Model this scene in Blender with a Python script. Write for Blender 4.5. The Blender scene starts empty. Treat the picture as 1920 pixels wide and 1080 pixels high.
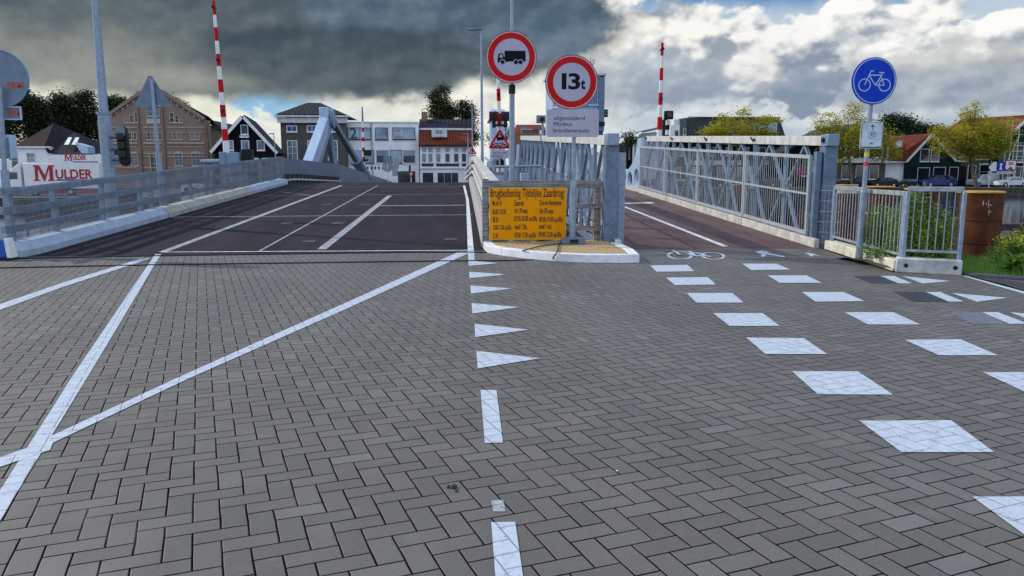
import bpy, bmesh, math, random
from mathutils import Vector, Matrix, noise as mnoise
random.seed(7)
R = math.radians
scene = bpy.context.scene
col = scene.collection

# ------------------------------------------------------------------ camera
# World frame: Y runs along the bridges, X to the right, Z up; eye at 1.45 m.
H, F, PITCH, YAW = 1.45, 1437.0, R(8.6), R(3.858)
cd = bpy.data.cameras.new('camera'); cam = bpy.data.objects.new('camera', cd); col.objects.link(cam)
cam.location = (0, 0, H); cam.rotation_euler = (R(90) - PITCH, 0, -YAW)
cd.sensor_width = 36; cd.lens = 36 * F / 1920; cd.clip_end = 6000; cd.clip_start = 0.05
scene.camera = cam

def ray(x, y):
    a = (x - 960) / F; b = (540 - y) / F
    X, Y, Z = a, math.cos(PITCH) + b * math.sin(PITCH), -math.sin(PITCH) + b * math.cos(PITCH)
    return (X * math.cos(YAW) + Y * math.sin(YAW), -X * math.sin(YAW) + Y * math.cos(YAW), Z)
def G(x, y, z=0.0):
    r = ray(x, y); t = (z - H) / r[2]; return Vector((r[0] * t, r[1] * t, z))
def atY(x, y, Y):
    r = ray(x, y); t = Y / r[1]; return Vector((r[0] * t, Y, H + r[2] * t))
def atX(x, y, X):
    r = ray(x, y); t = X / r[0]; return Vector((X, r[1] * t, H + r[2] * t))
RAMP0, SLOPE = 14.2, 0.046
def deckz(Y):
    P = [(RAMP0, 0), (34, .91), (38, .95), (52, .7), (92, -.42), (400, -.42)]
    if Y <= P[0][0]: return 0.0
    for (a, za), (b, zb) in zip(P, P[1:]):
        if Y <= b: return za + (zb - za) * (Y - a) / (b - a)
    return -.42
def RP(x, y):
    r = ray(x, y); t = (-SLOPE * RAMP0 - H) / (r[2] - SLOPE * r[1])
    return Vector((r[0] * t, r[1] * t, SLOPE * (r[1] * t - RAMP0)))

# ------------------------------------------------------------------ world
SUN_AZ, SUN_EL = R(-62), R(33)          # azimuth from +Y towards +X
class NT:
    def __init__(s, tree): s.t = tree; s.n = tree.nodes; s.l = tree.links
    def add(s, typ, **kw):
        nd = s.n.new(typ)
        for k, v in kw.items(): setattr(nd, k, v)
        return nd
    def put(s, sock, v):
        if v is None: return
        if isinstance(v, bpy.types.NodeSocket): s.l.new(v, sock)
        else:
            if isinstance(v, (tuple, list)) and len(v) == 3 and sock.type == 'RGBA': v = (*v, 1)
            sock.default_value = v
    def m(s, op, a, b=None, c=None, clamp=False):
        nd = s.add('ShaderNodeMath', operation=op); nd.use_clamp = clamp
        s.put(nd.inputs[0], a); s.put(nd.inputs[1], b); s.put(nd.inputs[2], c)
        return nd.outputs[0]
    def vm(s, op, a, b=None, sc=None):
        nd = s.add('ShaderNodeVectorMath', operation=op)
        s.put(nd.inputs[0], a); s.put(nd.inputs[1], b)
        if sc is not None: s.put(nd.inputs['Scale'], sc)
        return nd.outputs[0]
    def mix(s, f, a, b):
        nd = s.add('ShaderNodeMix', data_type='RGBA'); nd.clamp_factor = True
        s.put(nd.inputs[0], f); s.put(nd.inputs[6], a); s.put(nd.inputs[7], b)
        return nd.outputs[2]
    def mr(s, v, a, b, c=0.0, d=1.0, typ='SMOOTHSTEP'):
        nd = s.add('ShaderNodeMapRange', interpolation_type=typ); nd.clamp = True if typ == 'LINEAR' else nd.clamp
        s.put(nd.inputs[0], v)
        for i, q in enumerate((a, b, c, d)): s.put(nd.inputs[i + 1], q)
        return nd.outputs[0]
    def noise(s, vec, scale, detail=4, rough=.5, out=0, dist=0.0):
        nd = s.add('ShaderNodeTexNoise'); s.put(nd.inputs['Vector'], vec)
        nd.inputs['Scale'].default_value = scale; nd.inputs['Detail'].default_value = detail
        nd.inputs['Roughness'].default_value = rough; nd.inputs['Distortion'].default_value = dist
        return nd.outputs[out]
def L(r, g, b):
    f = lambda c: (c / 255 / 12.92) if c / 255 <= .04045 else ((c / 255 + .055) / 1.055) ** 2.4
    return (f(r), f(g), f(b))

world = bpy.data.worlds.new('World'); scene.world = world; world.use_nodes = True
w = NT(world.node_tree); w.n.clear()
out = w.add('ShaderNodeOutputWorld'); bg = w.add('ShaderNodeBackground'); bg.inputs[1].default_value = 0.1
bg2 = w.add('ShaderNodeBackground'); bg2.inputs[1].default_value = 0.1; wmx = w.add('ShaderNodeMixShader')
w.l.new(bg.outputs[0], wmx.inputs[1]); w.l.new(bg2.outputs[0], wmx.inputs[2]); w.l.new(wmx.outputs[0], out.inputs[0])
sky = w.add('ShaderNodeTexSky', sky_type='NISHITA'); sky.sun_disc = False
sky.sun_elevation = SUN_EL; sky.sun_rotation = SUN_AZ; sky.air_density = 1.0; sky.dust_density = 0.6
tc = w.add('ShaderNodeTexCoord').outputs['Generated']
sp = w.add('ShaderNodeSeparateXYZ'); w.l.new(tc, sp.inputs[0])
AZ = w.m('MULTIPLY', w.m('ARCTAN2', sp.outputs[0], sp.outputs[1]), 57.2958)
EL = w.m('MULTIPLY', w.m('ARCSINE', sp.outputs[2]), 57.2958)
stretch = w.vm('MULTIPLY', tc, (1, 1, 1.5))
nA = w.add('ShaderNodeSeparateColor'); w.l.new(w.noise(stretch, 8, 5, .5, 1), nA.inputs[0])
nB = w.add('ShaderNodeSeparateColor'); w.l.new(w.noise(stretch, 30, 6, .52, 1), nB.inputs[0])
def warp(base, chA, kA, chB, kB):
    return w.m('ADD', base, w.m('ADD', w.m('MULTIPLY', w.m('SUBTRACT', chA, .5), kA), w.m('MULTIPLY', w.m('SUBTRACT', chB, .5), kB)))
AZc, ELc = warp(AZ, nA.outputs[0], 4.5, nB.outputs[0], 5.0), warp(EL, nA.outputs[1], 2.4, nB.outputs[1], 3.6)      # cumulus edges
AZs, ELs = warp(AZ, nA.outputs[0], 12.0, nB.outputs[0], 3.0), warp(EL, nA.outputs[1], 3.4, nB.outputs[1], 1.2)      # torn sheet edges
off = w.vm('ADD', stretch, (-.009, 0, .012))
n1 = w.noise(stretch, 15, 5, .48); n2 = w.noise(off, 15, 5, .48)
EMB = w.m('SUBTRACT', n1, n2)                                     # relief lit from the upper left
def puffs(sc, ns, amp):
    v_ = w.add('ShaderNodeTexVoronoi', feature='SMOOTH_F1'); v_.inputs['Scale'].default_value = sc; v_.inputs['Smoothness'].default_value = .35
    w.l.new(w.vm('ADD', stretch, w.vm('SCALE', w.noise(stretch, ns, 3, .5, 1), None, amp)), v_.inputs['Vector']); return w.m('SUBTRACT', .45, v_.outputs['Distance'])
PUF = w.m('ADD', w.m('MULTIPLY', puffs(27, 24, .03), .65), w.m('MULTIPLY', puffs(66, 60, .012), .4))
FINE = w.m('SUBTRACT', w.noise(w.vm('MULTIPLY', tc, (1, 1, 3.2)), 6, 5, .5), .5)
def px2a(x, y):
    r = ray(x, y); return math.degrees(math.atan2(r[0], r[1])), math.degrees(math.asin(r[2] / math.sqrt(sum(q * q for q in r))))
state = {}
def blob(x, y, rx, ry, soft, lo, hi, opacity=1.0, bias=.5, grad=.5, emb=5.0, puf=.9, fine=.3, kind='c', flat=None):
    a0, e0 = px2a(x, y); A, E = (AZc, ELc) if kind == 'c' else (AZs, ELs)
    dx = w.m('DIVIDE', w.m('SUBTRACT', A, a0), rx * .0395); dy = w.m('DIVIDE', w.m('SUBTRACT', E, e0), ry * .0395)
    if flat: dy = w.m('MINIMUM', dy, w.m('MULTIPLY', dy, flat))      # flat = steeper (or softer) below
    d = w.m('SQRT', w.m('ADD', w.m('MULTIPLY', dx, dx), w.m('MULTIPLY', dy, dy)))
    if kind == 'c' and puf >= .7: d = w.m('SUBTRACT', d, w.m('MULTIPLY', PUF, .45))
    mask = w.m('MULTIPLY', w.mr(d, 1 + soft, 1 - soft), opacity)
    t = w.m('ADD', bias, w.m('MULTIPLY', dy, grad))
    t = w.m('ADD', t, w.m('MULTIPLY', EMB, emb)); t = w.m('ADD', t, w.m('MULTIPLY', PUF, puf)); t = w.m('ADD', t, w.m('MULTIPLY', FINE, fine))
    c = w.mix(w.mr(t, 0.0, 1.0), L(*lo), L(*hi))
    state['c'] = w.mix(mask, state['c'], c)
SKYC = w.vm('SCALE', sky.outputs[0], None, .11)
base = w.mix(w.mr(EL, -2.0, 11.0), L(206, 224, 234), L(70, 134, 192))
base = w.mix(.3, base, SKYC)
state['c'] = base
# pale veils and low haze clouds, then the cumulus, then the dark deck of cloud
blob(1500, 52, 900, 42, .5, (170, 194, 216), (214, 224, 232), .78, .6, .0, 1, 0, .6, 's')
blob(300, 175, 620, 85, .4, (190, 196, 190), (236, 236, 214), 1, .6, .0, 1.5, .0, .9, 's')
blob(270, 160, 150, 30, .8, (236, 236, 206), (253, 251, 226), .85, .8, .0, 1, 0, .4, 's')
blob(800, 215, 270, 95, .5, (196, 202, 200), (244, 242, 226), .95, .65, .1, 2.5, .15, .6, 's')
blob(520, 194, 95, 19, .4, (124, 178, 220), (164, 206, 236), .97, .5, .0, 0, 0, .3, 'c')
blob(470, 236, 80, 22, .4, (196, 208, 214), (246, 246, 236), .8, .7, .2, 3, .3, .2)
blob(1220, 238, 500, 30, .8, (184, 204, 220), (214, 224, 230), .8, .6, .0, 1, 0, .4, 's')
blob(1700, 180, 430, 80, .5, (160, 174, 192), (208, 214, 218), .95, .5, .3, 1.5, .1, .6, 's')
blob(1760, 125, 290, 48, .35, (146, 156, 170), (200, 202, 200), .95, .45, .35, 2.5, .25, .6)
blob(1450, 222, 260, 24, .6, (190, 202, 212), (230, 233, 230), .9, .6, .3, 2, .1, .4, 's')
blob(955, 190, 170, 120, .4, (202, 206, 204), (248, 246, 234), .95, .75, .1, 3, .35, .3)
blob(895, 105, 60, 60, .3, (206, 210, 204), (252, 250, 236), .95, .8, .1, 3, .4, .3)
blob(1640, 85, 135, 88, .09, (158, 168, 182), (252, 251, 247), 1, .54, .42, 5, 1.2, .2)
blob(1565, 70, 52, 70, .10, (186, 192, 200), (253, 252, 248), 1, .68, .25, 4, .9, .2)
blob(1850, 90, 110, 46, .10, (150, 160, 172), (252, 252, 248), 1, .55, .6, 4, 1.0, .2)
blob(1760, 140, 190, 46, .35, (160, 168, 176), (206, 208, 206), .9, .5, .4, 3, .4, .3)
blob(1760, 178, 280, 28, .5, (140, 154, 174), (186, 194, 202), .85, .45, .3, 2, .2, .3)
blob(1270, 112, 215, 98, .10, (152, 163, 176), (250, 248, 242), 1, .32, .66, 5, 1.0, .2, flat=1.35)
blob(1150, 70, 80, 66, .12, (176, 184, 194), (252, 250, 242), 1, .60, .35, 4, .9, .2)
blob(1135, 140, 60, 80, .4, (172, 180, 188), (242, 240, 230), .8, .62, .3, 3, .5, .3)
blob(1290, 158, 210, 52, .35, (144, 157, 174), (188, 196, 206), .8, .42, .35, 2, .3, .3, flat=1.3)
blob(1465, 128, 98, 84, .09, (140, 153, 170), (248, 247, 244), 1, .36, .70, 4, .9, .2, flat=1.2)
blob(1420, 150, 70, 34, .3, (170, 178, 188), (238, 238, 234), .8, .55, .4, 4, .9, .2)
blob(1500, 176, 60, 42, .15, (132, 148, 168), (172, 182, 196), .95, .35, .4, 2, .3, .2)
blob(460, 40, 660, 125, .12, (76, 90, 100), (122, 131, 132), 1, .38, -.28, 1.5, .0, .9, 's')
blob(180, 100, 330, 44, .5, (110, 117, 118), (166, 168, 160), .8, .5, -.3, 1, .0, .8, 's')
blob(870, 20, 290, 90, .08, (72, 90, 108), (116, 132, 146), 1, .36, -.12, 2, .1, .7, 's')
blob(660, 112, 250, 62, .22, (64, 79, 90), (104, 115, 120), .95, .36, -.3, 1.5, .05, .8, 's')
blob(1030, 66, 100, 40, .14, (80, 100, 120), (124, 140, 154), .97, .35, -.2, 2, .15, .5, 's')
vis = state['c']
# the rest of the dome (overhead and behind): broken bright cloud over blue
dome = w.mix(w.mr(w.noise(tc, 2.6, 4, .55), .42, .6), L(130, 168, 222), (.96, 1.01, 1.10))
dome = w.vm('SCALE', dome, None, w.mr(w.m('ABSOLUTE', AZ), 80.0, 130.0, 1.0, 1.25))  # unseen dome made brighter behind the eye to fill shaded fronts
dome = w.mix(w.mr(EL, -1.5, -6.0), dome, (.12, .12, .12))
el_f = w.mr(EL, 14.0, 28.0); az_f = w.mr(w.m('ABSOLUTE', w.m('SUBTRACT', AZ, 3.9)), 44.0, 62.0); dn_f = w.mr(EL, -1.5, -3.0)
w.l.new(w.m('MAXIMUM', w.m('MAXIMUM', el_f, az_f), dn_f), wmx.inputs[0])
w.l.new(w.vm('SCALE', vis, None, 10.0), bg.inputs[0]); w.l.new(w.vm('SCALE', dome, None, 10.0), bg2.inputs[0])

sd = bpy.data.lights.new('sun', 'SUN'); sun = bpy.data.objects.new('sun', sd); col.objects.link(sun)
sd.energy = 3.0; sd.angle = R(0.8); sd.color = (1.0, .93, .82)
sv = Vector((math.sin(SUN_AZ) * math.cos(SUN_EL), math.cos(SUN_AZ) * math.cos(SUN_EL), math.sin(SUN_EL)))
sun.rotation_euler = sv.to_track_quat('Z', 'Y').to_euler(); sun.location = (-30, 20, 40)
scene.view_settings.view_transform = 'Standard'; scene.view_settings.look = 'None'
scene.cycles.max_bounces = 5; scene.cycles.diffuse_bounces = 2; scene.cycles.glossy_bounces = 2; scene.cycles.transmission_bounces = 2; scene.cycles.transparent_max_bounces = 12
scene.view_settings.exposure = 0.0; scene.view_settings.gamma = 1.0

# ------------------------------------------------------------------ materials
MATS = {}
def mat(name, c, rough=.6, metal=0.0, var=.12, vs=6.0, bump=0.0, bs=40.0, c2=None, spec=.5, coat=0.0, stretch=None, streak=0.0, grime=0.0):
    if name in MATS: return MATS[name]
    m = bpy.data.materials.new(name); m.use_nodes = True; t = NT(m.node_tree); t.n.clear()
    o = t.add('ShaderNodeOutputMaterial'); b = t.add('ShaderNodeBsdfPrincipled'); t.l.new(b.outputs[0], o.inputs[0])
    pos = t.add('ShaderNodeNewGeometry').outputs['Position']
    v = t.vm('MULTIPLY', pos, stretch) if stretch else pos
    n = t.noise(v, vs, 5, .6); c2_ = c2 or tuple(x * (1 - 2.2 * var) for x in c)
    cc = t.mix(t.mr(n, .3, .7), c2_, tuple(min(1, x * (1 + var)) for x in c) if not c2 else c)
    if streak:
        sn = t.noise(t.vm('MULTIPLY', pos, (9, 9, .7)), 3.0, 4, .6)
        cc = t.mix(t.m('MULTIPLY', t.mr(sn, .5, .75), streak), cc, tuple(x * .35 for x in c))
    if grime:
        gn = t.noise(pos, 1.7, 6, .65)
        cc = t.mix(t.m('MULTIPLY', t.mr(gn, .48, .72), grime), cc, (.10, .085, .06))
    t.put(b.inputs['Base Color'], cc)
    t.put(b.inputs['Roughness'], t.mr(n, .2, .8, max(.02, rough - .08), min(1, rough + .08), 'LINEAR'))
    b.inputs['Metallic'].default_value = metal; b.inputs['Specular IOR Level'].default_value = spec
    b.inputs['Coat Weight'].default_value = coat
    if bump:
        bn = t.add('ShaderNodeBump'); bn.inputs['Strength'].default_value = 1.0; bn.inputs['Distance'].default_value = bump
        t.l.new(t.noise(v, bs, 4, .6), bn.inputs['Height']); t.l.new(bn.outputs[0], b.inputs['Normal'])
    MATS[name] = m; return m

def brick_mat(name, c1, c2, mortar, bw=.22, bh=.065, rough=.85, band=None):
    if name in MATS: return MATS[name]
    m = bpy.data.materials.new(name); m.use_nodes = True; t = NT(m.node_tree); t.n.clear()
    o = t.add('ShaderNodeOutputMaterial'); b = t.add('ShaderNodeBsdfPrincipled'); t.l.new(b.outputs[0], o.inputs[0])
    s = t.add('ShaderNodeSeparateXYZ'); t.l.new(t.add('ShaderNodeNewGeometry').outputs['Position'], s.inputs[0])
    cmb = t.add('ShaderNodeCombineXYZ'); t.l.new(t.m('ADD', s.outputs[0], s.outputs[1]), cmb.inputs[0]); t.l.new(s.outputs[2], cmb.inputs[1])
    bk = t.add('ShaderNodeTexBrick'); t.l.new(cmb.outputs[0], bk.inputs['Vector'])
    for k, v in (('Color1', c1), ('Color2', c2), ('Mortar', mortar)): t.put(bk.inputs[k], v)
    for k, v in (('Scale', 1.0), ('Mortar Size', .008), ('Brick Width', bw), ('Row Height', bh)): bk.inputs[k].default_value = v
    n = t.noise(cmb.outputs[0], .7, 5, .65)
    cc = t.mix(t.mr(n, .35, .75, 0.0, .45), bk.outputs[0], tuple(x * .5 for x in c1))
    t.put(b.inputs['Base Color'], cc); b.inputs['Roughness'].default_value = rough
    MATS[name] = m; return m

def tile_mat(name, c1, c2, sx=.3, sz=.3, axis=0, rib=.55):
    """roof tiles: rolls along the eave direction and courses down the slope"""
    if name in MATS: return MATS[name]
    m = bpy.data.materials.new(name); m.use_nodes = True; t = NT(m.node_tree); t.n.clear()
    o = t.add('ShaderNodeOutputMaterial'); b = t.add('ShaderNodeBsdfPrincipled'); t.l.new(b.outputs[0], o.inputs[0])
    pos = t.add('ShaderNodeNewGeometry').outputs['Position']
    s = t.add('ShaderNodeSeparateXYZ'); t.l.new(pos, s.inputs[0])
    a = s.outputs[axis]
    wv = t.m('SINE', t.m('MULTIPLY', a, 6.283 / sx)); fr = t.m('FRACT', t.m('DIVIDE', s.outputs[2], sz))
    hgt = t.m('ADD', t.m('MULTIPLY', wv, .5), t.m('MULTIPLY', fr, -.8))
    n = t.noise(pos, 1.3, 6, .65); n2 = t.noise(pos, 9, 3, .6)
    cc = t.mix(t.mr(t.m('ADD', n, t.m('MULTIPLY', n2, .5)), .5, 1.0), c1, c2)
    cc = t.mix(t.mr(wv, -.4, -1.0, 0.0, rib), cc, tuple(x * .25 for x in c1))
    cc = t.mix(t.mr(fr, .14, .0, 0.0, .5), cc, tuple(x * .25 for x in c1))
    t.put(b.inputs['Base Color'], cc); b.inputs['Roughness'].default_value = .9; b.inputs['Specular IOR Level'].default_value = .15
    bn = t.add('ShaderNodeBump'); bn.inputs['Distance'].default_value = .04 * (rib > .5) + .004; t.l.new(hgt, bn.inputs['Height']); t.l.new(bn.outputs[0], b.inputs['Normal'])
    MATS[name] = m; return m

def leaf_mat(name, c1, c2, c3, trans=.25):
    m = bpy.data.materials.new(name); m.use_nodes = True; t = NT(m.node_tree); t.n.clear()
    o = t.add('ShaderNodeOutputMaterial'); b = t.add('ShaderNodeBsdfPrincipled'); tr = t.add('ShaderNodeBsdfTranslucent'); ms = t.add('ShaderNodeMixShader')
    g = t.add('ShaderNodeNewGeometry')
    n = t.noise(g.outputs['Position'], .9, 3, .5)
    cc = t.mix(t.mr(n, .35, .65), c1, c2)
    cc = t.mix(t.m('MULTIPLY', t.mr(g.outputs['Random Per Island'], .55, 1.0), .8), cc, c3)
    t.put(b.inputs['Base Color'], cc); b.inputs['Roughness'].default_value = .65; t.put(tr.inputs[0], cc)
    ms.inputs[0].default_value = trans; t.l.new(b.outputs[0], ms.inputs[1]); t.l.new(tr.outputs[0], ms.inputs[2]); t.l.new(ms.outputs[0], o.inputs[0])
    MATS[name] = m; return m

GALV = mat('galvanised_steel', (.27, .345, .43), .45, .3, .09, 12, .0004, 90, grime=.05)
GALVD = mat('dull_galvanised_steel', (.14, .20, .285), .5, .25, .12, 9, .0005, 60, streak=.12, grime=.06)
LGREY = mat('pale_painted_steel', (.62, .62, .58), .5, .1, .1, 5, .0005, 60, streak=.22)
BLUEST = mat('blue_grey_painted_steel', (.20, .29, .41), .45, .1, .06, 3, streak=.1)
BLUEL = mat('pale_blue_painted_steel', (.38, .50, .66), .4, .05, .06, 3, streak=.1)
WHITE = mat('white_paint', (.78, .78, .76), .5, 0, .05, 3)
WHITED = mat('weathered_white_trim', (.66, .67, .66), .6, 0, .1, 2, streak=.15)
RED = mat('traffic_red', (.52, .006, .008), .5, 0, .04, 4, spec=.15)
SIGNW = mat('sign_white_film', (.44, .425, .52), .5, 0, .03, 4, spec=.2)
BLACK = mat('black_film', (.006, .006, .012), .6, 0, .05, 4, spec=.12)
DARKP = mat('dark_plastic', (.012, .012, .015), .5, 0, .1, 10, spec=.25)
SIGNBACK = mat('grey_aluminium_back', (.17, .23, .29), .5, .3, .08, 5)
CONC = mat('pale_concrete', (.52, .51, .47), .85, 0, .12, 5, .002, 70, grime=.2)
CONCW = mat('white_painted_concrete', (.74, .75, .76), .7, 0, .06, 6, .001, 60, grime=.1)
WOODG = mat('weathered_timber', (.30, .24, .20), .85, 0, .25, 3, .002, 30, stretch=(1, 1, 6), streak=.3)
WOODV = mat('grey_fence_timber', (.27, .255, .25), .85, 0, .28, 2.5, .002, 30, stretch=(1.2, 6, 14))
GLASSD = mat('dark_window_glass', (.02, .026, .035), .06, 0, .3, .4, spec=.8)
GLASSL = mat('sky_toned_glass', (.20, .27, .32), .05, 0, .35, .35, spec=.9)  # sky reflection is put into the base colour
BLUEG = mat('blue_window_glass', (.03, .10, .34), .08, 0, .2, .8, spec=.8)
RUBBER = mat('black_rubber', (.014, .014, .015), .6)

# ------------------------------------------------------------------ helpers
def tag(o, label=None, cat=None, group=None, kind=None):
    if label: o['label'] = label
    if cat: o['category'] = cat
    if group: o['group'] = group
    if kind: o['kind'] = kind
    return o
def thing(name, label, cat, loc=(0, 0, 0), rz=0.0, group=None):
    o = bpy.data.objects.new(name, None); col.objects.link(o); o.empty_display_size = .2
    o.location = loc; o.rotation_euler = (0, 0, rz)
    return tag(o, label, cat, group)
def inv(o):
    """world -> local for the chain of (unscaled) empties / parts"""
    m = Matrix.LocRotScale(o.location, o.rotation_euler, o.scale)
    p = o.parent
    while p:
        m = Matrix.LocRotScale(p.location, p.rotation_euler, p.scale) @ m; p = p.parent
    return m.inverted()
class MB:
    def __init__(s): s.v = []; s.f = []
    def add(s, vs, fs):
        n = len(s.v); s.v += [tuple(q) for q in vs]; s.f += [tuple(i + n for i in f) for f in fs]; return s
    def box(s, x0, y0, z0, x1, y1, z1):
        x0, x1 = sorted((x0, x1)); y0, y1 = sorted((y0, y1)); z0, z1 = sorted((z0, z1))
        return s.add([(x0, y0, z0), (x1, y0, z0), (x1, y1, z0), (x0, y1, z0), (x0, y0, z1), (x1, y0, z1), (x1, y1, z1), (x0, y1, z1)],
                     [(0, 3, 2, 1), (4, 5, 6, 7), (0, 1, 5, 4), (1, 2, 6, 5), (2, 3, 7, 6), (3, 0, 4, 7)])
    def beam(s, p, q, w, h, up=(0, 0, 1)):
        """rectangular bar p->q, w across, h along 'up'"""
        p, q, up = Vector(p), Vector(q), Vector(up); d = (q - p).normalized()
        sd_ = d.cross(up)
        if sd_.length < 1e-4: sd_ = d.cross(Vector((0, 1, 0)))
        sd_.normalize(); u = sd_.cross(d).normalized(); a = sd_ * w / 2; b = u * h / 2
        vs = [c + i * a + j * b for c in (p, q) for i, j in ((-1, -1), (1, -1), (1, 1), (-1, 1))]
        return s.add(vs, [(0, 1, 2, 3), (7, 6, 5, 4), (0, 4, 5, 1), (1, 5, 6, 2), (2, 6, 7, 3), (3, 7, 4, 0)])
    def tube(s, p, q, r, r2=None, n=14, caps=True):
        r2 = r if r2 is None else r2; p, q = Vector(p), Vector(q); d = (q - p).normalized()
        a = d.cross(Vector((0, 0, 1)))
        if a.length < 1e-3: a = Vector((1, 0, 0))
        a.normalize(); b = d.cross(a)
        vs = []
        for c, rr in ((p, r), (q, r2)):
            vs += [c + (a * math.cos(6.28318 * i / n) + b * math.sin(6.28318 * i / n)) * rr for i in range(n)]
        fs = [(i, i + n, (i + 1) % n + n, (i + 1) % n) for i in range(n)]
        if caps: fs += [tuple(range(n)), tuple(range(2 * n - 1, n - 1, -1))]
        return s.add(vs, fs)
    def path(s, pts, r, n=8):
        """continuous round tube through points"""
        pts = [Vector(p) for p in pts]; vs = []; k = len(pts); rr = r if isinstance(r, (list, tuple)) else [r] * k
        for i, p in enumerate(pts):
            d = (pts[min(i + 1, k - 1)] - pts[max(i - 1, 0)]).normalized(); a = d.cross(Vector((.13, .07, 1)))
            if a.length < 1e-3: a = d.cross(Vector((1, 0, 0)))
            a.normalize(); b = d.cross(a)
            vs += [p + (a * math.cos(6.28318 * j / n) + b * math.sin(6.28318 * j / n)) * rr[i] for j in range(n)]
        fs = [(i * n + j, (i + 1) * n + j, (i + 1) * n + (j + 1) % n, i * n + (j + 1) % n) for i in range(k - 1) for j in range(n)]
        return s.add(vs, fs + [tuple(range(n)), tuple(range(k * n - 1, (k - 1) * n - 1, -1))])
    def prism(s, pts, a, b, ax='y'):
        """extrude a 2-D polygon; ax y: pts=(x,z), x: pts=(y,z), z: pts=(x,y)"""
        n = len(pts); mk = {'y': lambda p, t: (p[0], t, p[1]), 'x': lambda p, t: (t, p[0], p[1]), 'z': lambda p, t: (p[0], p[1], t)}[ax]
        vs = [mk(p, a) for p in pts] + [mk(p, b) for p in pts]
        return s.add(vs, [tuple(range(n)), tuple(range(2 * n - 1, n - 1, -1))] + [(i, i + n, (i + 1) % n + n, (i + 1) % n) for i in range(n)])
    def lathe(s, prof, c, n=24, cap=True):
        vs = [(c[0] + r * math.cos(6.28318 * i / n), c[1] + r * math.sin(6.28318 * i / n), c[2] + z) for r, z in prof for i in range(n)]
        fs = [(k * n + i, k * n + (i + 1) % n, (k + 1) * n + (i + 1) % n, (k + 1) * n + i) for k in range(len(prof) - 1) for i in range(n)]
        if cap: fs += [tuple(range(n - 1, -1, -1)), tuple(range((len(prof) - 1) * n, len(prof) * n))]
        return s.add(vs, fs)
    def disc(s, c, r, y0, y1, n=48, ri=0):
        """round plate (or ring) facing -Y"""
        if ri <= 0:
            return s.prism([(c[0] + r * math.cos(6.28318 * i / n), c[1] + r * math.sin(6.28318 * i / n)) for i in range(n)], y0, y1)
        vs = [(c[0] + q * math.cos(6.28318 * i / n), y, c[1] + q * math.sin(6.28318 * i / n)) for q, y in ((r, y0), (ri, y0), (ri, y1), (r, y1)) for i in range(n)]
        fs = [(k * n + i, k * n + (i + 1) % n, ((k + 1) % 4) * n + (i + 1) % n, ((k + 1) % 4) * n + i) for k in range(4) for i in range(n)]
        return s.add(vs, fs)
    def build(s, name, m, parent=None, world=True, bevel=0, recalc=True, smooth=True, flat=None):
        me = bpy.data.meshes.new(name); me.from_pydata(s.v, [], s.f)
        o = bpy.data.objects.new(name, me); col.objects.link(o)
        if parent:
            if world: me.transform(inv(parent))
            o.parent = parent
        if recalc:
            bm = bmesh.new(); bm.from_mesh(me); bmesh.ops.recalc_face_normals(bm, faces=bm.faces); bm.to_mesh(me); bm.free()
        if m: me.materials.append(m)
        if smooth:
            me.polygons.foreach_set('use_smooth', [True] * len(me.polygons)); me.set_sharp_from_angle(angle=R(38))
        if bevel:
            md = o.modifiers.new('bevel', 'BEVEL'); md.width = bevel; md.segments = 2; md.limit_method = 'ANGLE'; md.angle_limit = R(40)
        return o
def rrect(x0, z0, x1, z1, r, n=5):
    pts = []
    for cx, cz, a0 in ((x1 - r, z1 - r, 0), (x0 + r, z1 - r, 90), (x0 + r, z0 + r, 180), (x1 - r, z0 + r, 270)):
        pts += [(cx + r * math.cos(R(a0 + 90 * i / n)), cz + r * math.sin(R(a0 + 90 * i / n))) for i in range(n + 1)]
    return pts
FACE = Matrix(((1, 0, 0, 0), (0, 0, -1, 0), (0, 1, 0, 0), (0, 0, 0, 1)))      # xy sheet -> upright, facing -Y
def curve_obj(name, cu, M, m, parent=None):
    tmp = bpy.data.objects.new('tmp', cu); col.objects.link(tmp); dg = bpy.context.evaluated_depsgraph_get()
    me = bpy.data.meshes.new_from_object(tmp.evaluated_get(dg)); bpy.data.objects.remove(tmp); bpy.data.curves.remove(cu)
    me.transform(M); o = bpy.data.objects.new(name, me); col.objects.link(o)
    if parent: me.transform(inv(parent)); o.parent = parent
    me.materials.clear(); me.materials.append(m); me.name = name
    return o
def text_part(name, lines, m, parent, M=FACE, depth=.001, bold=0.0, shear=0.0):
    """lines: (string, x, z, size, xscale, align) in the sheet's plane; joined into one mesh"""
    parts = []
    for body, x, z, size, xs, al in lines:
        cu = bpy.data.curves.new('t', 'FONT'); cu.body = body; cu.size = size; cu.extrude = depth; cu.offset = bold; cu.align_x = al; cu.shear = shear; cu.resolution_u = 3
        wd_ = xs[0] if isinstance(xs, tuple) else None                     # (width,) fits the line to that width
        p_ = curve_obj(name, cu, Matrix.Identity(4), m); lo_ = min(v.co.x for v in p_.data.vertices); hi_ = max(v.co.x for v in p_.data.vertices)
        T = M @ Matrix.Translation((x, z, 0)) @ (Matrix.Diagonal((wd_ / (hi_ - lo_), 1, 1, 1)) @ Matrix.Translation((-lo_, 0, 0)) if wd_ else Matrix.Diagonal((xs, 1, 1, 1)))
        p_.data.transform(T); parts.append(p_)
    bm = bmesh.new()
    for p in parts: bm.from_mesh(p.data)
    me = bpy.data.meshes.new(name); bm.to_mesh(me); bm.free()
    for p in parts:
        d = p.data; bpy.data.objects.remove(p); bpy.data.meshes.remove(d)
    o = bpy.data.objects.new(name, me); col.objects.link(o); me.materials.append(m)
    me.transform(inv(parent)); o.parent = parent
    return o
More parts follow.
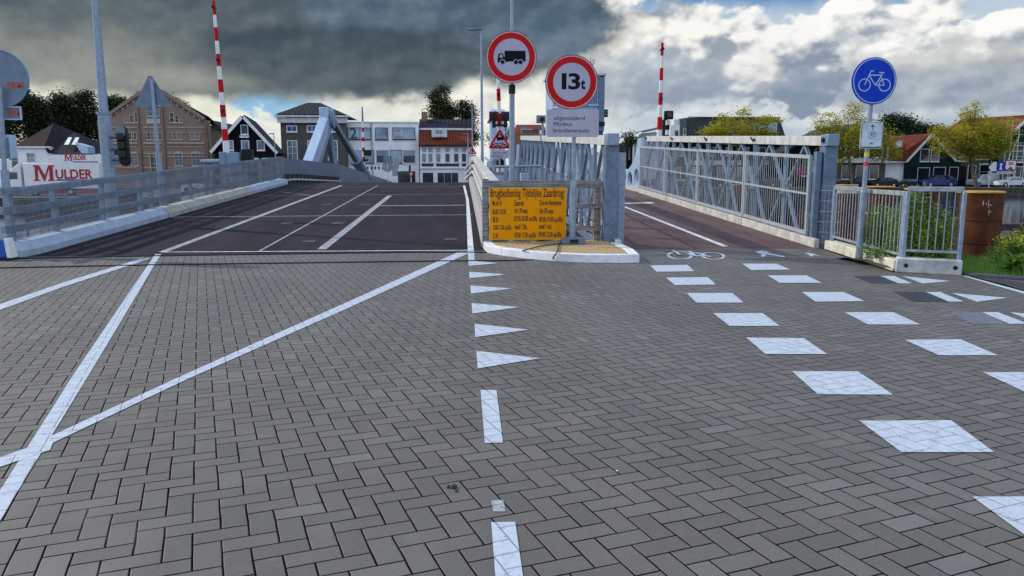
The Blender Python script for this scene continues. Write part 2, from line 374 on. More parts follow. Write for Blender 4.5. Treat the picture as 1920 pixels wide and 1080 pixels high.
def shape_part(name, polys, m, parent, M=FACE, depth=.001):
    cu = bpy.data.curves.new('s', 'CURVE'); cu.dimensions = '2D'; cu.fill_mode = 'BOTH'; cu.extrude = depth
    for pl in polys:
        sp_ = cu.splines.new('POLY'); sp_.points.add(len(pl) - 1); sp_.use_cyclic_u = True
        for i, (x, y) in enumerate(pl): sp_.points[i].co = (x, y, 0, 1)
    return curve_obj(name, cu, M, m, parent)
def sheet(x, y, z): return Matrix.Translation((x, y, z)) @ FACE
def circ(cx, cy, r, n=40): return [(cx + r * math.cos(6.28318 * i / n), cy + r * math.sin(6.28318 * i / n)) for i in range(n)]
def stroke(p, q, w):
    p, q = Vector(p), Vector(q); d = (q - p).normalized(); n = Vector((-d.y, d.x)) * w / 2
    return [tuple(p + n), tuple(q + n), tuple(q - n), tuple(p - n)]
def strokes_part(name, segs, rings, m, parent, org, y, t=.0012):
    """pictogram from bars and rings, every piece a hair prouder than the last"""
    b = MB(); k = 0
    for p, q, w_ in segs:
        pl = [(org[0] + a, org[1] + c) for a, c in stroke(p, q, w_)]; b.prism(pl, y - t - k * .0003, y); k += 1
    for c, r, w_ in rings:
        b.disc((org[0] + c[0], org[1] + c[1]), r + w_ / 2, y - t - k * .0003, y, 32, r - w_ / 2); k += 1
    return b.build(name, m, parent, smooth=False)
def copy_tree(o, parent=None):
    c = o.copy(); col.objects.link(c); c.parent = parent
    for ch in [q for q in bpy.data.objects if q.parent == o]: copy_tree(ch, c)
    return c
def polysheet(name, polys, z, m, label=None, zf=None, parent=None):
    """flat markings: polygons (lists of Vector) laid a few mm above the surface"""
    b = MB()
    for i_, pl in enumerate(polys):
        vs = [(p[0], p[1], (zf(p[0], p[1]) if zf else 0) + z + .0004 * (i_ % 5)) for p in pl]; b.add(vs, [tuple(range(len(vs)))])
    bm_up = b.build(name, m, parent, recalc=False, smooth=False)
    me = bm_up.data
    for p in me.polygons:
        if p.normal.z < 0: p.flip()
    return bm_up

# ------------------------------------------------------------------ paving: herringbone of 211 x 105 mm concrete pavers
def paver_nodes(t, wobble=.0035):
    pos = t.add('ShaderNodeNewGeometry').outputs['Position']
    wob = t.vm('SUBTRACT', t.noise(pos, 2.3, 3, .5, 1), (.5, .5, .5)); pos2 = t.vm('ADD', pos, t.vm('SCALE', wob, None, wobble * 4))
    s = t.add('ShaderNodeSeparateXYZ'); t.l.new(pos2, s.inputs[0])
    A = R(18.1); C, S, W = math.cos(A), math.sin(A), .1065
    x = t.m('DIVIDE', t.m('ADD', t.m('MULTIPLY', s.outputs[0], C), t.m('MULTIPLY', s.outputs[1], S)), W)
    y = t.m('DIVIDE', t.m('SUBTRACT', t.m('MULTIPLY', s.outputs[1], C), t.m('MULTIPLY', s.outputs[0], S)), W)
    i, j = t.m('FLOOR', x), t.m('FLOOR', y); fx, fy = t.m('FRACT', x), t.m('FRACT', y)
    k = t.m('FLOORED_MODULO', t.m('ADD', i, j), 4.0)
    hor = t.m('LESS_THAN', k, 1.5); ver = t.m('SUBTRACT', 1.0, hor)
    k2 = t.m('SUBTRACT', k, t.m('MULTIPLY', ver, 2.0))                 # 0 or 1: which half of the paver
    def sel(a, b): return t.m('ADD', t.m('MULTIPLY', a, hor), t.m('MULTIPLY', b, ver))
    u = t.m('ADD', sel(fx, fy), k2); v = sel(fy, fx)
    idx = t.m('SUBTRACT', i, t.m('MULTIPLY', hor, k2)); idy = t.m('SUBTRACT', j, t.m('MULTIPLY', ver, k2))
    cb = t.add('ShaderNodeCombineXYZ'); t.l.new(idx, cb.inputs[0]); t.l.new(idy, cb.inputs[1])
    wn = t.add('ShaderNodeTexWhiteNoise', noise_dimensions='2D'); t.l.new(cb.outputs[0], wn.inputs['Vector'])
    rc = t.add('ShaderNodeSeparateColor'); t.l.new(wn.outputs['Color'], rc.inputs[0])
    d = t.m('MULTIPLY', t.m('MINIMUM', t.m('MINIMUM', u, t.m('SUBTRACT', 2.0, u)), t.m('MINIMUM', v, t.m('SUBTRACT', 1.0, v))), W)
    wid = t.m('MULTIPLY_ADD', t.noise(pos, 5, 2, .5), .0038, .0014)        # joints open and close along their length
    joint = t.mr(d, t.m('ADD', wid, .0014), t.m('SUBTRACT', wid, .0006))
    chamfer = t.mr(d, .0015, .0065)
    tilt = t.m('ADD', t.m('MULTIPLY', t.m('SUBTRACT', u, 1.0), t.m('MULTIPLY', t.m('SUBTRACT', rc.outputs[1], .5), .5)),
               t.m('MULTIPLY', t.m('SUBTRACT', v, .5), t.m('MULTIPLY', t.m('SUBTRACT', rc.outputs[2], .5), .5)))
    hgt = t.m('ADD', chamfer, t.m('ADD', tilt, t.m('MULTIPLY', t.noise(pos, 260, 3, .7), .22)))
    return pos, joint, rc, hgt, d
def paving_material():
    m = bpy.data.materials.new('grey_concrete_pavers'); m.use_nodes = True; t = NT(m.node_tree); t.n.clear()
    o = t.add('ShaderNodeOutputMaterial'); b = t.add('ShaderNodeBsdfPrincipled'); t.l.new(b.outputs[0], o.inputs[0])
    pos, joint, rc, hgt, d = paver_nodes(t)
    c = t.mix(rc.outputs[0], (.104, .094, .081), (.142, .129, .111)); c = t.mix(t.mr(rc.outputs[2], .93, .97, 0, .5), c, (.19, .18, .165)); c = t.mix(t.mr(rc.outputs[1], .07, .03, 0, .45), c, (.085, .078, .07))
    big = t.noise(pos, .55, 5, .6); c = t.mix(t.mr(big, .35, .7, 0, .55), c, (.092, .083, .070))
    drift = t.noise(t.vm('MULTIPLY', pos, (1.0, .22, 1)), .9, 4, .55); c = t.mix(t.mr(drift, .50, .70, 0, .45), c, (.075, .068, .060)); c = t.mix(t.mr(drift, .46, .30, 0, .4), c, (.175, .162, .145))
    blot = t.noise(pos, 3.2, 6, .65); c = t.mix(t.mr(blot, .52, .74, 0, .35), c, (.19, .182, .172))
    gr = t.noise(pos, 150, 3, .7); c = t.mix(t.mr(gr, .56, .72, 0, .65), c, (.30, .29, .28)); c = t.mix(t.mr(gr, .45, .30, 0, .8), c, (.035, .033, .03))
    spot = t.noise(pos, 62, 2, .5); c = t.mix(t.mr(spot, .70, .73, 0, .8), c, (.035, .032, .03))
    sandy = t.noise(pos, .8, 4, .6)
    jc = t.mix(t.mr(sandy, .56, .72), (.004, .004, .004), (.12, .105, .085))
    edge_hl = t.mr(d, .0085, .0035); c = t.mix(t.m('MULTIPLY', edge_hl, .16), c, (.27, .25, .22)); c = t.mix(t.m('MULTIPLY', joint, .97), c, jc)  # lighter paver rims: a chamfer highlight put into the colour
    t.put(b.inputs['Base Color'], c)
    t.put(b.inputs['Roughness'], t.mr(blot, .3, .7, .52, .72, 'LINEAR')); t.put(b.inputs['Specular IOR Level'], t.mr(joint, .1, .6, .5, 0.0))
    bn = t.add('ShaderNodeBump'); bn.inputs['Distance'].default_value = .0045; bn.inputs['Strength'].default_value = .9
    t.l.new(hgt, bn.inputs['Height']); t.l.new(bn.outputs[0], b.inputs['Normal'])
    return m
def paint_material(name='white_road_paint', c=(.53, .59, .67), worn=.07, jk=.5):  # default white carries bluish skylight and cloud shade in its colour
    m = bpy.data.materials.new(name); m.use_nodes = True; t = NT(m.node_tree); t.n.clear()
    o = t.add('ShaderNodeOutputMaterial'); b = t.add('ShaderNodeBsdfPrincipled')
    pos, joint, rc, hgt, d = paver_nodes(t)
    n = t.noise(pos, 14, 6, .7); n3 = t.noise(pos, 90, 3, .6)
    cc = t.mix(t.mr(n, .35, .75, 0, .7), c, tuple(x * .68 for x in c)); cc = t.mix(t.mr(rc.outputs[0], 0, 1, 0, .16), cc, tuple(x * .7 for x in c))
    cc = t.mix(t.m('MULTIPLY', joint, jk), cc, (.06, .06, .065))
    t.put(b.inputs['Base Color'], cc); b.inputs['Roughness'].default_value = .55
    bn = t.add('ShaderNodeBump'); bn.inputs['Distance'].default_value = .0022; t.l.new(hgt, bn.inputs['Height']); t.l.new(bn.outputs[0], b.inputs['Normal'])
    tr = t.add('ShaderNodeBsdfTransparent'); ms = t.add('ShaderNodeMixShader')
    wear = t.mr(t.m('ADD', n3, t.m('MULTIPLY', n, .6)), 1.02 - worn, 1.10 - worn)
    t.l.new(wear, ms.inputs[0]); t.l.new(b.outputs[0], ms.inputs[1]); t.l.new(tr.outputs[0], ms.inputs[2]); t.l.new(ms.outputs[0], o.inputs[0])
    return m
PAVE = paving_material(); PAINT = paint_material(); PAINTB = paint_material('black_out_paint', (.028, .028, .032), jk=.3)
PAINTG = paint_material('thin_black_over_white_paint', (.16, .17, .20), jk=.9)
PAINTD = mat('worn_deck_line_paint', (.33, .34, .36), .6, 0, .22, 9, .001, 80)
PAINTE = mat('fresh_deck_line_paint', (.74, .75, .77), .55, 0, .16, 9, .001, 80)

def asphalt_mat(name, ca, cb, streaks=None, panel=0.0):
    m = bpy.data.materials.new(name); m.use_nodes = True; t = NT(m.node_tree); t.n.clear()
    o = t.add('ShaderNodeOutputMaterial'); b = t.add('ShaderNodeBsdfPrincipled'); t.l.new(b.outputs[0], o.inputs[0])
    pos = t.add('ShaderNodeNewGeometry').outputs['Position']
    n = t.noise(t.vm('MULTIPLY', pos, (1.6, .35, 1)), 1.1, 6, .62); c = t.mix(t.mr(n, .32, .68), ca, cb)
    if panel:
        s = t.add('ShaderNodeSeparateXYZ'); t.l.new(pos, s.inputs[0]); q = t.m('FLOOR', t.m('DIVIDE', s.outputs[1], panel))
        wn = t.add('ShaderNodeTexWhiteNoise', noise_dimensions='1D'); t.l.new(q, wn.inputs['W'])
        c = t.mix(t.m('MULTIPLY', wn.outputs['Value'], .55), c, streaks)
        tr_ = t.noise(t.vm('MULTIPLY', pos, (5, .5, 1)), 2.2, 5, .7); c = t.mix(t.mr(tr_, .5, .72, 0, .55), c, tuple(x * .45 for x in ca))
        fr = t.m('FRACT', t.m('DIVIDE', s.outputs[1], panel)); c = t.mix(t.mr(t.m('MINIMUM', fr, t.m('SUBTRACT', 1.0, fr)), .008, .002, 0, .7), c, (.02, .018, .018))
    g = t.noise(pos, 160, 3, .7); c = t.mix(t.mr(g, .6, .8, 0, .25), c, (.12, .115, .115)); c = t.mix(t.mr(g, .4, .25, 0, .5), c, (.012, .012, .013))
    scr = t.noise(t.vm('MULTIPLY', pos, (2, 14, 1)), 1.6, 5, .7); c = t.mix(t.mr(scr, .72, .78, 0, .2), c, (.2, .2, .21))
    t.put(b.inputs['Base Color'], c); b.inputs['Roughness'].default_value = .85; b.inputs['Specular IOR Level'].default_value = .10
    bn = t.add('ShaderNodeBump'); bn.inputs['Distance'].default_value = .003; t.l.new(g, bn.inputs['Height']); t.l.new(bn.outputs[0], b.inputs['Normal'])
    return m
DECK = asphalt_mat('dark_purple_grey_deck_wearing_course', (.019, .0155, .0225), (.031, .0255, .035))
CDECK = asphalt_mat('red_brown_cycle_deck_wearing_course', (.125, .088, .080), (.185, .142, .128), (.10, .055, .056), 2.4)
ASPH = asphalt_mat('plain_asphalt', (.05, .052, .056), (.075, .077, .08))

# ------------------------------------------------------------------ ground, water, far bank
def struct(b, name, m, **kw): return tag(b.build(name, m, **kw), kind='structure')
QX = 7.0
g = MB()
land = [(-140, -60), (140, -60), (140, 9.0), (14, 9.3), (7.75, 9.75), (7.12, 10.27), (6.31, 10.74), (6.87, 14.2), (3.0, 14.32), (.45, 14.25), (-7.6, 13.72), (-9.0, 13.75), (-140, 14.0)]
g.add([(x, y, 0) for x, y in land], [tuple(range(len(land)))])
struct(g, 'paved_ground', PAVE, smooth=False)
q = MB(); q.add([(-140, 14.0, -.004), (-9, 13.75, -.004), (-7.6, 13.72, -.004), (.45, 14.25, -.004), (3, 14.32, -.004), (6.9, 14.22, -.004), (6.9, 14.22, -2.5), (3, 14.32, -2.5), (.45, 14.25, -2.5), (-7.6, 13.72, -2.5), (-9, 13.75, -2.5), (-140, 14, -2.5)],
              [(0, 1, 10, 11), (1, 2, 9, 10), (2, 3, 8, 9), (3, 4, 7, 8), (4, 5, 6, 7)])
struct(q, 'near_quay_wall', CONC, smooth=False)
WATER = bpy.data.materials.new('river_water'); WATER.use_nodes = True
t = NT(WATER.node_tree); pb = t.n['Principled BSDF']; pb.inputs['Base Color'].default_value = (.008, .012, .013, 1); pb.inputs['Roughness'].default_value = .06
pb.inputs['IOR'].default_value = 1.33; pb.inputs['Specular IOR Level'].default_value = .7
pos = t.add('ShaderNodeNewGeometry').outputs['Position']
hh = t.m('ADD', t.noise(t.vm('MULTIPLY', pos, (1, 2.2, 1)), 2.2, 4, .55), t.m('MULTIPLY', t.noise(pos, .45, 2, .5), 1.2))
bn = t.add('ShaderNodeBump'); bn.inputs['Distance'].default_value = .012; bn.inputs['Strength'].default_value = .3; t.l.new(hh, bn.inputs['Height']); t.l.new(bn.outputs[0], pb.inputs['Normal'])
wt = MB().add([(-900, 13.0, -1.3), (900, 9.0, -1.3), (900, 130, -1.3), (-900, 130, -1.3)], [(0, 1, 2, 3)]); struct(wt, 'river_water', WATER, smooth=False)
# far bank: street level -0.4, quay wall down into the water
FZ = -.42
shore = [(-900, 58), (-60, 58), (-14, 60), (-12.5, 84), (-2, 90), (20, 90), (80, 88.5), (900, 88)]
far = MB(); n = len(shore); far.add([(x, y, FZ) for x, y in shore] + [(900, 5000, FZ), (-900, 5000, FZ)], [tuple(range(n + 2))])
FARG = asphalt_mat('far_bank_street', (.10, .10, .10), (.15, .145, .14))
struct(far, 'far_bank_ground', FARG, smooth=False)
fw = MB()
for (a, b_), (c, d) in zip(shore, shore[1:]): fw.add([(a, b_, FZ - .003), (c, d, FZ - .003), (c, d, -2.4), (a, b_, -2.4)], [(0, 1, 2, 3)])
struct(fw, 'far_quay_wall', mat('dark_sheet_piling', (.07, .062, .05), .85, 0, .3, 2, .01, 20), smooth=False)
GRASSG = mat('far_grass_verge', (.05, .085, .018), .9, 0, .3, 3, .02, 30, c2=(.07, .07, .03))
gv = MB(); gv.add([(14, 90.2, FZ + .03), (80, 88.8, FZ + .03), (300, 88.6, FZ + .03), (300, 91.5, FZ + .03), (80, 92, FZ + .03), (14, 93, FZ + .03)], [tuple(range(6))])
struct(gv, 'far_grass_verge', GRASSG, smooth=False)
GL = {}

# cycle track at the right edge and its kerb
tr = MB(); tr.add([tuple(G(*p)) [:2] + (.004,) for p in ((1812, 518), (1920, 529), (2500, 560), (2500, 640), (1920, 547), (1850, 528))], [tuple(range(6))]); struct(tr, 'side_asphalt_path', ASPH, smooth=False)

# ------------------------------------------------------------------ painted markings on the paving
Gp = lambda *pts: [G(*p) for p in pts]
lines = [Gp((291, 477), (302, 477), (169, 700), (36, 918), (-64, 1085), (-106, 1085), (2, 918), (140, 700)),
         Gp((858, 473.5), (882, 473.5), (640, 584), (353, 711), (90, 836), (78, 827), (353, 700), (640, 572)),
         Gp((94, 845), (104, 820), (60, 838), (-60, 880), (-60, 900), (0, 877)),
         Gp((262, 486), (282, 485.5), (120, 538), (0, 582), (-60, 607), (-60, 594), (0, 571), (120, 530)),
         Gp((877, 470), (889, 470), (890, 490), (935, 494), (879, 499)),
         Gp((1800, 516.5), (1822, 519), (1880, 533), (1930, 548), (1930, 554), (1870, 537))]
pol = MB()
o = tag(polysheet('painted_lane_lines', lines, .004, PAINT), kind='structure')
tri = [Gp((880, 510), (950, 515), (880, 522)), Gp((882, 536), (961, 541.5), (883, 551)), Gp((884, 569), (974, 576.5), (886, 588.5)),
       Gp((890, 608), (992, 619), (891, 633)), Gp((893, 659), (1013, 673), (896, 692)),
       Gp((1691, 518), (1784, 527.5), (1730, 532)), Gp((1784, 550), (1889, 559), (1832, 566.5)), Gp((1893, 586), (2030, 598), (1960, 612))]
tag(polysheet('painted_give_way_triangles', tri, .004, PAINT), kind='structure')
blk = [Gp((901, 732), (931, 732), (943, 831), (909, 832)), Gp((921, 981), (966, 980), (981, 1085), (929, 1085))]
tag(polysheet('painted_edge_dashes', blk, .004, PAINT), kind='structure')
tag(polysheet('worn_paint_remnant', [Gp((921, 940), (944, 938), (948, 960), (925, 960))], .003, paint_material('worn_white_paint', (.40, .42, .46), worn=.10)), kind='structure')
# two rows of crossing blocks
rowA = [((1219, 498), (1289, 497), (1302, 509), (1231, 510)), ((1249, 521), (1327, 520), (1342, 534), (1265, 535)), ((1287, 550), (1373, 550), (1394, 568), (1306, 568)),
        ((1337, 588), (1430, 588), (1462, 612), (1368, 612)), ((1399, 634), (1507, 635), (1551, 665), (1435, 665)), ((1485, 697), (1608, 697), (1675, 741), (1533, 740)),
        ((1611, 790), (1783, 789), (1864, 849), (1690, 849)), ((1823, 933), (2040, 932), (2170, 1022), (1945, 1022))]
rowB = [((1391, 495), (1456, 495), (1482, 506), (1409, 507)), ((1439, 517), (1512, 517), (1541, 531), (1462, 531)), ((1503, 548), (1582, 548), (1621, 565), (1529, 566)),
        ((1583, 586), (1675, 586), (1725, 609), (1627, 609)), ((1696, 638), (1801, 637), (1871, 667), (1760, 667)), ((1842, 699), (1975, 699), (2080, 742), (1935, 742))]
rowC = [((1651, 518), (1677, 518), (1710, 532), (1685, 532)), ((1736, 548), (1763, 548), (1807, 566), (1779, 566)), ((1841, 586), (1871, 586), (1928, 608), (1893, 608))]
tag(polysheet('painted_crossing_blocks', [Gp(*r_) for r_ in rowA + rowB + rowC], .004, PAINT), kind='structure')
tag(polysheet('blacked_out_markings', [Gp((1600, 518), (1649, 518), (1683, 532), (1632, 531)), Gp((1674, 547), (1734, 548), (1777, 566), (1712, 566))], .003, PAINTB), kind='structure')
tag(polysheet('thinly_blacked_markings', [Gp((1780, 586), (1839, 586), (1891, 608), (1822, 608)), Gp((1903, 637), (1990, 637), (2060, 660), (1950, 655))], .003, PAINTG), kind='structure')
# bicycle and walking-person pictograms sprayed at the mouth of the cycle bridge
def gline(pts, wpx=0, w_=.05):
    P = [G(*p) for p in pts]; outp = []
    for a, c in zip(P, P[1:]):
        d = (c - a); 
        if d.length < 1e-4: continue
        nrm = Vector((-d.y, d.x, 0)).normalized() * w_ / 2; outp.append([a + nrm, c + nrm, c - nrm, a - nrm])
    return outp
def gell(cx, cy, rx, ry, tilt, w_=.05, n=22, a0=0, a1=360):
    pts = []
    for i in range(n + 1):
        a = R(a0 + (a1 - a0) * i / n); x, y = rx * math.cos(a), ry * math.sin(a); pts.append((cx + x + tilt * x, cy + y + tilt * 0 + x * tilt * .35))
    return gline(pts, 0, w_)
bk = []
bk += gell(1274.5, 479.5, 20, 6.6, .10, .055) + gell(1337, 481.0, 17.5, 6.2, .16, .055)
bk += gline([(1263, 473), (1295, 472)], 0, .10) + gline([(1262, 470.5), (1266, 474)], 0, .06) + gline([(1293, 472), (1303, 481)], 0, .07) + gline([(1303, 481), (1330, 481)], 0, .16)
bk += gline([(1300, 474.5), (1312, 477)], 0, .07) + gline([(1312, 477), (1332, 483)], 0, .05) + gline([(1314, 476.5), (1330, 475)], 0, .08) + gline([(1275, 479), (1268, 474)], 0, .05)
bo = MB()
for i_, pl in enumerate(bk): bo.add([(p.x, p.y, .004 + .0002 * i_) for p in pl], [(0, 1, 2, 3)])
bo = bo.build('painted_bicycle_symbol', PAINT, recalc=False, smooth=False); [p.flip() for p in bo.data.polygons if p.normal.z < 0]; tag(bo, kind='structure')
tag(polysheet('painted_walker_symbols', [Gp((1415, 472), (1428, 470), (1440, 472), (1441, 474.5), (1472, 481), (1471, 482.5), (1437, 477.5), (1433, 481.8), (1427, 481.5), (1428, 477), (1421, 475)),
            Gp((1508, 474.5), (1519, 475), (1526, 476.5), (1540, 481), (1526, 478.8), (1522, 481.5), (1518, 480), (1516, 477.5))], .004, PAINT), kind='structure')

# ------------------------------------------------------------------ road bridge
def loft(prof, stations, b=None, ends=True):
    """sweep an (x,z) profile along Y stations [(Y, dx, dz)]"""
    b = b or MB(); n = len(prof); vs = [(x + dx, Y, z + dz) for Y, dx, dz in stations for x, z in prof]
    fs = [(k * n + i, (k + 1) * n + i, (k + 1) * n + (i + 1) % n, k * n + (i + 1) % n) for k in range(len(stations) - 1) for i in range(n)]
    if ends: fs += [tuple(range(n)), tuple(range(len(stations) * n - 1, (len(stations) - 1) * n - 1, -1))]
    return b.add(vs, fs)
def st(a, b_, dx=0.0):
    ys = sorted({a, b_} | {y for y in (RAMP0, 34, 38, 52, 92) if a < y < b_}); return [(y, dx, deckz(y)) for y in ys]
rb = thing('road_bridge', 'temporary road bridge with dark purple grey deck rising to a crest', 'bridge', (-3.5, 14, 0))
d = MB(); ys = [14.2, 14.28, 34, 38, 52, 92, 97]
top = [(-7.5, 13.74, 0.002), (.44, 14.26, .002)] + [p for y in ys[1:] for p in ((-7.5 if y < 40 else -8.0, y, deckz(y) + .002), (.44 if y < 40 else .9, y, deckz(y) + .002))]
n = len(top); d.add(top + [(x, y, z - .55) for x, y, z in top], [])
d.f += [(2 * k, 2 * k + 1, 2 * k + 3, 2 * k + 2) for k in range(n // 2 - 1)] + [(2 * k + n + 1, 2 * k + n, 2 * k + 2 + n, 2 * k + 3 + n) for k in range(n // 2 - 1)]
d.f += [(2 * k, 2 * k + 2, 2 * k + 2 + n, 2 * k + n) for k in range(n // 2 - 1)] + [(2 * k + 3, 2 * k + 1, 2 * k + 1 + n, 2 * k + 3 + n) for k in range(n // 2 - 1)] + [(0, n, n + 1, 1)]
d.build('deck', DECK, rb, smooth=False)
KP = [(-7.47, 0), (-7.475, .12), (-7.60, .26), (-7.86, .27), (-7.86, 0)]
kb1 = loft(KP, st(13.44, 20.28)); kb1.build('kerb_block', mat('blue_tinted_painted_kerb', (.37, .45, .55), .6, 0, .07, 4, .0008, 40, grime=.15), rb, bevel=.015)
KC = mat('beige_concrete_kerb', (.42, .41, .38), .8, 0, .08, 4, .001, 40, grime=.25)
kp2 = [(x + .0, z) for x, z in KP]
loft(kp2, st(20.42, 28.6)).build('kerb_block', KC, rb, bevel=.015); loft(kp2, st(28.64, 34.3)).build('kerb_block', MATS['blue_tinted_painted_kerb'], rb, bevel=.015)
rk = [(.41, 0), (.40, .05), (.44, .34), (.60, .34), (.60, 0)]
for a, b_ in ((14.62, 20.3), (20.4, 26.4), (26.5, 34.3)): loft(rk, st(a, b_)).build('kerb_block', KC, rb, bevel=.012)
for k in range(7):
    a = 16 + 11 * k
    pl = MB(); pl.tube((-6.6, a + 6, -2.2), (-6.6, a + 6, deckz(a + 6) - .5), .3); pl.tube((-.6, a + 6, -2.2), (-.6, a + 6, deckz(a + 6) - .5), .3)
    pl.build('support_piles', mat('rusty_pile_steel', (.20, .075, .035), .85, .1, .3, 4, .003, 40, c2=(.09, .035, .02), streak=.4), rb)
RPp = lambda *pts: [RP(*p) for p in pts]
hd = lambda x, y: deckz(y) + .002
def strip(a, b_, w0, w1=None, mat_=None):
    """deck line between two pixels' deck points, width in metres"""
    A, B = RP(*a), RP(*b_); w1 = w1 or w0; dd = (B - A); nn = Vector((-dd.y, dd.x, 0)).normalized()
    return [A + nn * w0 / 2, B + nn * w1 / 2, B - nn * w1 / 2, A - nn * w0 / 2]
worn = [strip((305, 473), (640, 348), .15), strip((487, 471), (708, 348), .05), strip((603, 468), (731, 367), .17),
        strip((313, 407.5), (885, 403), .09), strip((482, 367), (878, 364), .06), strip((560, 351), (868, 350), .05), strip((527, 360), (590, 367), .05)]
polysheet('worn_line_paint', worn, .004, PAINTD, zf=hd, parent=rb)
fresh = [strip((710, 386), (872, 385), .08), strip((302, 473.2), (884, 469.8), .06), [RP(877, 469.5), RP(888.5, 469.5), RP(879, 375), RP(872, 347.8), RP(868, 347.8), RP(874, 375)]]
polysheet('fresh_line_paint', fresh, .0045, PAINTE, zf=hd, parent=rb)
polysheet('tar_scuffs', [strip((527, 419), (549, 418), .28), strip((622, 419), (644, 418), .26), strip((603, 384), (624, 383), .25), strip((676, 383.5), (694, 383), .25), strip((833, 449), (857, 448.5), .2), strip((567, 453), (592, 452), .2)],
          .003, mat('faint_grey_scuff', (.075, .078, .092), .8, 0, .25, 12), zf=hd, parent=rb)

# barriers on the road bridge
RAILG = mat('blue_grey_rail_steel', (.26, .345, .44), .42, .3, .12, 5, .0005, 60, streak=.2)
WIRE = mat('mesh_wire', (.30, .35, .40), .45, .4, .1, 10)
def side_barrier(label, cat, a, b_, X, s_, posts, mesh=True, sheet_=False):
    o = thing('bridge_barrier', label, cat, (X, a, deckz(a)))
    for z0, z1 in ((.42, .55), (.73, .87), (1.06, 1.20)):
        nm = 'top_rail' if z0 > 1 else 'rail'
        loft([(X, z0), (X, z1), (X - s_ * .07, z1 - .01), (X - s_ * .07, z0 + .01)], st(a, b_)).build(nm, RAILG, o, bevel=.006)
    for y in posts:
        z = deckz(y); MB().box(X - s_ * .075, y - .06, z + .2, X - s_ * .17, y + .06, z + 1.17).build('post', GALV, o, bevel=.005)
    if mesh:
        m_ = MB(); k = int((b_ - a) / .05); xw = X + s_ * .012
        for i in range(k + 1):
            y = a + (b_ - a) * i / k; z = deckz(y); m_.box(xw, y - .0035, z + .28, xw + s_ * .006, y + .0035, z + 1.17)
        for zz in (.36, .65, .97):
            loft([(xw + s_ * .007, zz), (xw + s_ * .007, zz + .008), (xw + s_ * .013, zz + .008), (xw + s_ * .013, zz)], st(a, b_), m_)
        m_.build('wire_mesh', WIRE, o, smooth=False)
    if sheet_:
        xw = X + s_ * .012
        loft([(xw, .30), (xw, 1.17), (xw + s_ * .004, 1.17), (xw + s_ * .004, .30)], st(a, b_)).build('perforated_sheet', sheet_, o, smooth=False)
    return o
def perf_mat():
    m = bpy.data.materials.new('fine_galvanised_mesh'); m.use_nodes = True; t = NT(m.node_tree); b = t.n['Principled BSDF']; o = [x for x in t.n if x.type == 'OUTPUT_MATERIAL'][0]
    b.inputs['Metallic'].default_value = .35; b.inputs['Roughness'].default_value = .5
    s = t.add('ShaderNodeSeparateXYZ'); pos = t.add('ShaderNodeNewGeometry').outputs['Position']; t.l.new(pos, s.inputs[0])
    n = t.noise(pos, 1.5, 4, .6); t.put(b.inputs['Base Color'], t.mix(t.mr(n, .3, .7), (.24, .29, .34), (.42, .47, .52)))
    fr = t.m('FRACT', t.m('MULTIPLY', s.outputs[1], 1 / .045)); tr = t.add('ShaderNodeBsdfTransparent'); ms = t.add('ShaderNodeMixShader')
    t.l.new(t.m('GREATER_THAN', fr, .40), ms.inputs[0]); t.l.new(b.outputs[0], ms.inputs[1]); t.l.new(tr.outputs[0], ms.inputs[2]); t.l.new(ms.outputs[0], o.inputs[0])
    return m
PERF = perf_mat()
side_barrier('galvanised barrier with wire mesh at the near left of the road bridge', 'barrier', 13.5, 20.3, -7.68, 1, [13.9, 15.4, 17.4, 19.4, 20.1])
side_barrier('galvanised barrier with finer mesh going on up the ramp to the crest', 'barrier', 20.42, 28.6, -7.68, 1, [21, 23, 25, 27, 28.3], False, PERF)
side_barrier('short galvanised barrier bay just before the grey drawbridge wall', 'barrier', 28.7, 34.4, -7.68, 1, [29, 31, 33, 34.2], False, PERF)
# bascule part of the left side: tall steel sheet wall over a white foot rail
bw = thing('bridge_parapet', 'long grey steel sheet parapet falling away behind the crest of the road', 'parapet', (-8.1, 34.6, .9))
ptop = lambda y: 2.1 - (y - 34.5) * .008 if y < 52 else 1.96 - (y - 52) * .041
stp = [34.5, 40, 46, 51.9]
def wallseg(ys_, x, zb, name, m, parent, th=.05, lower=.30):
    b = MB(); n = len(ys_)
    vs = [(x + e, y, z) for y in ys_ for e, z in ((0, deckz(y) + lower), (0, ptop(y)), (-th, ptop(y)), (-th, deckz(y) + lower))]
    b.add(vs, [(4 * k + i, 4 * k + 4 + i, 4 * k + 4 + (i + 1) % 4, 4 * k + (i + 1) % 4) for k in range(n - 1) for i in range(4)] + [(0, 1, 2, 3), tuple(range(4 * n - 1, 4 * n - 5, -1))])
    return b.build(name, m, parent, smooth=False)
for a, b_ in ((34.6, 43.1), (43.2, 51.9), (52.0, 60), (60.1, 74), (74.1, 91.5)):
    wallseg([a, (a + b_) / 2, b_], -7.95, 0, 'sheet_panel', GALVD if a < 52 else SIGNBACK, bw, lower=.42 if a < 52 else .1)
MB().add([(-8.02, y, deckz(y) + z) for y in (34.6, 38, 52) for z in (-.1, .43)], [(0, 2, 3, 1), (2, 4, 5, 3)]).build('dark_gap_backing', mat('dark_steel', (.06, .075, .09), .5, .4), bw, recalc=False, smooth=False)  # dark sheet added behind the studs to blank out the bright gaps
fr_ = MB(); loft([(-7.85, .12), (-7.85, .20), (-7.93, .20), (-7.93, .12)], st(34.4, 52), fr_); fr_.build('foot_rail', LGREY, bw)
dk = MB()
for k in range(18): y = 34.8 + k * .98; dk.box(-7.93, y, deckz(y), -8.05, y + .14, deckz(y) + .42)
dk.build('stud_row', mat('dark_steel', (.06, .075, .09), .5, .4), bw)

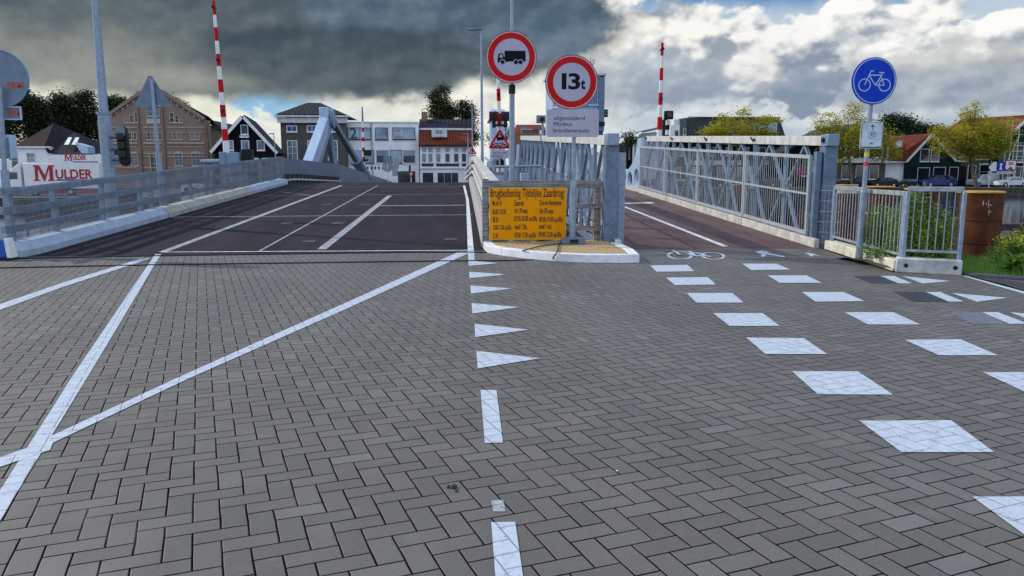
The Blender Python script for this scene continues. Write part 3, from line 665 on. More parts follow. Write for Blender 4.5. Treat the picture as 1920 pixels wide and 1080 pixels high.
# right hand guardrail of the road bridge
gr = thing('bridge_guardrail', 'pale three-rail guardrail along the right edge of the road bridge', 'guardrail', (.7, 14.4, 0))
SUNR = mat('sunlit_pale_guardrail', (.58, .57, .53), .55, .15, .14, 3, .001, 40, streak=.25)  # warm white of the sunlit face put into the rail colour
def gst(a, b_, ends=0):
    ys_ = [a, 20, 27, 34, 38, 42, b_]; return [(y, 0, deckz(y)) for y in ys_]
for i, (z0, z1) in enumerate(((.42, .58), (.72, .88), (1.02, 1.22))):
    b = loft([(.58, z0), (.55, (z0 + z1) / 2), (.58, z1), (.70 + (i == 2) * .1, z1), (.70, z0)], gst(14.95, 46))
    zc = deckz(46); b2 = [(.62, 46, zc + (z0 + z1) / 2), (.6, 46.6, zc + (z0 + z1) / 2 - .04), (.5, 47.1, zc + (z0 + z1) / 2 - .14), (.36, 47.2, zc + (z0 + z1) / 2 - .3)]
    b.build('top_rail' if i == 2 else 'rail', SUNR, gr, bevel=.01); MB().path(b2, .08, 8).build('curved_end', SUNR, gr)
for k in range(16):
    y = 15.2 + k * 2.0; z = deckz(y); MB().box(.71, y - .05, z + .02, .81, y + .05, z + 1.1).build('post', GALV, gr)

# bascule frames left and right
def bascule(X, sgn, label):
    o = thing('bascule_frame', label, 'bridge frame', (X, 52, .8))
    tz = 5.25
    b = MB(); zc = deckz(43); b.prism([(42.3, zc + .0), (44.4, zc + .0), (52.5, tz - .35), (50.9, tz - .2)], X - .15, X + .42, 'x'); b.build('front_leg', BLUEL, o, bevel=.03)
    h_ = MB(); h_.box(X - .16, 50.7, tz - .45, X + .42, 52.6, tz + .30); h_.build('head_block', BLUEL, o, bevel=.08)
    h2 = MB(); h2.prism([(51.6 + .6 * math.cos(R(a)), tz - .35 + .62 * math.sin(R(a))) for a in range(0, 360, 15)], X + .44, X + .64, 'x'); h2.build('hinge_disc', BLUEST, o)
    w_ = MB(); w_.beam((X - .1, 52.2, tz - .9), (X - .1, 57, deckz(57) + .2), .16, 1.1, (0, 1, .3)); w_.beam((X + .4, 51, tz - 1.0), (X + .1, 46.6, deckz(46) + .1), .14, .5); w_.build('inner_strut', BLUEST, o)
    s_ = MB(); s_.beam((X + .55, 52.0, tz - .6), (X + .45, 65, 2.0), .34, .40); s_.build('rear_arm', mat('dark_grey_steel_arm', (.17, .21, .25), .5, .3, .1, 5), o, bevel=.02)
    c_ = MB(); c_.tube((X + .4, 63.5, 2.45), (X + .4, 70, .9), .42, .5, 16); c_.tube((X + .4, 62.9, 2.6), (X + .4, 63.6, 2.4), .55, .55, 16); c_.build('lifting_cylinder', BLUEST, o)
    v_ = MB(); v_.prism([(52.6, tz - 1.3), (54.4, deckz(54)), (57.2, deckz(57)), (53.1, tz - 1.2)], X + .15, X + .22, 'x'); v_.build('web_plate', BLUEST, o)
    return o
bascule(-8.75, 1, 'blue grey A-shaped drawbridge frame rising left of the road behind the sheet parapet')
o2 = thing('bascule_frame', 'tall pale blue drawbridge post behind the warning triangle', 'bridge frame', (1.9, 44, .8))
MB().prism([(43.6, .6), (45.4, .6), (45.4, 4.7), (45.0, 4.95), (44.0, 4.95), (43.6, 4.7)], 1.75, 2.55, 'x').build('post_box', BLUEL, o2, bevel=.05)
MB().box(1.62, 43.5, 4.25, 1.74, 45.5, 4.35).box(1.9, 43.45, 4.5, 2.4, 43.58, 4.8).build('cap_fitting', BLUEST, o2, bevel=.01)
sc = MB()
for k in range(9):
    y = 30 + k * 1.6; sc.box(1.25 + .06 * k, y, deckz(y) + .1, 1.5 + .06 * k, y + 1.2, deckz(y) + 1.25 + (k % 2) * .12)
    sc.box(1.52, y, deckz(y) + .3, 1.72, y + .9, deckz(y) + .98 + (k % 3) * .1)
sc.build('hinge_housing', BLUEST, o2, bevel=.04)
# steel handrail and lockers between the two bridges
hr = thing('steel_railing', 'blue grey steel railing standing between the two bridges behind the road works board', 'railing', (1.6, 22, .3))
r1 = MB()
for a, b_ in (((.95, 22, 1.6), (2.35, 22, 1.62)), ((.95, 22, 1.1), (2.35, 22, 1.1)), ((.98, 24, 1.75), (.98, 30, 2.0))): r1.tube(a, b_, .04, n=10)
r1.build('rail', GALV, hr); 
for x in (.97, 1.32, 1.62, 1.98, 2.33): MB().tube((x, 22, -1), (x, 22, 1.6), .045, n=10).build('post', GALV, hr)
for x0, x1, y in ((1.12, 1.42, 24.5), (1.85, 2.15, 23.5)):
    lk = thing('control_cabinet', 'slim grey steel cabinet %s the black and white striped post' % ('left of' if x0 < 1.3 else 'right of'), 'cabinet', (x0, y, .2), 0)
    MB().box(x0, y, -1.0, x1, y + .4, 1.42).build('housing', BLUEL if x0 > 1.5 else SIGNBACK, lk, bevel=.015); MB().box(x0 + .03, y - .012, .3, x1 - .03, y - .002, 1.36).build('door', BLUEL, lk, bevel=.004)

# ------------------------------------------------------------------ cycle bridge
cz = lambda y: max(0.0, (y - 14.25) * .0452) if y < 37 else 1.03
cb = thing('cycle_bridge', 'temporary cycle and foot bridge with red brown deck between galvanised trusses', 'bridge', (4.9, 14.3, 0))
cdk = MB(); vs = [(3.0, 14.3, .002), (6.84, 14.18, .002), (3.0, 37, cz(37)), (6.84, 37, cz(37)), (3.0, 60, .8), (6.84, 60, .8), (3, 92, FZ + .01), (6.84, 92, FZ + .01)]
cdk.add(vs + [(x, y, z - .4) for x, y, z in vs], [(2 * k, 2 * k + 1, 2 * k + 3, 2 * k + 2) for k in range(3)] + [(0, 8, 9, 1)] + [(2 * k, 2 * k + 2, 2 * k + 10, 2 * k + 8) for k in range(3)] + [(2 * k + 3, 2 * k + 1, 2 * k + 9, 2 * k + 11) for k in range(3)])
cdk.build('deck', CDECK, cb, smooth=False)
def cst(a, b_): return [(y, 0, cz(y)) for y in sorted({a, b_} | ({37.0} if a < 37 < b_ else set()))]
for X, s_ in ((6.80, 1), (3.04, -1)):
    for a, b_ in ((14.3, 18.2), (18.23, 21.9), (21.93, 25.5), (25.53, 29.2)):
        pr = [(X, 0), (X, .17), (X + s_ * .10, .17), (X + s_ * .10, 0)]
        loft(pr, cst(a, b_)).build('edge_beam', mat('cream_painted_edge_beam', (.60, .58, .52), .6, 0, .12, 4, .001, 50, streak=.25, grime=.15), cb, bevel=.008)
# line paint on this deck
def CP(x, y):
    r = ray(x, y); s_ = .0452; t = (-s_ * 14.25 - H) / (r[2] - s_ * r[1]); return Vector((r[0] * t, r[1] * t, 0))
cz2 = lambda x, y: cz(y) + .002
l_ = [[CP(1354, 462.5), CP(1366, 462.5), CP(1164, 384), CP(1160, 385)], [CP(1155, 381), CP(1222, 379.5), CP(1228, 381.5), CP(1155, 383)]]
polysheet('line_paint', l_, .005, PAINTE, zf=cz2, parent=cb)
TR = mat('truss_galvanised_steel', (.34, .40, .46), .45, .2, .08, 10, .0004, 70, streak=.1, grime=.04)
TRD = mat('blue_shaded_truss_steel', (.20, .275, .37), .45, .2, .08, 10, .0004, 70, streak=.1)  # blue of the shaded sides put into the truss colour
TRL = mat('railing_pale_steel', (.46, .49, .51), .45, .2, .08, 10)
def truss(X, s_, ys_, ht=2.06, top=True):
    """diamond-braced panel truss; s_=+1: truss stands on the +X side of the railing"""
    for a, b_ in zip(ys_, ys_[1:]):
        p = MB(); za, zb = cz(a), cz(b_)
        zz = lambda u, v: (X, a + (b_ - a) * u, za + (zb - za) * u + v)
        lo, hi, md = .10, ht - .13, (ht) / 2
        p.beam(zz(0, lo - .22), zz(1, lo - .22), .08, .14)
        for u in (.012, .5, .975): p.beam(zz(u, lo - .15), zz(u, hi), .07, .05 if u != .5 else .07, (0, 1, 0))
        for c in (0.0, .5):
            for u0, v0, u1, v1 in ((c + .25, hi, c + .03, md + .05), (c + .25, hi, c + .47, md + .05), (c + .03, md - .05, c + .25, lo - .15), (c + .47, md - .05, c + .25, lo - .15)):
                p.beam(zz(u0, v0), zz(u1, v1), .07, .05, (1, 0, 0) if False else (0, 0, 1))
        for u in (.012, .5, .975): p.beam(zz(u, md - .16), zz(u, md + .16), .115, .14, (0, 1, 0))
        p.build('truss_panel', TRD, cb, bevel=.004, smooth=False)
        ch = MB(); ch.beam(zz(0.004, hi + .10), zz(.996, hi + .10), .14, .19); ch.build('top_chord', LGREY, cb, bevel=.006)
        pn = MB(); y0 = zz(.985, hi + .10); pn.tube((X - s_ * .10, y0[1] - .05, y0[2]), (X - s_ * .06, y0[1] - .05, y0[2]), .035, n=10); pn.beam((X - s_ * .085, y0[1] + .02, y0[2] - .03), (X - s_ * .085, y0[1] + .2, y0[2] + .07), .02, .035); pn.build('chord_pin', DARKP, cb)
def railing(X, s_, ys_):
    for a, b_ in zip(ys_, ys_[1:]):
        p = MB(); a += .05; b_ -= .05; za, zb = cz(a), cz(b_); zz = lambda u, v: (X, a + (b_ - a) * u, za + (zb - za) * u + v)
        for v, h_ in ((.24, .07), (1.00, .035), (1.72, .07)): p.beam(zz(0, v), zz(1, v), .05, h_)
        for u in (0, 1): p.beam(zz(u, .2), zz(u, 1.75), .06, .06, (0, 1, 0))
        n = 30
        for k in range(1, n): p.beam(zz(k / n, .26), zz(k / n, 1.70), .009, .010, (0, 1, 0))
        p.build('railing_panel', TRL, cb, smooth=False)
YS = [14.72, 18.32, 21.92, 25.52, 29.12]
truss(7.12, 1, [y + 0 for y in YS]); railing(6.84, 1, [14.7, 18.2, 21.9, 25.5, 29.1])
truss(2.90, -1, YS + [32.7, 36.3]); railing(3.1, -1, [14.9, 18.2, 21.9, 25.5, 29.1, 32.6, 36.2])
for k, (x, y) in enumerate(((7.12, 14.60), (2.86, 14.60))):
    b = MB(); b.box(x - .12, y - .1, -.1, x + .14, y + .13, 1.93); b.build('end_post', GALVD, cb, bevel=.01)
    b = MB(); b.box(x - .1, y - .16, 1.94, x + .13, y + .16, 2.17); b.build('end_casting', BLUEST if k == 0 else GALV, cb, bevel=.015)
    if k == 0: MB().tube((x - .135, y + .02, 2.06), (x - .10, y + .02, 2.06), .05, n=16).build('pin_ring', DARKP, cb)
b = MB(); b.box(3.05, 14.75, 0, 3.19, 14.95, 1.82); b.build('inner_post', GALV, cb, bevel=.012)
b = MB(); b.box(6.86, 14.55, 0, 6.98, 14.68, 1.84); b.build('inner_post', GALVD, cb, bevel=.012)
# drawbridge girders of the cycle bridge: plates with arched cut-outs and round holes
def girder(X, y0, y1, holesign=1):
    z0, z1 = cz(30) + .03, cz(30) + 2.02; L_ = 5.2
    outer = [(y0, z0), (y1, z0), (y1, z1)]; y = y1 - .28
    while y - L_ > y0:
        outer += [(y - L_ / 2 + L_ / 2 * math.cos(R(a)) * .96, z1 - 1.25 * math.sin(R(a))) for a in range(0, 181, 12)]; y -= L_ + .3
    outer += [(y0, z1)]
    hs = []; y = y0 + .6
    while y < y1 - .4:
        hs.append([(y + .42 * math.cos(R(a)), z0 + .42 + .30 * math.sin(R(a))) for a in range(0, 360, 15)]); y += 1.15
    hs = [[(p[0], p[1] - (.0 if i % 2 else -.12)) for p in h] for i, h in enumerate(hs)]
    Mx = Matrix(((0, 0, 1, X), (1, 0, 0, 0), (0, 1, 0, 0), (0, 0, 0, 1)))
    shape_part('arched_girder', [outer] + hs, BLUEL, cb, Mx, .06)
girder(6.95, 29.3, 46.2); girder(2.75, 36.5, 53)
MB().box(6.80, 29.2, cz(30) + .0, 6.98, 46, cz(30) + .16).build('girder_foot', MATS["cream_painted_edge_beam"], cb)

# ------------------------------------------------------------------ island kerb, timber fence, board
isl = thing('traffic_island', 'small raised island with white kerbstones and yellow brick top', 'traffic island', (1.5, 13.4, 0))
edge = [G(905, 466), G(914, 475), G(940, 480), G(990, 486.5), G(1045, 491), G(1105, 493.5), G(1160, 494), G(1199, 493)]
out_ = [(p.x, p.y) for p in edge] + [(2.98, 13.0), (2.98, 14.28), (2.7, 14.8)]
inn = []
ctr = Vector((1.6, 14.6))
for i in range(len(out_)):
    p = Vector(out_[i]); a = Vector(out_[i - 1]) if i else p; b_ = Vector(out_[i + 1]) if i < len(out_) - 1 else p
    dd = (b_ - a).normalized(); nn = Vector((-dd.y, dd.x)); inn.append(tuple(p + nn * .17))
def ringseg(i0, i1, name='kerbstone'):
    b = MB(); k = i1 - i0 + 1; O = out_[i0:i1 + 1]; I = inn[i0:i1 + 1]; g_ = .004
    vs = [(x, y, 0) for x, y in O] + [(x + .0, y + .02, .14) for x, y in O] + [(x, y, .14) for x, y in I] + [(x, y, 0) for x, y in I]
    fs = [(r * k + i, r * k + i + 1, ((r + 1) % 4) * k + i + 1, ((r + 1) % 4) * k + i) for r in range(4) for i in range(k - 1)] + [(0, k, 2 * k, 3 * k), (k - 1, 4 * k - 1, 3 * k - 1, 2 * k - 1)]
    b.add(vs, fs); b.build(name, CONCW, isl, bevel=.012)
for i0, i1 in ((0, 2), (2, 4), (4, 6), (6, 9)): ringseg(i0, i1)
YB = brick_mat('yellow_island_bricks', (.50, .36, .17), (.40, .29, .14), (.12, .09, .06), .21, .2)
bm_ = MATS['yellow_island_bricks']
# its bricks run in the ground plane: swap the mapping to XY
for nd in bm_.node_tree.nodes:
    if nd.type == 'COMBXYZ':
        t_ = NT(bm_.node_tree); s_ = t_.add('ShaderNodeSeparateXYZ'); t_.l.new(t_.add('ShaderNodeNewGeometry').outputs['Position'], s_.inputs[0])
        for i_ in (0, 1): t_.l.new(s_.outputs[i_], nd.inputs[i_])
b = MB(); I = inn[:9] + [(2.8, 14.9), (.5, 14.9)]; b.add([(x, y, .132) for x, y in I], [tuple(range(len(I)))]); b.build('brick_top', YB, isl, smooth=False)

tf = thing('timber_fence', 'weathered grey timber fence on the island behind the yellow board', 'fence', (1.6, 14.7, 0))
for z0, z1 in ((1.15, 1.29), (.76, .85), (.33, .42)):
    MB().box(.42, 14.68, z0, 2.72, 14.74, z1).build('rail', WOODV, tf, bevel=.006)
for x in (.46, 1.55, 2.62): MB().box(x - .03, 14.75, .0, x + .09, 14.85, 1.32).build('post', WOODG, tf, bevel=.006)
MB().box(.42, 14.60, .14, .53, 14.67, 1.14).build('side_board', WOODV, tf, bevel=.004)
mw = thing('mesh_fence_panel', 'thin wire mesh panel hung on the timber fence', 'mesh fence', (1.6, 14.66, .1))
b = MB()
for k in range(23): x = .44 + k * .099; b.box(x, 14.664, .16, x + .003, 14.667, 1.30)
for k in range(9): z = .2 + k * .13; b.box(.42, 14.659, z, 2.72, 14.6635, z + .004)
b.build('wire_grid', mat('bright_wire', (.5, .52, .54), .4, .5), mw, smooth=False)

yb = thing('notice_board', 'orange yellow bridge opening hours board tied to the timber fence', 'sign', (1.28, 14.6, .66))
TL, BR = atY(917, 352, 14.58), atY(1061, 449, 14.58); x0, x1, z0, z1 = TL.x, BR.x, BR.z, TL.z
YEL = mat('orange_yellow_sign_film', (.82, .31, .0), .6, 0, .04, 3, spec=.1)
MB().prism(rrect(x0, z0, x1, z1, .03), 14.565, 14.585).build('panel', mat('yellow_panel_rim', (.75, .50, .05), .5), yb)
MB().prism(rrect(x0 + .014, z0 + .014, x1 - .014, z1 - .014, .022), 14.562, 14.5645).build('face_film', YEL, yb)
BT = mat('dark_brown_sign_lettering', (.035, .010, .006), .6)
W_, H_ = x1 - x0, z1 - z0
def TX(xa, xb, py_, s, size): return (s, x0 + W_ * (xa - 130) / 1110, z1 - H_ * (py_ - 168) / 742, size, (W_ * (xb - xa) / 1110,), 'LEFT')
ts = [TX(148, 1210, 298, 'Brugbediening Tijdelijke Zaanbrug:', .228)]
for xa, xb, py_, s in ((176, 315, 418, 'Ma t/m Vr'), (176, 370, 542, '06.00 / 07.00'), (176, 258, 655, '08.30'), (190, 445, 766, '0.00-21.00 op.00u'), (185, 255, 880, '21.45'),
        (487, 632, 420, 'Zaterdag'), (490, 690, 524, 't/m 30 sept.'), (487, 818, 640, '07.00-20.00 op.00u'), (493, 675, 758, 'vanaf 1 Okt.'), (493, 805, 876, '07:00 17.00 op.00u'),
        (850, 1172, 414, 'Zon-en feestdagen'), (848, 1058, 532, 't/m 30 sept.'), (848, 1183, 654, '09.00-19.00 op.00u'), (842, 1028, 752, 'vanaf 1 okt.'), (842, 1172, 868, '09.00 12.00 op.00u')): ts.append(TX(xa, xb, py_, s, .136))
text_part('lettering', ts, BT, yb, sheet(0, 14.5605, 0), .0008, bold=.0028)

# ------------------------------------------------------------------ round signs and their posts
def round_sign(name, label, c, Rr, Y, red=True):
    o = thing(name, label, 'traffic sign', (c.x, Y, c.z - Rr))
    MB().disc((c.x, c.z), Rr, Y, Y + .02).build('backing_plate', GALV, o)
    if red:
        MB().disc((c.x, c.z), Rr * .985, Y - .003, Y - .0005).build('edge_band', mat('pinkish_reflective_white', (.62, .42, .47), .45), o)
        MB().disc((c.x, c.z), Rr, Y - .008, Y - .0035, 48, Rr * .975).build('rim', mat('dull_dark_red', (.22, .035, .05), .5), o)
        MB().disc((c.x, c.z), Rr * .925, Y - .006, Y - .0036, 48, Rr * .705).build('red_ring', RED, o)
        MB().disc((c.x, c.z), Rr * .70, Y - .0058, Y - .0036).build('white_face', SIGNW, o)
    return o
ts_ = atY(959, 107, 15.05); tk = round_sign('round_sign', 'round red ringed sign showing a black truck, high on the grey post', ts_, .485, 15.05)
s_ = .485 / 46
def tp(x, y): return (ts_.x + (x - 959) * s_, ts_.z - (y - 107) * s_)
body = [tp(946.5, 96), tp(984.6, 96), tp(984.6, 114.5), tp(979, 114.5), tp(961.8, 114.5), tp(949, 115.5), tp(938, 116), tp(934, 117.5), tp(934, 109), tp(936, 101), tp(944, 100.5), tp(945, 107), tp(946.5, 107)]
wins = [[tp(937.2, 108.5), tp(938.4, 102.6), tp(942.6, 102.4), tp(942.8, 108.5)]]
shape_part('truck_symbol', [[tp_ for tp_ in body]] + wins, BLACK, tk, Matrix(((1, 0, 0, 0), (0, 0, -1, 15.042), (0, 1, 0, 0), (0, 0, 0, 1))), .0008)
b = MB()
for x in (942.8, 967, 975.6): b.disc(tp(x, 115.8), 4.9 * s_, 15.0405, 15.0408, 24, 3.7 * s_ )
b.build('wheel_gaps', SIGNW, tk, smooth=False)
b = MB()
for x in (942.8, 967, 975.6): b.disc(tp(x, 115.8), 3.7 * s_, 15.0395, 15.0404, 24)
b.build('symbol_wheels', BLACK, tk, smooth=False)
lp = thing('lamp_post', 'slim grey lamp post carrying the truck sign, its head above the picture', 'lamp post', (ts_.x, 15.2, 0))
b = MB(); p0 = (ts_.x + .02, 15.2, -.1); b.tube(p0, (ts_.x + .02, 15.2, 3.1), .058, .050, 16); b.tube((ts_.x + .02, 15.2, 3.1), (ts_.x + .02, 15.2, 7.6), .032, .028, 14); b.build('post', GALV, lp)
MB().tube((ts_.x + .02, 15.2, 2.95), (ts_.x + .02, 15.2, 3.12), .066, .066, 16).build('collar', DARKP, lp)
MB().beam((ts_.x + .02, 15.2, 7.6), (ts_.x - .6, 15.2, 7.72), .16, .06).build('lamp_head', GALV, lp, bevel=.01)
MB().box(ts_.x - .06, 15.10, 3.55, ts_.x + .1, 15.16, 3.62).box(ts_.x - .06, 15.10, 3.75, ts_.x + .1, 15.16, 3.82).build('bracket', GALV, lp)

t3 = atY(1072, 154, 14.1); th = round_sign('round_sign', 'round red ringed weight limit sign reading 13t', t3, .48, 14.1)
text_part('lettering', [('1', t3.x - .182, t3.z - .118, .385, (.085,), 'LEFT'), ('3', t3.x - .062, t3.z - .118, .385, (.215,), 'LEFT'), ('t', t3.x + .162, t3.z - .112, .25, (.085,), 'LEFT')], BLACK, th, sheet(0, 14.0925, 0), .0008, bold=.010)
sb = thing('text_sign', 'pale sign reading uitgezonderd Minibus brandweerauto under the 13t sign', 'traffic sign', (t3.x, 14.1, 2.0))
TLs, BRs = atY(1025, 205, 14.1), atY(1122, 257, 14.1)
MB().prism(rrect(TLs.x, BRs.z, BRs.x, TLs.z, .03), 14.085, 14.10).build('panel', SIGNW, sb, bevel=.002)
zz_ = lambda y: TLs.z + (BRs.z - TLs.z) * (y - 205) / 52; xx_ = lambda x: TLs.x + (BRs.x - TLs.x) * (x - 1025) / 97
text_part('lettering', [('uitgezonderd', xx_(1038.2), zz_(225), .105, (.0098 * 57.5,), 'LEFT'), ('Minibus', xx_(1038.2), zz_(236.3), .105, (.0098 * 34,), 'LEFT'), ('brandweerauto', xx_(1037.8), zz_(248.3), .105, (.0098 * 66.5,), 'LEFT')], BLACK, sb, sheet(0, 14.0842, 0), .0007)
pp = thing('sign_post', 'grey post with a heavy foot block holding the 13t sign', 'sign post', (t3.x + .06, 14.15, .14))
b = MB(); b.tube((t3.x + .05, 14.16, .14), (t3.x + .06, 14.16, 1.25), .056, .056, 16); b.tube((t3.x + .06, 14.16, 1.25), (t3.x + .06, 14.16, 3.3), .036, .036, 14); b.build('post', GALV, pp)
MB().tube((t3.x + .06, 14.16, 1.20), (t3.x + .06, 14.16, 1.30), .062, .05, 16).build('collar', GALV, pp)
MB().prism([(t3.x - .17, .135), (t3.x + .27, .135), (t3.x + .26, .25), (t3.x - .06, .25), (t3.x - .16, .19)], 13.93, 14.3).build('foot_block', GALVD, pp, bevel=.012)
MB().box(t3.x - .02, 13.915, .165, t3.x + .13, 13.928, .225).build('foot_slot', DARKP, pp)

# warning triangle (slippery) + plate
def tri_sign(name, label, cx, zb, side, Y, inner=True):
    o = thing(name, label, 'traffic sign', (cx, Y, zb)); h_ = side * .866
    def rt(s, zoff):   # rounded triangle
        r = s * .07; pts = []
        C = [(cx - s / 2 + r * 1.73, zb + zoff + r), (cx + s / 2 - r * 1.73, zb + zoff + r), (cx, zb + zoff + s * .866 - 2 * r)]
        for (x, z), a0 in ((C[1], -90), (C[2], 30), (C[0], 150)): pts += [(x + r * math.cos(R(a0 + 120 * i / 5)), z + r * math.sin(R(a0 + 120 * i / 5))) for i in range(6)]
        return pts
    MB().prism(rt(side, 0), Y, Y + .02).build('backing_plate', GALV, o)
    if inner:
        MB().prism(rt(side * .97, side * .009), Y - .004, Y - .001).build('red_band', RED, o); MB().prism(rt(side * .66, side * .10), Y - .008, Y - .0045).build('white_face', SIGNW, o)
    return o
wt_ = atY(937, 279, 26); sd_ = .80
w1 = tri_sign('warning_triangle', 'red edged warning triangle with skidding car, beside the truck sign post', wt_.x, wt_.z, sd_, 26)
k = sd_ / 43
P = lambda x, y: (wt_.x + (x - 937) * k, wt_.z + (279 - y) * k)
car = [P(932, 262), P(931, 256.5), P(934.5, 253.5), P(939, 253), P(943, 256), P(945, 261), P(943, 264.5), P(939, 263.6), P(935, 265), P(932, 264.5)]
shape_part('car_symbol', [car, [P(934, 258.5), P(935.6, 255.4), P(938.6, 255), P(940.5, 257.6)]], BLACK, w1, sheet(0, 25.990, 0), .0008)
sk = MB(); j = 0
for pl in ([(924, 273), (930, 269.5), (934, 270.5), (941, 268), (948, 272.5)], [(926, 275.5), (933, 272.5), (937, 274), (944, 271), (951, 275.5)]):
    for a, c in zip(pl, pl[1:]):
        q4 = stroke(P(*a), P(*c), .028); sk.prism(q4, 25.9885 - j * .0004, 25.9915); j += 1
sk.build('skid_marks', BLACK, w1, smooth=False)
w2 = thing('text_sign', 'small pale sign reading bij sproeien brugdek below the skidding car triangle', 'traffic sign', (wt_.x, 26, wt_.z - .4))
a_, c_ = atY(920.5, 281, 26), atY(953.5, 297, 26); MB().prism(rrect(a_.x, c_.z, c_.x, a_.z, .02), 25.99, 26.0).build('panel', SIGNW, w2)
text_part('lettering', [('bij sproeien', a_.x + .06, a_.z - .13, .115, .86, 'LEFT'), ('brugdek', a_.x + .06, a_.z - .235, .115, .86, 'LEFT')], mat('grey_purple_lettering', (.07, .05, .09), .6), w2, sheet(0, 25.9892, 0), .0006)
w3 = thing('sign_post', 'thin post behind the skidding car triangle', 'sign post', (wt_.x, 26.06, 0)); MB().tube((wt_.x, 26.06, -1.3), (wt_.x, 26.06, wt_.z + .5), .035, n=12).build('post', GALV, w3)

# bicycle sign on the right with its post, node plate
bs = atY(1638, 152, 12.1); pb_ = thing('sign_post', 'slender grey post with yellow and red stickers holding the bicycle sign', 'sign post', (6.56, 12.15, .0))
lean = lambda z: (6.545 + (z - .1) * .012, 12.15, z)
b = MB(); b.tube(lean(.02), lean(1.18), .052, .052, 16); b.tube(lean(1.18), lean(3.1), .036, .036, 14); b.build('post', GALV, pb_)
MB().tube(lean(1.12), lean(1.2), .06, .044, 16).build('collar', GALV, pb_)
for z, m_, nm in ((1.70, mat('yellow_sticker', (.65, .60, .05), .5), 'sticker'), (1.55, mat('red_sticker', (.6, .03, .03), .5), 'sticker')):
    MB().tube(lean(z), lean(z + .065), .039, .039, 14).build(nm, m_, pb_)
BLU = mat('traffic_blue', (.002, .045, .50), .5, 0, .05, 2, spec=.15); LBL = mat('reflective_pale_blue', (.42, .58, .74), .45, 0, .04, 3)
Rb = .365
o = thing('round_sign', 'round blue sign with white bicycle on the slender post', 'traffic sign', (bs.x, 12.1, bs.z - Rb))
MB().disc((bs.x, bs.z), Rb, 12.08, 12.1).build('backing_plate', BLU, o); MB().disc((bs.x, bs.z), Rb * .95, 12.072, 12.0795, 48, Rb * .915).build('white_ring', LBL, o)
MB().disc((bs.x, bs.z), Rb * .914, 12.0745, 12.0795).build('blue_face', BLU, o)
u = Rb / 42.5; Q = lambda x, y: ((x - 1638) * u, (152 - y) * u)
zx = lambda x, y: Q(1500 + x / 4.155, 90 + y / 4.155)
segs = [(zx(495, 290), zx(540, 190), .014), (zx(536, 186), zx(564, 184), .014), (zx(530, 215), zx(622, 215), .016), (zx(530, 222), zx(583, 288), .016), (zx(583, 288), zx(634, 205), .016),
        (zx(606, 195), zx(646, 196), .018), (zx(622, 226), zx(652, 290), .014), (zx(583, 290), zx(655, 290), .014)]
strokes_part('bicycle_symbol', segs, [(zx(496, 289), 45 / 4.155 * u, .015), (zx(655, 289), 45 / 4.155 * u, .015)], LBL, o, (bs.x, bs.z), 12.074)
TLn, BRn = atY(1614.5, 228, 12.1), atY(1652, 278.5, 12.1)
o = thing('node_sign', 'small white cycle route plate with arrow and number 92', 'route sign', (TLn.x, 12.1, BRn.z))
MB().prism(rrect(TLn.x, BRn.z, BRn.x, TLn.z, .02), 12.085, 12.10).build('panel', mat('pale_aluminium_edge', (.6, .66, .68), .4, .3), o)
GRN = mat('dark_green_print', (.01, .06, .06), .5); MB().prism(rrect(TLn.x + .008, BRn.z + .008, BRn.x - .008, TLn.z - .008, .016), 12.0825, 12.0845).build('green_border', GRN, o)
MB().prism(rrect(TLn.x + .016, BRn.z + .028, BRn.x - .016, TLn.z - .016, .012), 12.0795, 12.082).build('white_face', mat('pale_sign_white', (.55, .66, .72), .45), o)
cx, zt = (TLn.x + BRn.x) / 2 + .005, TLn.z
strokes_part('arrow_symbol', [((0, -.125), (0, -.05), .012), ((-.028, -.085), (.002, -.045), .012), ((.028, -.085), (-.002, -.045), .012)], [((0, -.21), .062, .0045)], GRN, o, (cx, zt), 12.079)
text_part('lettering', [('92', cx, zt - .235, .085, .9, 'CENTER')], GRN, o, sheet(0, 12.0785, 0), .0006, bold=.001, shear=.15)
strokes_part('small_bicycle_symbol', [((-.018, -.345), (-.006, -.325), .004), ((-.006, -.325), (.01, -.327), .004), ((0, -.345), (.012, -.325), .004), ((-.006, -.328), (0, -.345), .004)], [((-.018, -.345), .013, .004), ((.018, -.345), .013, .004)], GRN, o, (cx, zt), 12.079)

# backs of the signs at the far left
o = thing('round_sign', 'grey back of a round sign with orange letters cut by the left picture edge', 'traffic sign', (-8.05, 14.4, 2.6))
rc_ = atY(-1, 147.5, 14.4); Rr = .485
MB().disc((rc_.x, rc_.z), Rr, 14.4, 14.42).build('plate', SIGNBACK, o); MB().disc((rc_.x, rc_.z), Rr + .006, 14.385, 14.43, 48, Rr - .008).build('rim', BLUEST, o)
ORG = mat('faded_orange_lettering', (.42, .075, .04), .6)
text_part('lettering', [('ERMI', rc_.x + .13, rc_.z - .16, .15, .86, 'LEFT')], ORG, o, sheet(0, 14.3985, 0), .0006, bold=.006)
a_, c_ = atY(-20, 199.5, 14.42), atY(42, 225, 14.42)
o = thing('plate_sign', 'small grey rectangular sign back with orange letters below the round sign back', 'traffic sign', (a_.x, 14.42, c_.z))
MB().prism(rrect(a_.x, c_.z, c_.x, a_.z, .02), 14.42, 14.44).build('plate', SIGNBACK, o); fr2 = MB()
for x0_, z0_, x1_, z1_ in ((a_.x, a_.z - .02, c_.x, a_.z), (a_.x, c_.z, c_.x, c_.z + .02), (c_.x - .02, c_.z + .021, c_.x, a_.z - .021)): fr2.box(x0_, 14.40, z0_, x1_, 14.419, z1_)
fr2.build('rim', LBL, o); text_part('lettering', [('ERM', a_.x + .30, c_.z + .075, .14, .95, 'LEFT')], ORG, o, sheet(0, 14.4185, 0), .0006, bold=.005)
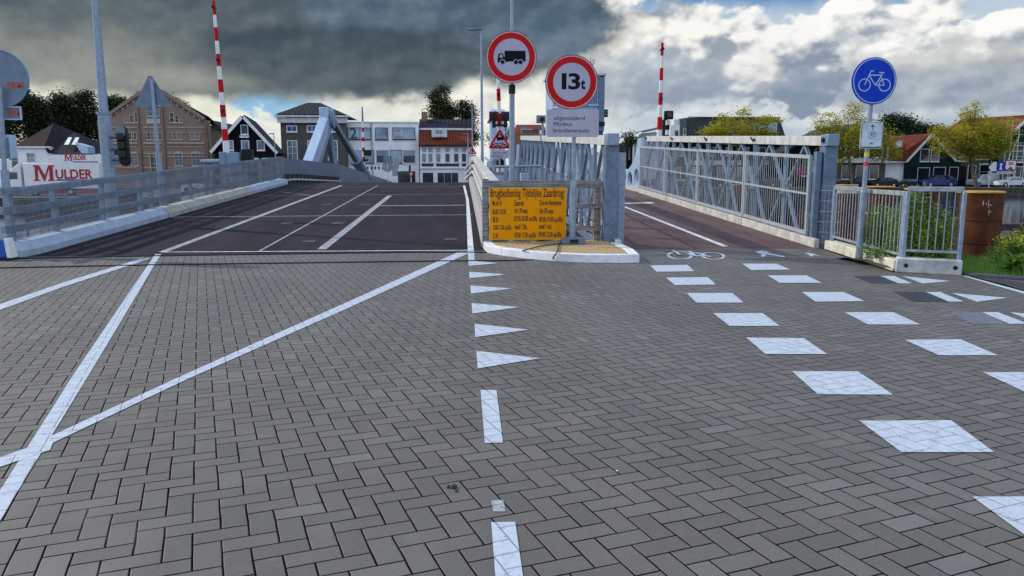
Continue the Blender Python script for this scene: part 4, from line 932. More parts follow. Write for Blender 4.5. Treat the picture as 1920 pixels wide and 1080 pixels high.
a_, c_ = atY(-14, 253, 14.5), atY(28, 298, 14.5)
o = thing('box_sign', 'grey framed box behind the leftmost post', 'sign', (a_.x, 14.5, c_.z)); MB().prism(rrect(a_.x, c_.z, c_.x, a_.z, .03), 14.45, 14.6).build('housing', LBL, o, bevel=.008)
MB().prism(rrect(a_.x + .02, c_.z + .02, c_.x - .05, a_.z - .04, .02), 14.442, 14.449).build('back_panel', SIGNBACK, o)
o = thing('sign_post', 'grey post at the left picture edge behind the barrier end', 'sign post', (-8.12, 14.3, 0))
pa, pc = atY(3, 195, 14.3), atY(11, 345, 14.3)
MB().tube((pc.x, 14.3, 0), (pc.x, 14.3, pc.z + .25), .068, n=14).tube((pc.x, 14.3, pc.z + .25), (pa.x, 14.3, pa.z + .3), .04, n=14).build('post', GALV, o)
o = thing('warning_triangle', 'grey back of a triangular sign with its post behind the left barrier', 'traffic sign', (-8.0, 21.2, 1.0))
a_ = atY(252, 201, 21.2); c_ = atY(320, 201, 21.2); ap = atY(281, 141, 21.2)
b = MB(); b.prism([(a_.x + .03, a_.z), (c_.x - .03, c_.z), (c_.x, c_.z + .04), (ap.x + .045, ap.z - .02), (ap.x - .045, ap.z - .02), (a_.x, a_.z + .04)], 21.2, 21.215); b.build('plate', SIGNBACK, o)
pm = atY(283, 148, 21.1); pb2 = atY(296, 300, 21.1)
b = MB(); b.tube((pb2.x + .06, 21.14, -1.0), (pb2.x, 21.14, pb2.z + .2), .075, n=14); b.tube((pb2.x, 21.14, pb2.z + .2), (pm.x, 21.14, pm.z), .048, n=12); b.build('post', GALV, o)
MB().beam((pm.x - .08, 21.12, pm.z - .08), (pm.x + .12, 21.12, pm.z - .08), .03, .03).beam((pm.x - .02, 21.12, a_.z + .03), (pm.x + .2, 21.12, a_.z + .03), .03, .03).build('bracket', GALV, o)
text_part('lettering', [('ARMI', pm.x + .18, a_.z + .12, .13, 1.0, 'LEFT')], mat('very_faded_orange_lettering', (.24, .10, .10), .6), o, sheet(0, 21.198, 0), .0006)

# left lamp mast with traffic light
o = thing('lamp_post', 'thick grey lamp mast rising out of the picture left of the brick warehouse', 'lamp post', (-8.45, 19.3, 0))
yl = 19.3; p1, p2, p3 = atY(206, 330, yl), atY(195, 215, yl), atY(178, 0, yl)
xa = lambda z: p1.x + (p3.x - p1.x) * (z - p1.z) / (p3.z - p1.z)
b = MB(); b.tube((xa(-1.5), yl, -1.5), (p2.x, yl, p2.z), .15, .14, 20); b.build('base_tube', GALV, o)
b = MB(); b.tube((p2.x, yl, p2.z), (p2.x, yl, p2.z + .06), .165, .165, 20); b.build('collar', BLUEST, o)
b = MB(); b.tube((p2.x, yl, p2.z + .06), (p3.x, yl, p3.z), .105, .075, 18); b.tube((p3.x, yl, p3.z), (p3.x - .1, yl, p3.z + 3), .06, .05, 14); b.build('upper_tube', GALV, o)
MB().beam((p3.x - .1, yl, p3.z + 3), (p3.x + .8, yl, p3.z + 3.1), .2, .08).build('lamp_head', GALV, o)
o = thing('traffic_light', 'dark rounded back of a traffic light fixed to the lamp mast', 'traffic light', (-8.0, 19.2, 2))
ca, cc_ = atY(229, 240, 19.15), atY(236, 307, 19.15); wd = .125
def capsule(c0, c1, w, n=10):
    d = (Vector(c0) - Vector(c1)).normalized(); a0 = math.atan2(d.y, d.x); pts = []
    for i in range(n + 1): a = a0 - math.pi / 2 + math.pi * i / n; pts.append((c0[0] + w * math.cos(a), c0[1] + w * math.sin(a)))
    for i in range(n + 1): a = a0 + math.pi / 2 + math.pi * i / n; pts.append((c1[0] + w * math.cos(a), c1[1] + w * math.sin(a)))
    return pts
MB().prism(capsule((ca.x, ca.z - wd * .6), (cc_.x, cc_.z + wd * .6), wd), 19.05, 19.2).build('backboard', DARKP, o, bevel=.03)
MB().prism(capsule((ca.x, ca.z - wd * .4), (ca.x + .01, ca.z - wd * .9), wd * .8), 19.02, 19.049).build('top_cap', SIGNBACK, o)
for f_ in (.25, .5, .75):
    x, z = ca.x + (cc_.x - ca.x) * f_, ca.z + (cc_.z - ca.z) * f_; MB().box(x - .085, 18.99, z - .085, x + .07, 19.045, z + .09).build('lamp_housing', mat('black_plastic_housing', (.008, .008, .01), .4), o, bevel=.02)
for z in (ca.z - .22, ca.z - .5, ca.z - .75): MB().tube((xa(z) + .1, 19.25, z), (ca.x - .02, 19.2, z), .03, n=8).build('bracket', mat('blue_bracket', (.04, .09, .25), .5), o)

# ------------------------------------------------------------------ barrier booms (standing upright)
def boom(label, base, topp, Y, w0, w1, reds, cab=True, dark_top=None):
    A, B = atY(*base, Y), atY(*topp, Y); o = thing('barrier_boom', label, 'barrier boom', (A.x, Y, A.z))
    at = lambda f: A.lerp(B, f); rad = lambda f: (w0 + (w1 - w0) * f) / 2
    b = MB(); 
    for i in range(4): b.tube(at(i / 4), at((i + 1) / 4), rad(i / 4), rad((i + 1) / 4), 14)
    b.build('boom', WHITE, o)
    ff = lambda y: (base[1] - y) / (base[1] - topp[1])
    for y0, y1 in reds: MB().tube(at(ff(y1)), at(min(1, ff(y0))), rad(ff(y1)) + .006, rad(ff(y0)) + .006, 14).build('red_band', RED, o)
    for y0, y1 in reds[::2]: c = at(ff((y0 + y1) / 2)); MB().tube(c + Vector((0, -rad(0) - .05, 0)), c + Vector((0, rad(0) + .05, 0)), .06, n=10).build('lamp', DARKP, o)
    if dark_top: MB().tube(at(1), atY(*dark_top, Y), w1 / 2, w1 / 3).build('tip', GALVD, o)
    return o, A
o, A = boom('tall red and white boom raised beside the black gabled house, behind the left barrier', (425, 288), (399, -12), 33, .25, .11,
            [(0, 27), (50, 75), (99, 122), (147, 171), (195, 218), (241, 263)])
c0, c1 = atY(413, 285, 33), atY(452, 330, 33); b = MB(); b.box(c0.x, 32.8, c0.z - 1.4, c0.x + .28, 33.6, c0.z); b.box(c0.x + .3, 32.75, c0.z - 1.4, c1.x, 33.6, c0.z - .02); b.build('cabinet', BLUEST, o, bevel=.02)
MB().tube((A.x - .25, 33.1, A.z - .05), (A.x + .35, 33.1, A.z - .05), .12).build('pivot', GALVD, o)
b = MB(); b.box(c1.x + .05, 33, c0.z - .8, c1.x + .5, 33.3, c0.z + .12); b.build('lamp_box', DARKP, o, bevel=.02)
b = MB(); e0, e1 = atY(377, 303, 33), atY(412, 303, 33); b.tube(e0, e1, .09, .11, 12); b.tube(e0 + Vector((.1, .1, -.1)), e0 + Vector((.1, .1, -3)), .06); b.build('counter_arm', GALV, o)
o, A = boom('red and white boom behind the truck sign with striped foot', (938, 300), (934, 143), 28, .17, .12, [(166, 189), (212, 237), (296, 301)])
for i in range(6): MB().tube((A.x, 28, A.z - .22 * i), (A.x, 28, A.z - .22 * (i + 1)), .14, .14, 14).build('white_band' if i % 2 else 'black_band', WHITE if i % 2 else BLACK, o)
MB().tube((A.x, 28, A.z - 1.32), (A.x, 28, -1.4), .1).build('foot', GALV, o)
for xa_, lab in ((926, 'dark red twin bridge lamp board left of the boom behind the truck sign'), (948, 'dark red bridge lamp board touching the right side of the same boom')):
    P0 = atY(xa_, 209, 27.6); o2_ = thing('bridge_light', lab, 'warning light', (P0.x, 27.6, P0.z - .5))
    b = MB(); b.box(P0.x - .17, 27.55, P0.z - .33, P0.x + .17, 27.7, P0.z).build('backboard', mat('dark_maroon_board', (.05, .012, .014), .5), o2_, bevel=.03)
    b = MB(); b.tube((P0.x, 27.4, P0.z - .17), (P0.x, 27.55, P0.z - .17), .11, .11, 16); b.build('lamp_hood', DARKP, o2_); b = MB(); b.box(P0.x - .06, 27.58, P0.z - .56, P0.x + .06, 27.68, P0.z - .32); b.build('bracket', DARKP, o2_)
b = MB(); b.beam((atY(924, 235, 27.7)), (atY(952, 235, 27.7)), .08, .08); tag(b.build('lamp_crossbar', DARKP), 'dark crossbar joining the two maroon lamp boards', 'crossbar')
o, A = boom('red and white boom standing above the right truss', (1236, 262), (1242, 80), 31, .21, .09, [(80, 104), (127, 150), (173, 196), (219, 243)], dark_top=None)
MB().tube((A.x, 31, A.z), (A.x, 31, -1.3), .12, .14).build('mast_foot', GALV, o)
pt = atY(1252, 225, 31.5); o = thing('bridge_light', 'black lamp box on a black and white striped post beside the right boom', 'warning light', (pt.x, 31.5, 0))
for i in range(7): MB().tube((pt.x, 31.5, pt.z - .2 * i), (pt.x, 31.5, pt.z - .2 * (i + 1)), .085, .085, 14).build('black_band' if i % 2 else 'white_band', BLACK if i % 2 else WHITE, o)
MB().tube((pt.x, 31.5, pt.z - 1.4), (pt.x, 31.5, -1.3), .08).build('post', GALV, o)
a_ = atY(1245, 208, 31.5); c_ = atY(1261, 224, 31.5); MB().box(a_.x, 31.35, c_.z, c_.x, 31.55, a_.z).build('lamp_box', DARKP, o, bevel=.03); MB().tube((pt.x, 31.25, (a_.z + c_.z) / 2), (pt.x, 31.36, (a_.z + c_.z) / 2), .1, .1).build('lamp_lens', mat('dull_red_lens', (.08, .01, .01), .3), o)
o, A = boom('distant red and white boom in front of the white building', (683, 332), (680, 228), 82, .34, .2, [(239, 247), (257, 265), (276, 284), (294, 304)], dark_top=(679, 200))
MB().box(A.x - .5, 81.8, -.5, A.x + .5, 82.6, A.z + .1).build('cabinet', LGREY, o)
a_ = atY(690, 284, 82); b = MB(); b.box(a_.x - .4, 81.7, a_.z - .45, a_.x + .35, 82, a_.z + .1); b.box(a_.x - .6, 81.8, a_.z - 1.0, a_.x, 81.95, a_.z - .8); b.build('signal_lamp', DARKP, o)
o, A = boom('distant red and white boom at the end of the right guardrail', (904, 330), (904, 240), 82, .34, .26, [(243, 252), (266, 275), (288, 297)])
MB().box(A.x - .4, 81.8, -.5, A.x + .4, 82.5, A.z + .6).build('cabinet', LGREY, o)
o, A = boom('small red and white boom in front of the red roofed brick house', (1014, 275), (1014, 240), 75, .3, .2, [(240, 244), (252, 258), (266, 271)])
MB().tube((A.x, 75, A.z), (A.x, 75, -.5), .16).build('foot', GALV, o)
a_ = atY(1006, 216, 42); c_ = atY(1023, 231, 42); o = thing('bridge_light', 'mottled grey lamp board partly hidden left of the text sign', 'warning light', (a_.x, 42, 0))
MB().box(a_.x, 42, c_.z, c_.x, 42.15, a_.z).build('backboard', mat('mottled_grey_board', (.25, .26, .27), .6, 0, .4, 12), o, bevel=.02); MB().tube(((a_.x + c_.x) / 2 + .1, 42.1, c_.z), ((a_.x + c_.x) / 2 + .1, 42.1, -1), .06).build('post', GALV, o); MB().tube((a_.x + .3, 41.85, c_.z + .2), (a_.x + .3, 42, c_.z + .2), .12).build('lamp_hood', DARKP, o)

# street lamps
def lamp(label, base, topp, Y, arm, r=.06, gz=None):
    A, B = atY(*base, Y), atY(*topp, Y); o = thing('street_lamp', label, 'street lamp', (A.x, Y, gz if gz is not None else deckz(Y)))
    MB().tube((A.x, Y, gz if gz is not None else -1.2), B, r * 1.3, r * .8, 12).build('pole', GALV, o)
    b = MB(); b.beam(B + Vector((.06 if arm < 0 else -.06, 0, -.02)), B + Vector((arm, 0, -.06)), .22, .10); b.build('lamp_head', mat('grey_lamp_housing', (.2, .22, .24), .4, .3), o, bevel=.02)
lamp('tall slim street lamp with flat head left of the truck sign', (905, 300), (902, 53), 37, -.62)
lamp('distant street lamp in front of the red tiled roof, right one of the pair', (887, 330), (885, 197), 84, -.5, .07, -.42)
lamp('lower distant street lamp in front of the white facade beside the guardrail end', (878, 330), (877, 250), 88, -.6, .06, -.42)
lamp('small street lamp between the black gabled house and the grey brick house', (519, 300), (513, 250), 86, -.5, .06, -.42)
lamp('thin street lamp before the dark house left of the blue bicycle sign', (1566, 340), (1568, 272), 92, -.3, .05, -.42)

# cables over the paving
CAB = mat('black_cable_rubber', (.012, .012, .014), .5)
def cable(label, pts, zs=None, r=.011):
    P = [G(x, y, 0) + Vector((0, 0, r)) for x, y in pts]
    if zs:
        for i, z in zs.items(): P[i] = G(pts[i][0], pts[i][1], z) + Vector((0, 0, r))
    Q_ = []
    for i in range(len(P) - 1):
        a, b_, c, d = P[max(i - 1, 0)], P[i], P[i + 1], P[min(i + 2, len(P) - 1)]
        for k in range(8):
            t = k / 8; Q_.append(.5 * ((2 * b_) + (c - a) * t + (2 * a - 5 * b_ + 4 * c - d) * t * t + (3 * b_ - a - 3 * c + d) * t ** 3))
    Q_.append(P[-1]); o = MB().path(Q_, r, 8).build('cable', CAB); return tag(o, label, 'cable')
cable('thin black cable along the foot of the bridge deck, ending at the 13t post block', [(-80, 488), (60, 485), (300, 480.5), (560, 477), (740, 474.5), (880, 474), (935, 474), (962, 475.5), (985, 470), (1012, 463), (1040, 459), (1058, 455.5)], {7: .0, 8: .145, 9: .145, 10: .145, 11: .15})
cable('second black cable nearer the viewer, looping up over the white kerb', [(-80, 505), (120, 501), (330, 497), (560, 494), (740, 491.5), (880, 490), (960, 489.5), (1028, 487), (1040, 480), (1046, 470), (1047, 462), (1052, 458)], {8: .145, 9: .145, 10: .145, 11: .15})
for (x, y), s_ in (((851, 915), .016), ((856, 922), .008), ((1157, 884), .006), ((827, 573), .01), ((1272, 573), .012)):
    p = G(x, y); b = MB(); b.lathe([(s_ * .3, 0), (s_, s_ * .3), (s_ * .8, s_ * .8), (s_ * .2, s_)], (p.x, p.y, .001), 9)
    if s_ == .016: b.lathe([(.004, 0), (.011, .006), (.003, .014)], (p.x - .026, p.y + .004, .001), 7)
    light = s_ == .006
    tag(b.build('pebble', WHITE if light else RUBBER), {.016: 'dark lump lying left of the dashed line', .008: 'tiny dark lump just below the larger dark lump', .006: 'tiny pale pebble right of the dashed line', .01: 'small dark speck left of the give way triangles', .012: 'small dark speck left of the third crossing block'}[s_], 'debris')

# left end: wooden fence stub and the blue and white foot
o = thing('timber_fence', 'short brown timber fence stub at the left picture edge', 'fence', (-8.2, 13.75, 0))
for z in (.84, .42): MB().box(-9.6, 13.78, z, -7.98, 13.83, z + .10).build('rail', WOODG, o, bevel=.006)
MB().box(-8.16, 13.84, 0, -8.06, 13.94, 1.0).box(-9.4, 13.84, 0, -9.3, 13.94, 1.0).build('post', WOODG, o, bevel=.006)
o = thing('fence_end_block', 'blue and white plastic foot block at the lower left edge', 'foot block', (-7.85, 13.3, 0))
MB().prism([(-7.84, .036), (-7.53, .036), (-7.56, .34), (-7.82, .34)], 13.22, 13.40).build('body', mat('blue_plastic', (.015, .10, .42), .4), o, bevel=.02)
MB().prism([(-7.525, .036), (-7.44, .036), (-7.50, .36), (-7.55, .36)], 13.20, 13.40).build('white_strip', WHITE, o, bevel=.01)
MB().box(-7.9, 13.16, 0, -7.43, 13.42, .035).build('base_plate', DARKP, o, bevel=.01)

# ------------------------------------------------------------------ right-hand kerb, plinth and railings
A0, A1 = Vector((6.93, 14.15, 0)), Vector((6.36, 10.78, 0)); dA = (A1 - A0).normalized(); nA_ = Vector((-dA.y, dA.x, 0))
if nA_.x < 0: nA_ = -nA_
o = thing('low_kerb_wall', 'long cream kerb wall running from the truss end to the concrete plinth', 'kerb wall', (6.4, 11.5, 0))
for f0, f1 in ((0, .33), (.335, .66), (.665, .985)):
    p, q_ = A0.lerp(A1, f0), A0.lerp(A1, f1); MB().beam(p + nA_ * .11 + Vector((0, 0, .08)), q_ + nA_ * .11 + Vector((0, 0, .085)), .22, .17).build('kerb_block', mat('sunlit_kerb_concrete', (.66, .61, .50), .8, 0, .12, 5, .002, 50, grime=.25), o, bevel=.012)  # cream tone paints in the sunlit left face of the kerb
B0, B1 = Vector((6.33, 10.70, 0)), Vector((7.06, 10.28, 0)); dB = (B1 - B0).normalized(); nB_ = Vector((-dB.y, dB.x, 0))
o = thing('concrete_plinth', 'pale concrete plinth block under the short front railing', 'plinth', (6.7, 10.5, 0))
b = MB(); b.beam(B0 + nB_ * .13 + Vector((0, 0, .11)), B1 + nB_ * .13 + Vector((0, 0, .105)), .26, .22); b.build('block', mat('shaded_plinth_concrete', (.50, .51, .50), .8, 0, .14, 6, .002, 50, grime=.3), o, bevel=.02)  # greyer copy of the kerb concrete: shade of the front put into colour
b = MB()
for f_ in (.16, .9): p = B0.lerp(B1, f_); b.tube(p + Vector((0, 0, .11)) - nB_ * .006, p + Vector((0, 0, .11)) + nB_ * .01, .03, n=12)
b.build('fixing_holes', DARKP, o)
SR = mat('grey_railing_steel', (.38, .41, .44), .45, .3, .12, 8, .001, 60, grime=.12)
def rail_panel(o, p, q_, z0, z1, bars, zb=.09, post0=True, post1=True, slope=0.0):
    up = Vector((0, 0, 1)); r = MB(); r.beam(p + up * z1, q_ + up * (z1 + slope), .05, .07); r.build('top_rail', SR, o, bevel=.006)
    MB().beam(p + up * (z0 + zb), q_ + up * (z0 + zb + slope), .04, .035).build('bottom_rail', SR, o)
    for k in range(1, bars + 1):
        c = p.lerp(q_, k / (bars + 1)); MB().tube(c + up * (z0 + zb), c + up * z1, .0085, n=8).build('bar', SR, o)
    for use, c in ((post0, p), (post1, q_)):
        if use: MB().beam(c + up * (z0 - .12), c + up * (z1 - .036), .09, .05, nA_).build('post', GALV, o, bevel=.006)
o = thing('steel_railing', 'long grey bar railing on the cream kerb from the truss end to the corner', 'railing', (6.6, 12.5, .16))
off = nA_ * .10
P_ = lambda f_: A0.lerp(A1, f_) + off
rail_panel(o, P_(.03), P_(.50), .16, 1.16, 10); rail_panel(o, P_(.515), P_(.985), .16, 1.14, 10, post0=False)
o = thing('steel_railing', 'short front bar railing on the plinth with weeds behind it', 'railing', (6.7, 10.6, .22)); off2 = nB_ * .12
rail_panel(o, B0.lerp(B1, .10) + off2, B0.lerp(B1, .94) + off2, .22, 1.21, 6, .10)
o = thing('mesh_fence_panel', 'narrow wire mesh strip closing the gap between truss and railing', 'mesh fence', (7.0, 14.45, 0)); b = MB()
for k in range(5): b.tube((6.98 + .05 * k, 14.5 - .05 * k, .05), (6.98 + .05 * k, 14.5 - .05 * k, 1.2), .003, n=5)
for k in range(6): b.beam((6.95, 14.5, .1 + .2 * k), (7.25, 14.2, .1 + .2 * k), .005, .008)
b.build('wire_grid', MATS['bright_wire'], o, smooth=False)
b = MB(); b.beam((7.42, 15.1, -1.3), (7.40, 15.05, 2.02), .13, .17, (0, 1, 0)); tag(b.build('timber_post', mat('pinkish_worn_timber', (.42, .33, .28), .85, 0, .2, 3, .003, 30, stretch=(1, 1, 5), streak=.3), bevel=.01), 'pale brown square timber post behind the truss end', 'post')

# ------------------------------------------------------------------ rusty mooring piles and jetty
RUST = mat('rusty_steel', (.13, .042, .017), .85, 0, .3, 3.5, .004, 25, c2=(.048, .017, .010), streak=.6, spec=.2)
YRIM = mat('yellow_pile_rim', (.62, .36, .04), .6, 0, .12, 6)
def pile(label, px_, pyt, Y, r, white=False):
    c = atY(px_, pyt, Y); z1 = c.z; o = thing('mooring_pile', label, 'pile', (c.x, Y, -1.35), group='rusty steel mooring piles in the river edge')
    b = MB(); zb = -1.5; zs = [zb, z1 - .86, z1 - .855, z1 - .845, z1 - .84, z1 - .48, z1 - .475, z1 - .465, z1 - .46, z1 - .03]
    rs = [r * (1 if i in (0, 1, 4, 5, 8, 9) else 1.035) for i in range(10)]; b.lathe(list(zip(rs, [z for z in zs])), (c.x, Y, 0), 36); b.build('tube', RUST, o)
    MB().lathe([(r + .004, z1 - .03), (r + .018, z1 - .028), (r + .018, z1), (r - .0, z1)], (c.x, Y, 0), 36).build('rim', YRIM, o)
    if white: MB().lathe([(r + .003, z1 - .26), (r + .006, z1 - .26), (r + .006, z1 - .035), (r + .003, z1 - .035)], (c.x, Y, 0), 32, False).build('white_band', WHITED, o)
    for a in (200, 215): 
        if Y < 13: MB().box(c.x - r - .05, Y - .06, z1 - (.52 if a == 200 else .92), c.x - r + .02, Y + .06, z1 - (.42 if a == 200 else .80)).build('lug', mat('dark_rust', (.05, .02, .012), .9), o, bevel=.01)
    return o, c, z1
o, c, z1 = pile('large rusty pile with yellow rim and white scrawl, right of the short railing', 1840, 358, 12.3, .335)
b = MB()
for i, (a, z, w_, h_) in enumerate(((-.16, .19, .035, .07), (-.12, .2, .03, .03), (-.09, .2, .012, .13), (-.07, .22, .07, .014), (-.075, .34, .012, .09), (-.055, .33, .035, .016))):
    x = c.x + a; yy = 12.3 - math.sqrt(max(0, .335 ** 2 - a * a)) - .004 - .001 * i; b.box(x, yy, z1 - z - h_ * .5, x + w_ * .4, yy + .006, z1 - z + h_ * .5)
b.build('white_scrawl', WHITED, o, smooth=False)
pile('rusty pile with yellow rim behind the weeds of the short railing', 1731, 353, 15.6, .34)
pile('rusty pile with yellow rim seen through the long railing, right one', 1652, 349, 19.5, .33)
pile('rusty pile with broad white band seen through the long railing, left one', 1587, 346, 23, .33, True)
pile('orange brown pile seen through the third panel of the right truss', 1387, 345, 27.5, .17)
o = thing('jetty', 'dark timber jetty beam on the water right of the large rusty pile', 'jetty', (14, 19, -1.2))
DW = mat('dark_wet_timber', (.06, .035, .025), .8, 0, .3, 3, .01, 20); b = MB(); b.box(10.5, 19, -.05, 40, 19.5, .12).box(10.5, 19.02, -.5, 40, 19.4, -.25); b.build('beam', DW, o, bevel=.02)
for k in range(7): MB().tube((11.2 + 4 * k, 19.25, -2), (11.2 + 4 * k, 19.25, .0), .17).build('pile', DW, o)
b = MB(); p_ = atY(237, 352, 30); b.tube((p_.x, 30, -2), (p_.x, 30, p_.z), .35, .35, 20); tag(b.build('mooring_pile', RUST), 'brown pile in the water seen through the left barrier mesh', 'pile')

# ------------------------------------------------------------------ plants and grass on the right bank
rnd = random.Random(11)
bank = MB()
XS = [6.36, 6.7, 7.1, 7.5, 8.2, 9.2, 10.5, 13, 18, 30, 60, 140]
rows = []
for x in XS:
    yf = 10.72 + (x - 6.36) * (-.55) if x < 7.13 else (10.27 - (x - 7.12) * .55 if x < 7.8 else 9.88 - (x - 7.8) * .06); yf = max(yf, 8.95)
    rows.append([(x, yf, .012), (x, yf + .3, .05 + .02 * rnd.random()), (x, max(yf + 1.5, 12.0), .05), (x + .0, 13.6, -.15), (x, 14.6, -.75), (x, 16.0, -1.5)])
bank.v = [p for r_ in rows for p in r_]; bank.f = [(k * 6 + i, (k + 1) * 6 + i, (k + 1) * 6 + i + 1, k * 6 + i + 1) for k in range(len(XS) - 1) for i in range(5)]
SOIL = mat('grassy_soil', (.07, .14, .018), .95, 0, .3, 4, .02, 30, c2=(.05, .04, .025)); tag(bank.build('grass_bank', SOIL), kind='structure')
LG = leaf_mat('weed_leaves', (.10, .20, .025), (.15, .28, .035), (.22, .34, .06), .3)
LGR = leaf_mat('grass_blades', (.10, .25, .02), (.14, .33, .03), (.20, .34, .05), .3)
YFL = mat('yellow_petals', (.75, .62, .03), .6); STM = mat('plant_stems', (.09, .12, .035), .8)
def quadleaf(b, p, d, w_, l_, up=None):
    d = Vector(d).normalized(); s_ = d.cross(Vector((rnd.uniform(-1, 1), rnd.uniform(-1, 1), rnd.uniform(-.3, 1))))
    if s_.length < 1e-3: return
    s_ = s_.normalized() * w_ / 2; p = Vector(p); m_ = p + d * l_ * .5
    b.add([p, m_ + s_, p + d * l_, m_ - s_], [(0, 1, 2, 3)])
def weed(label, x, y, z, h, spread, stems, nl, flowers=0, name='weed_plant', lw=.02, ll=.07):
    o = thing(name, label, 'plant', (x, y, z)); lv = MB(); stm = MB(); fl = MB()
    for s in range(stems):
        a = rnd.uniform(0, 6.28); rr = spread * math.sqrt(rnd.random()); bx, by = x + rr * .45 * math.cos(a), y + rr * .45 * math.sin(a); hh_ = h * rnd.uniform(.55, 1.0)
        tx, ty = x + rr * 1.1 * math.cos(a) + rnd.uniform(-.06, .06), y + rr * 1.1 * math.sin(a); pts = [Vector((bx, by, z)), Vector(((bx + tx) / 2, (by + ty) / 2, z + hh_ * .55)), Vector((tx, ty, z + hh_))]
        stm.path(pts, [.006, .004, .002], 4)
        for k in range(nl):
            t = rnd.uniform(.04, 1.0); p = pts[0].lerp(pts[1], t * 2) if t < .5 else pts[1].lerp(pts[2], t * 2 - 1)
            br = rnd.uniform(0, .13) * (1.25 - t); a2 = rnd.uniform(0, 6.28); p = p + Vector((math.cos(a2) * br, math.sin(a2) * br, rnd.uniform(-.03, .05)))
            quadleaf(lv, p, (math.cos(a2), math.sin(a2), rnd.uniform(-.3, .9)), lw * rnd.uniform(.6, 1.4), ll * rnd.uniform(.5, 1.3) * (1.2 - .6 * t))
        if s < flowers:
            for k in range(rnd.randint(3, 7)):
                p = pts[2] + Vector((rnd.uniform(-.05, .05), rnd.uniform(-.05, .05), rnd.uniform(-.09, .03)))
                for q5 in range(3): quadleaf(fl, p, (rnd.uniform(-1, 1), rnd.uniform(-1, 1), rnd.uniform(-.2, 1)), .021, .024)
    lv.build('foliage', LG, o, recalc=False, smooth=False); stm.build('stems', STM, o)
    if fl.v: tag(fl.build('flowers', YFL, o, recalc=False, smooth=False), kind='stuff')
weed('bushy green weed with a few yellow flowers behind the long railing near its corner', 6.98, 12.15, .05, .84, .30, 60, 80, 9)
weed('dense leafy weed right behind the corner where the two railings meet', 6.84, 11.4, .05, .90, .26, 60, 80, 3)
weed('tall green weed behind the short front railing, reaching above its top rail', 6.82, 11.15, .05, 1.22, .18, 22, 90, 0, lw=.024, ll=.09)
weed('broad green weed filling the right half of the short railing', 6.98, 10.85, .05, .98, .24, 60, 80, 2)
weed('low trailing weed hanging over the cream kerb', 6.35, 11.35, .14, .22, .16, 10, 26, 0)
weed('yellow flowering weed on the grass below the large rusty pile', *G(1902, 499)[:2], .04, .44, .24, 44, 60, 34)
weed('tall yellow flowering weed at the right picture edge', *G(1935, 488)[:2], .0, .58, .30, 44, 60, 36)
weed('broad-leaved green plant at the right picture edge near the kerb', *G(1912, 516)[:2], .03, .24, .14, 16, 24, 3, 'leafy_plant', .07, .13)
weed('wispy pale grass tuft beside the large rusty pile', *G(1868, 500)[:2], .04, .30, .08, 22, 14, 0, 'grass_tuft', .008, .16)
gb = MB()
for k in range(15000):
    x = 7.12 + (rnd.random() ** 1.6) * 3.2; y = 9.75 + rnd.random() * 3.2
    if y < (10.30 - (x - 7.12) * .55 if x < 7.8 else 9.92 - (x - 7.8) * .06): continue
    h = rnd.uniform(.03, .13); a = rnd.uniform(0, 6.28); w_ = .0035; dx, dy = math.cos(a) * w_, math.sin(a) * w_; lx, ly = rnd.uniform(-.04, .04), rnd.uniform(-.04, .04)
    gb.add([(x - dx, y - dy, .03), (x + dx, y + dy, .03), (x + lx, y + ly, .04 + h)], [(0, 1, 2)])
for k in range(2600):
    f_ = rnd.random(); p = A0.lerp(A1, f_) + nA_ * rnd.uniform(.25, .7); h = rnd.uniform(.04, .16); a = rnd.uniform(0, 6.28)
    gb.add([(p.x - .004, p.y, .03), (p.x + .004, p.y, .03), (p.x + rnd.uniform(-.04, .04), p.y + rnd.uniform(-.04, .04), .04 + h)], [(0, 1, 2)])
tag(gb.build('grass', LGR, recalc=False, smooth=False), 'short green grass on the bank right of the plinth', 'grass', kind='stuff')
kb = MB(); kp = [G(1812, 517.5), G(1860, 521.5), G(1920, 526), G(2100, 536), G(2500, 548)]
kb.v = [(p.x, p.y + e, z) for p in kp for e, z in ((0, .0), (0, .05), (.1, .05), (.1, 0))]; kb.f = [(4 * k + i, 4 * k + 4 + i, 4 * k + 4 + (i + 1) % 4, 4 * k + (i + 1) % 4) for k in range(4) for i in range(4)] + [(0, 1, 2, 3)]
tag(kb.build('path_kerb', mat('dark_kerb', (.07, .08, .10), .7, 0, .1, 6), bevel=.01), kind='structure')

# ------------------------------------------------------------------ far bank buildings
WB = brick_mat('brown_red_brick', (.29, .19, .15), (.22, .145, .115), (.24, .21, .18))
WBP = brick_mat('redder_brick', (.25, .12, .09), (.20, .095, .07), (.2, .16, .13))
GB = brick_mat('grey_brown_brick', (.115, .094, .090), (.095, .08, .078), (.09, .08, .078))
STONE = mat('pale_sandstone_trim', (.50, .43, .31), .8, 0, .12, 3)
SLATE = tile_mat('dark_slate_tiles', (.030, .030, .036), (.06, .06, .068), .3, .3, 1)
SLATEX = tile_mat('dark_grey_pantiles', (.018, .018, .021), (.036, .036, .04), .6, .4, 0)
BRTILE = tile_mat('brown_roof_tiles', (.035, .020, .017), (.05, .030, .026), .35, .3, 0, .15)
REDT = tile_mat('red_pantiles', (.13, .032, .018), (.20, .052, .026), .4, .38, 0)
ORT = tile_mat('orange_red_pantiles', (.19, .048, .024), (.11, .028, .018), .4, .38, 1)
BLKW = mat('black_tarred_boards', (.006, .006, .008), .8, 0, .2, 2, .01, 8, stretch=(.3, 1, 7), spec=.12)
GRW = mat('dark_green_boards', (.005, .034, .030), .7, 0, .2, 2, .01, 8, stretch=(7, 1, .3), spec=.15)
BLG = mat('blue_black_boards', (.007, .014, .020), .7, 0, .2, 2, .01, 8, spec=.15)
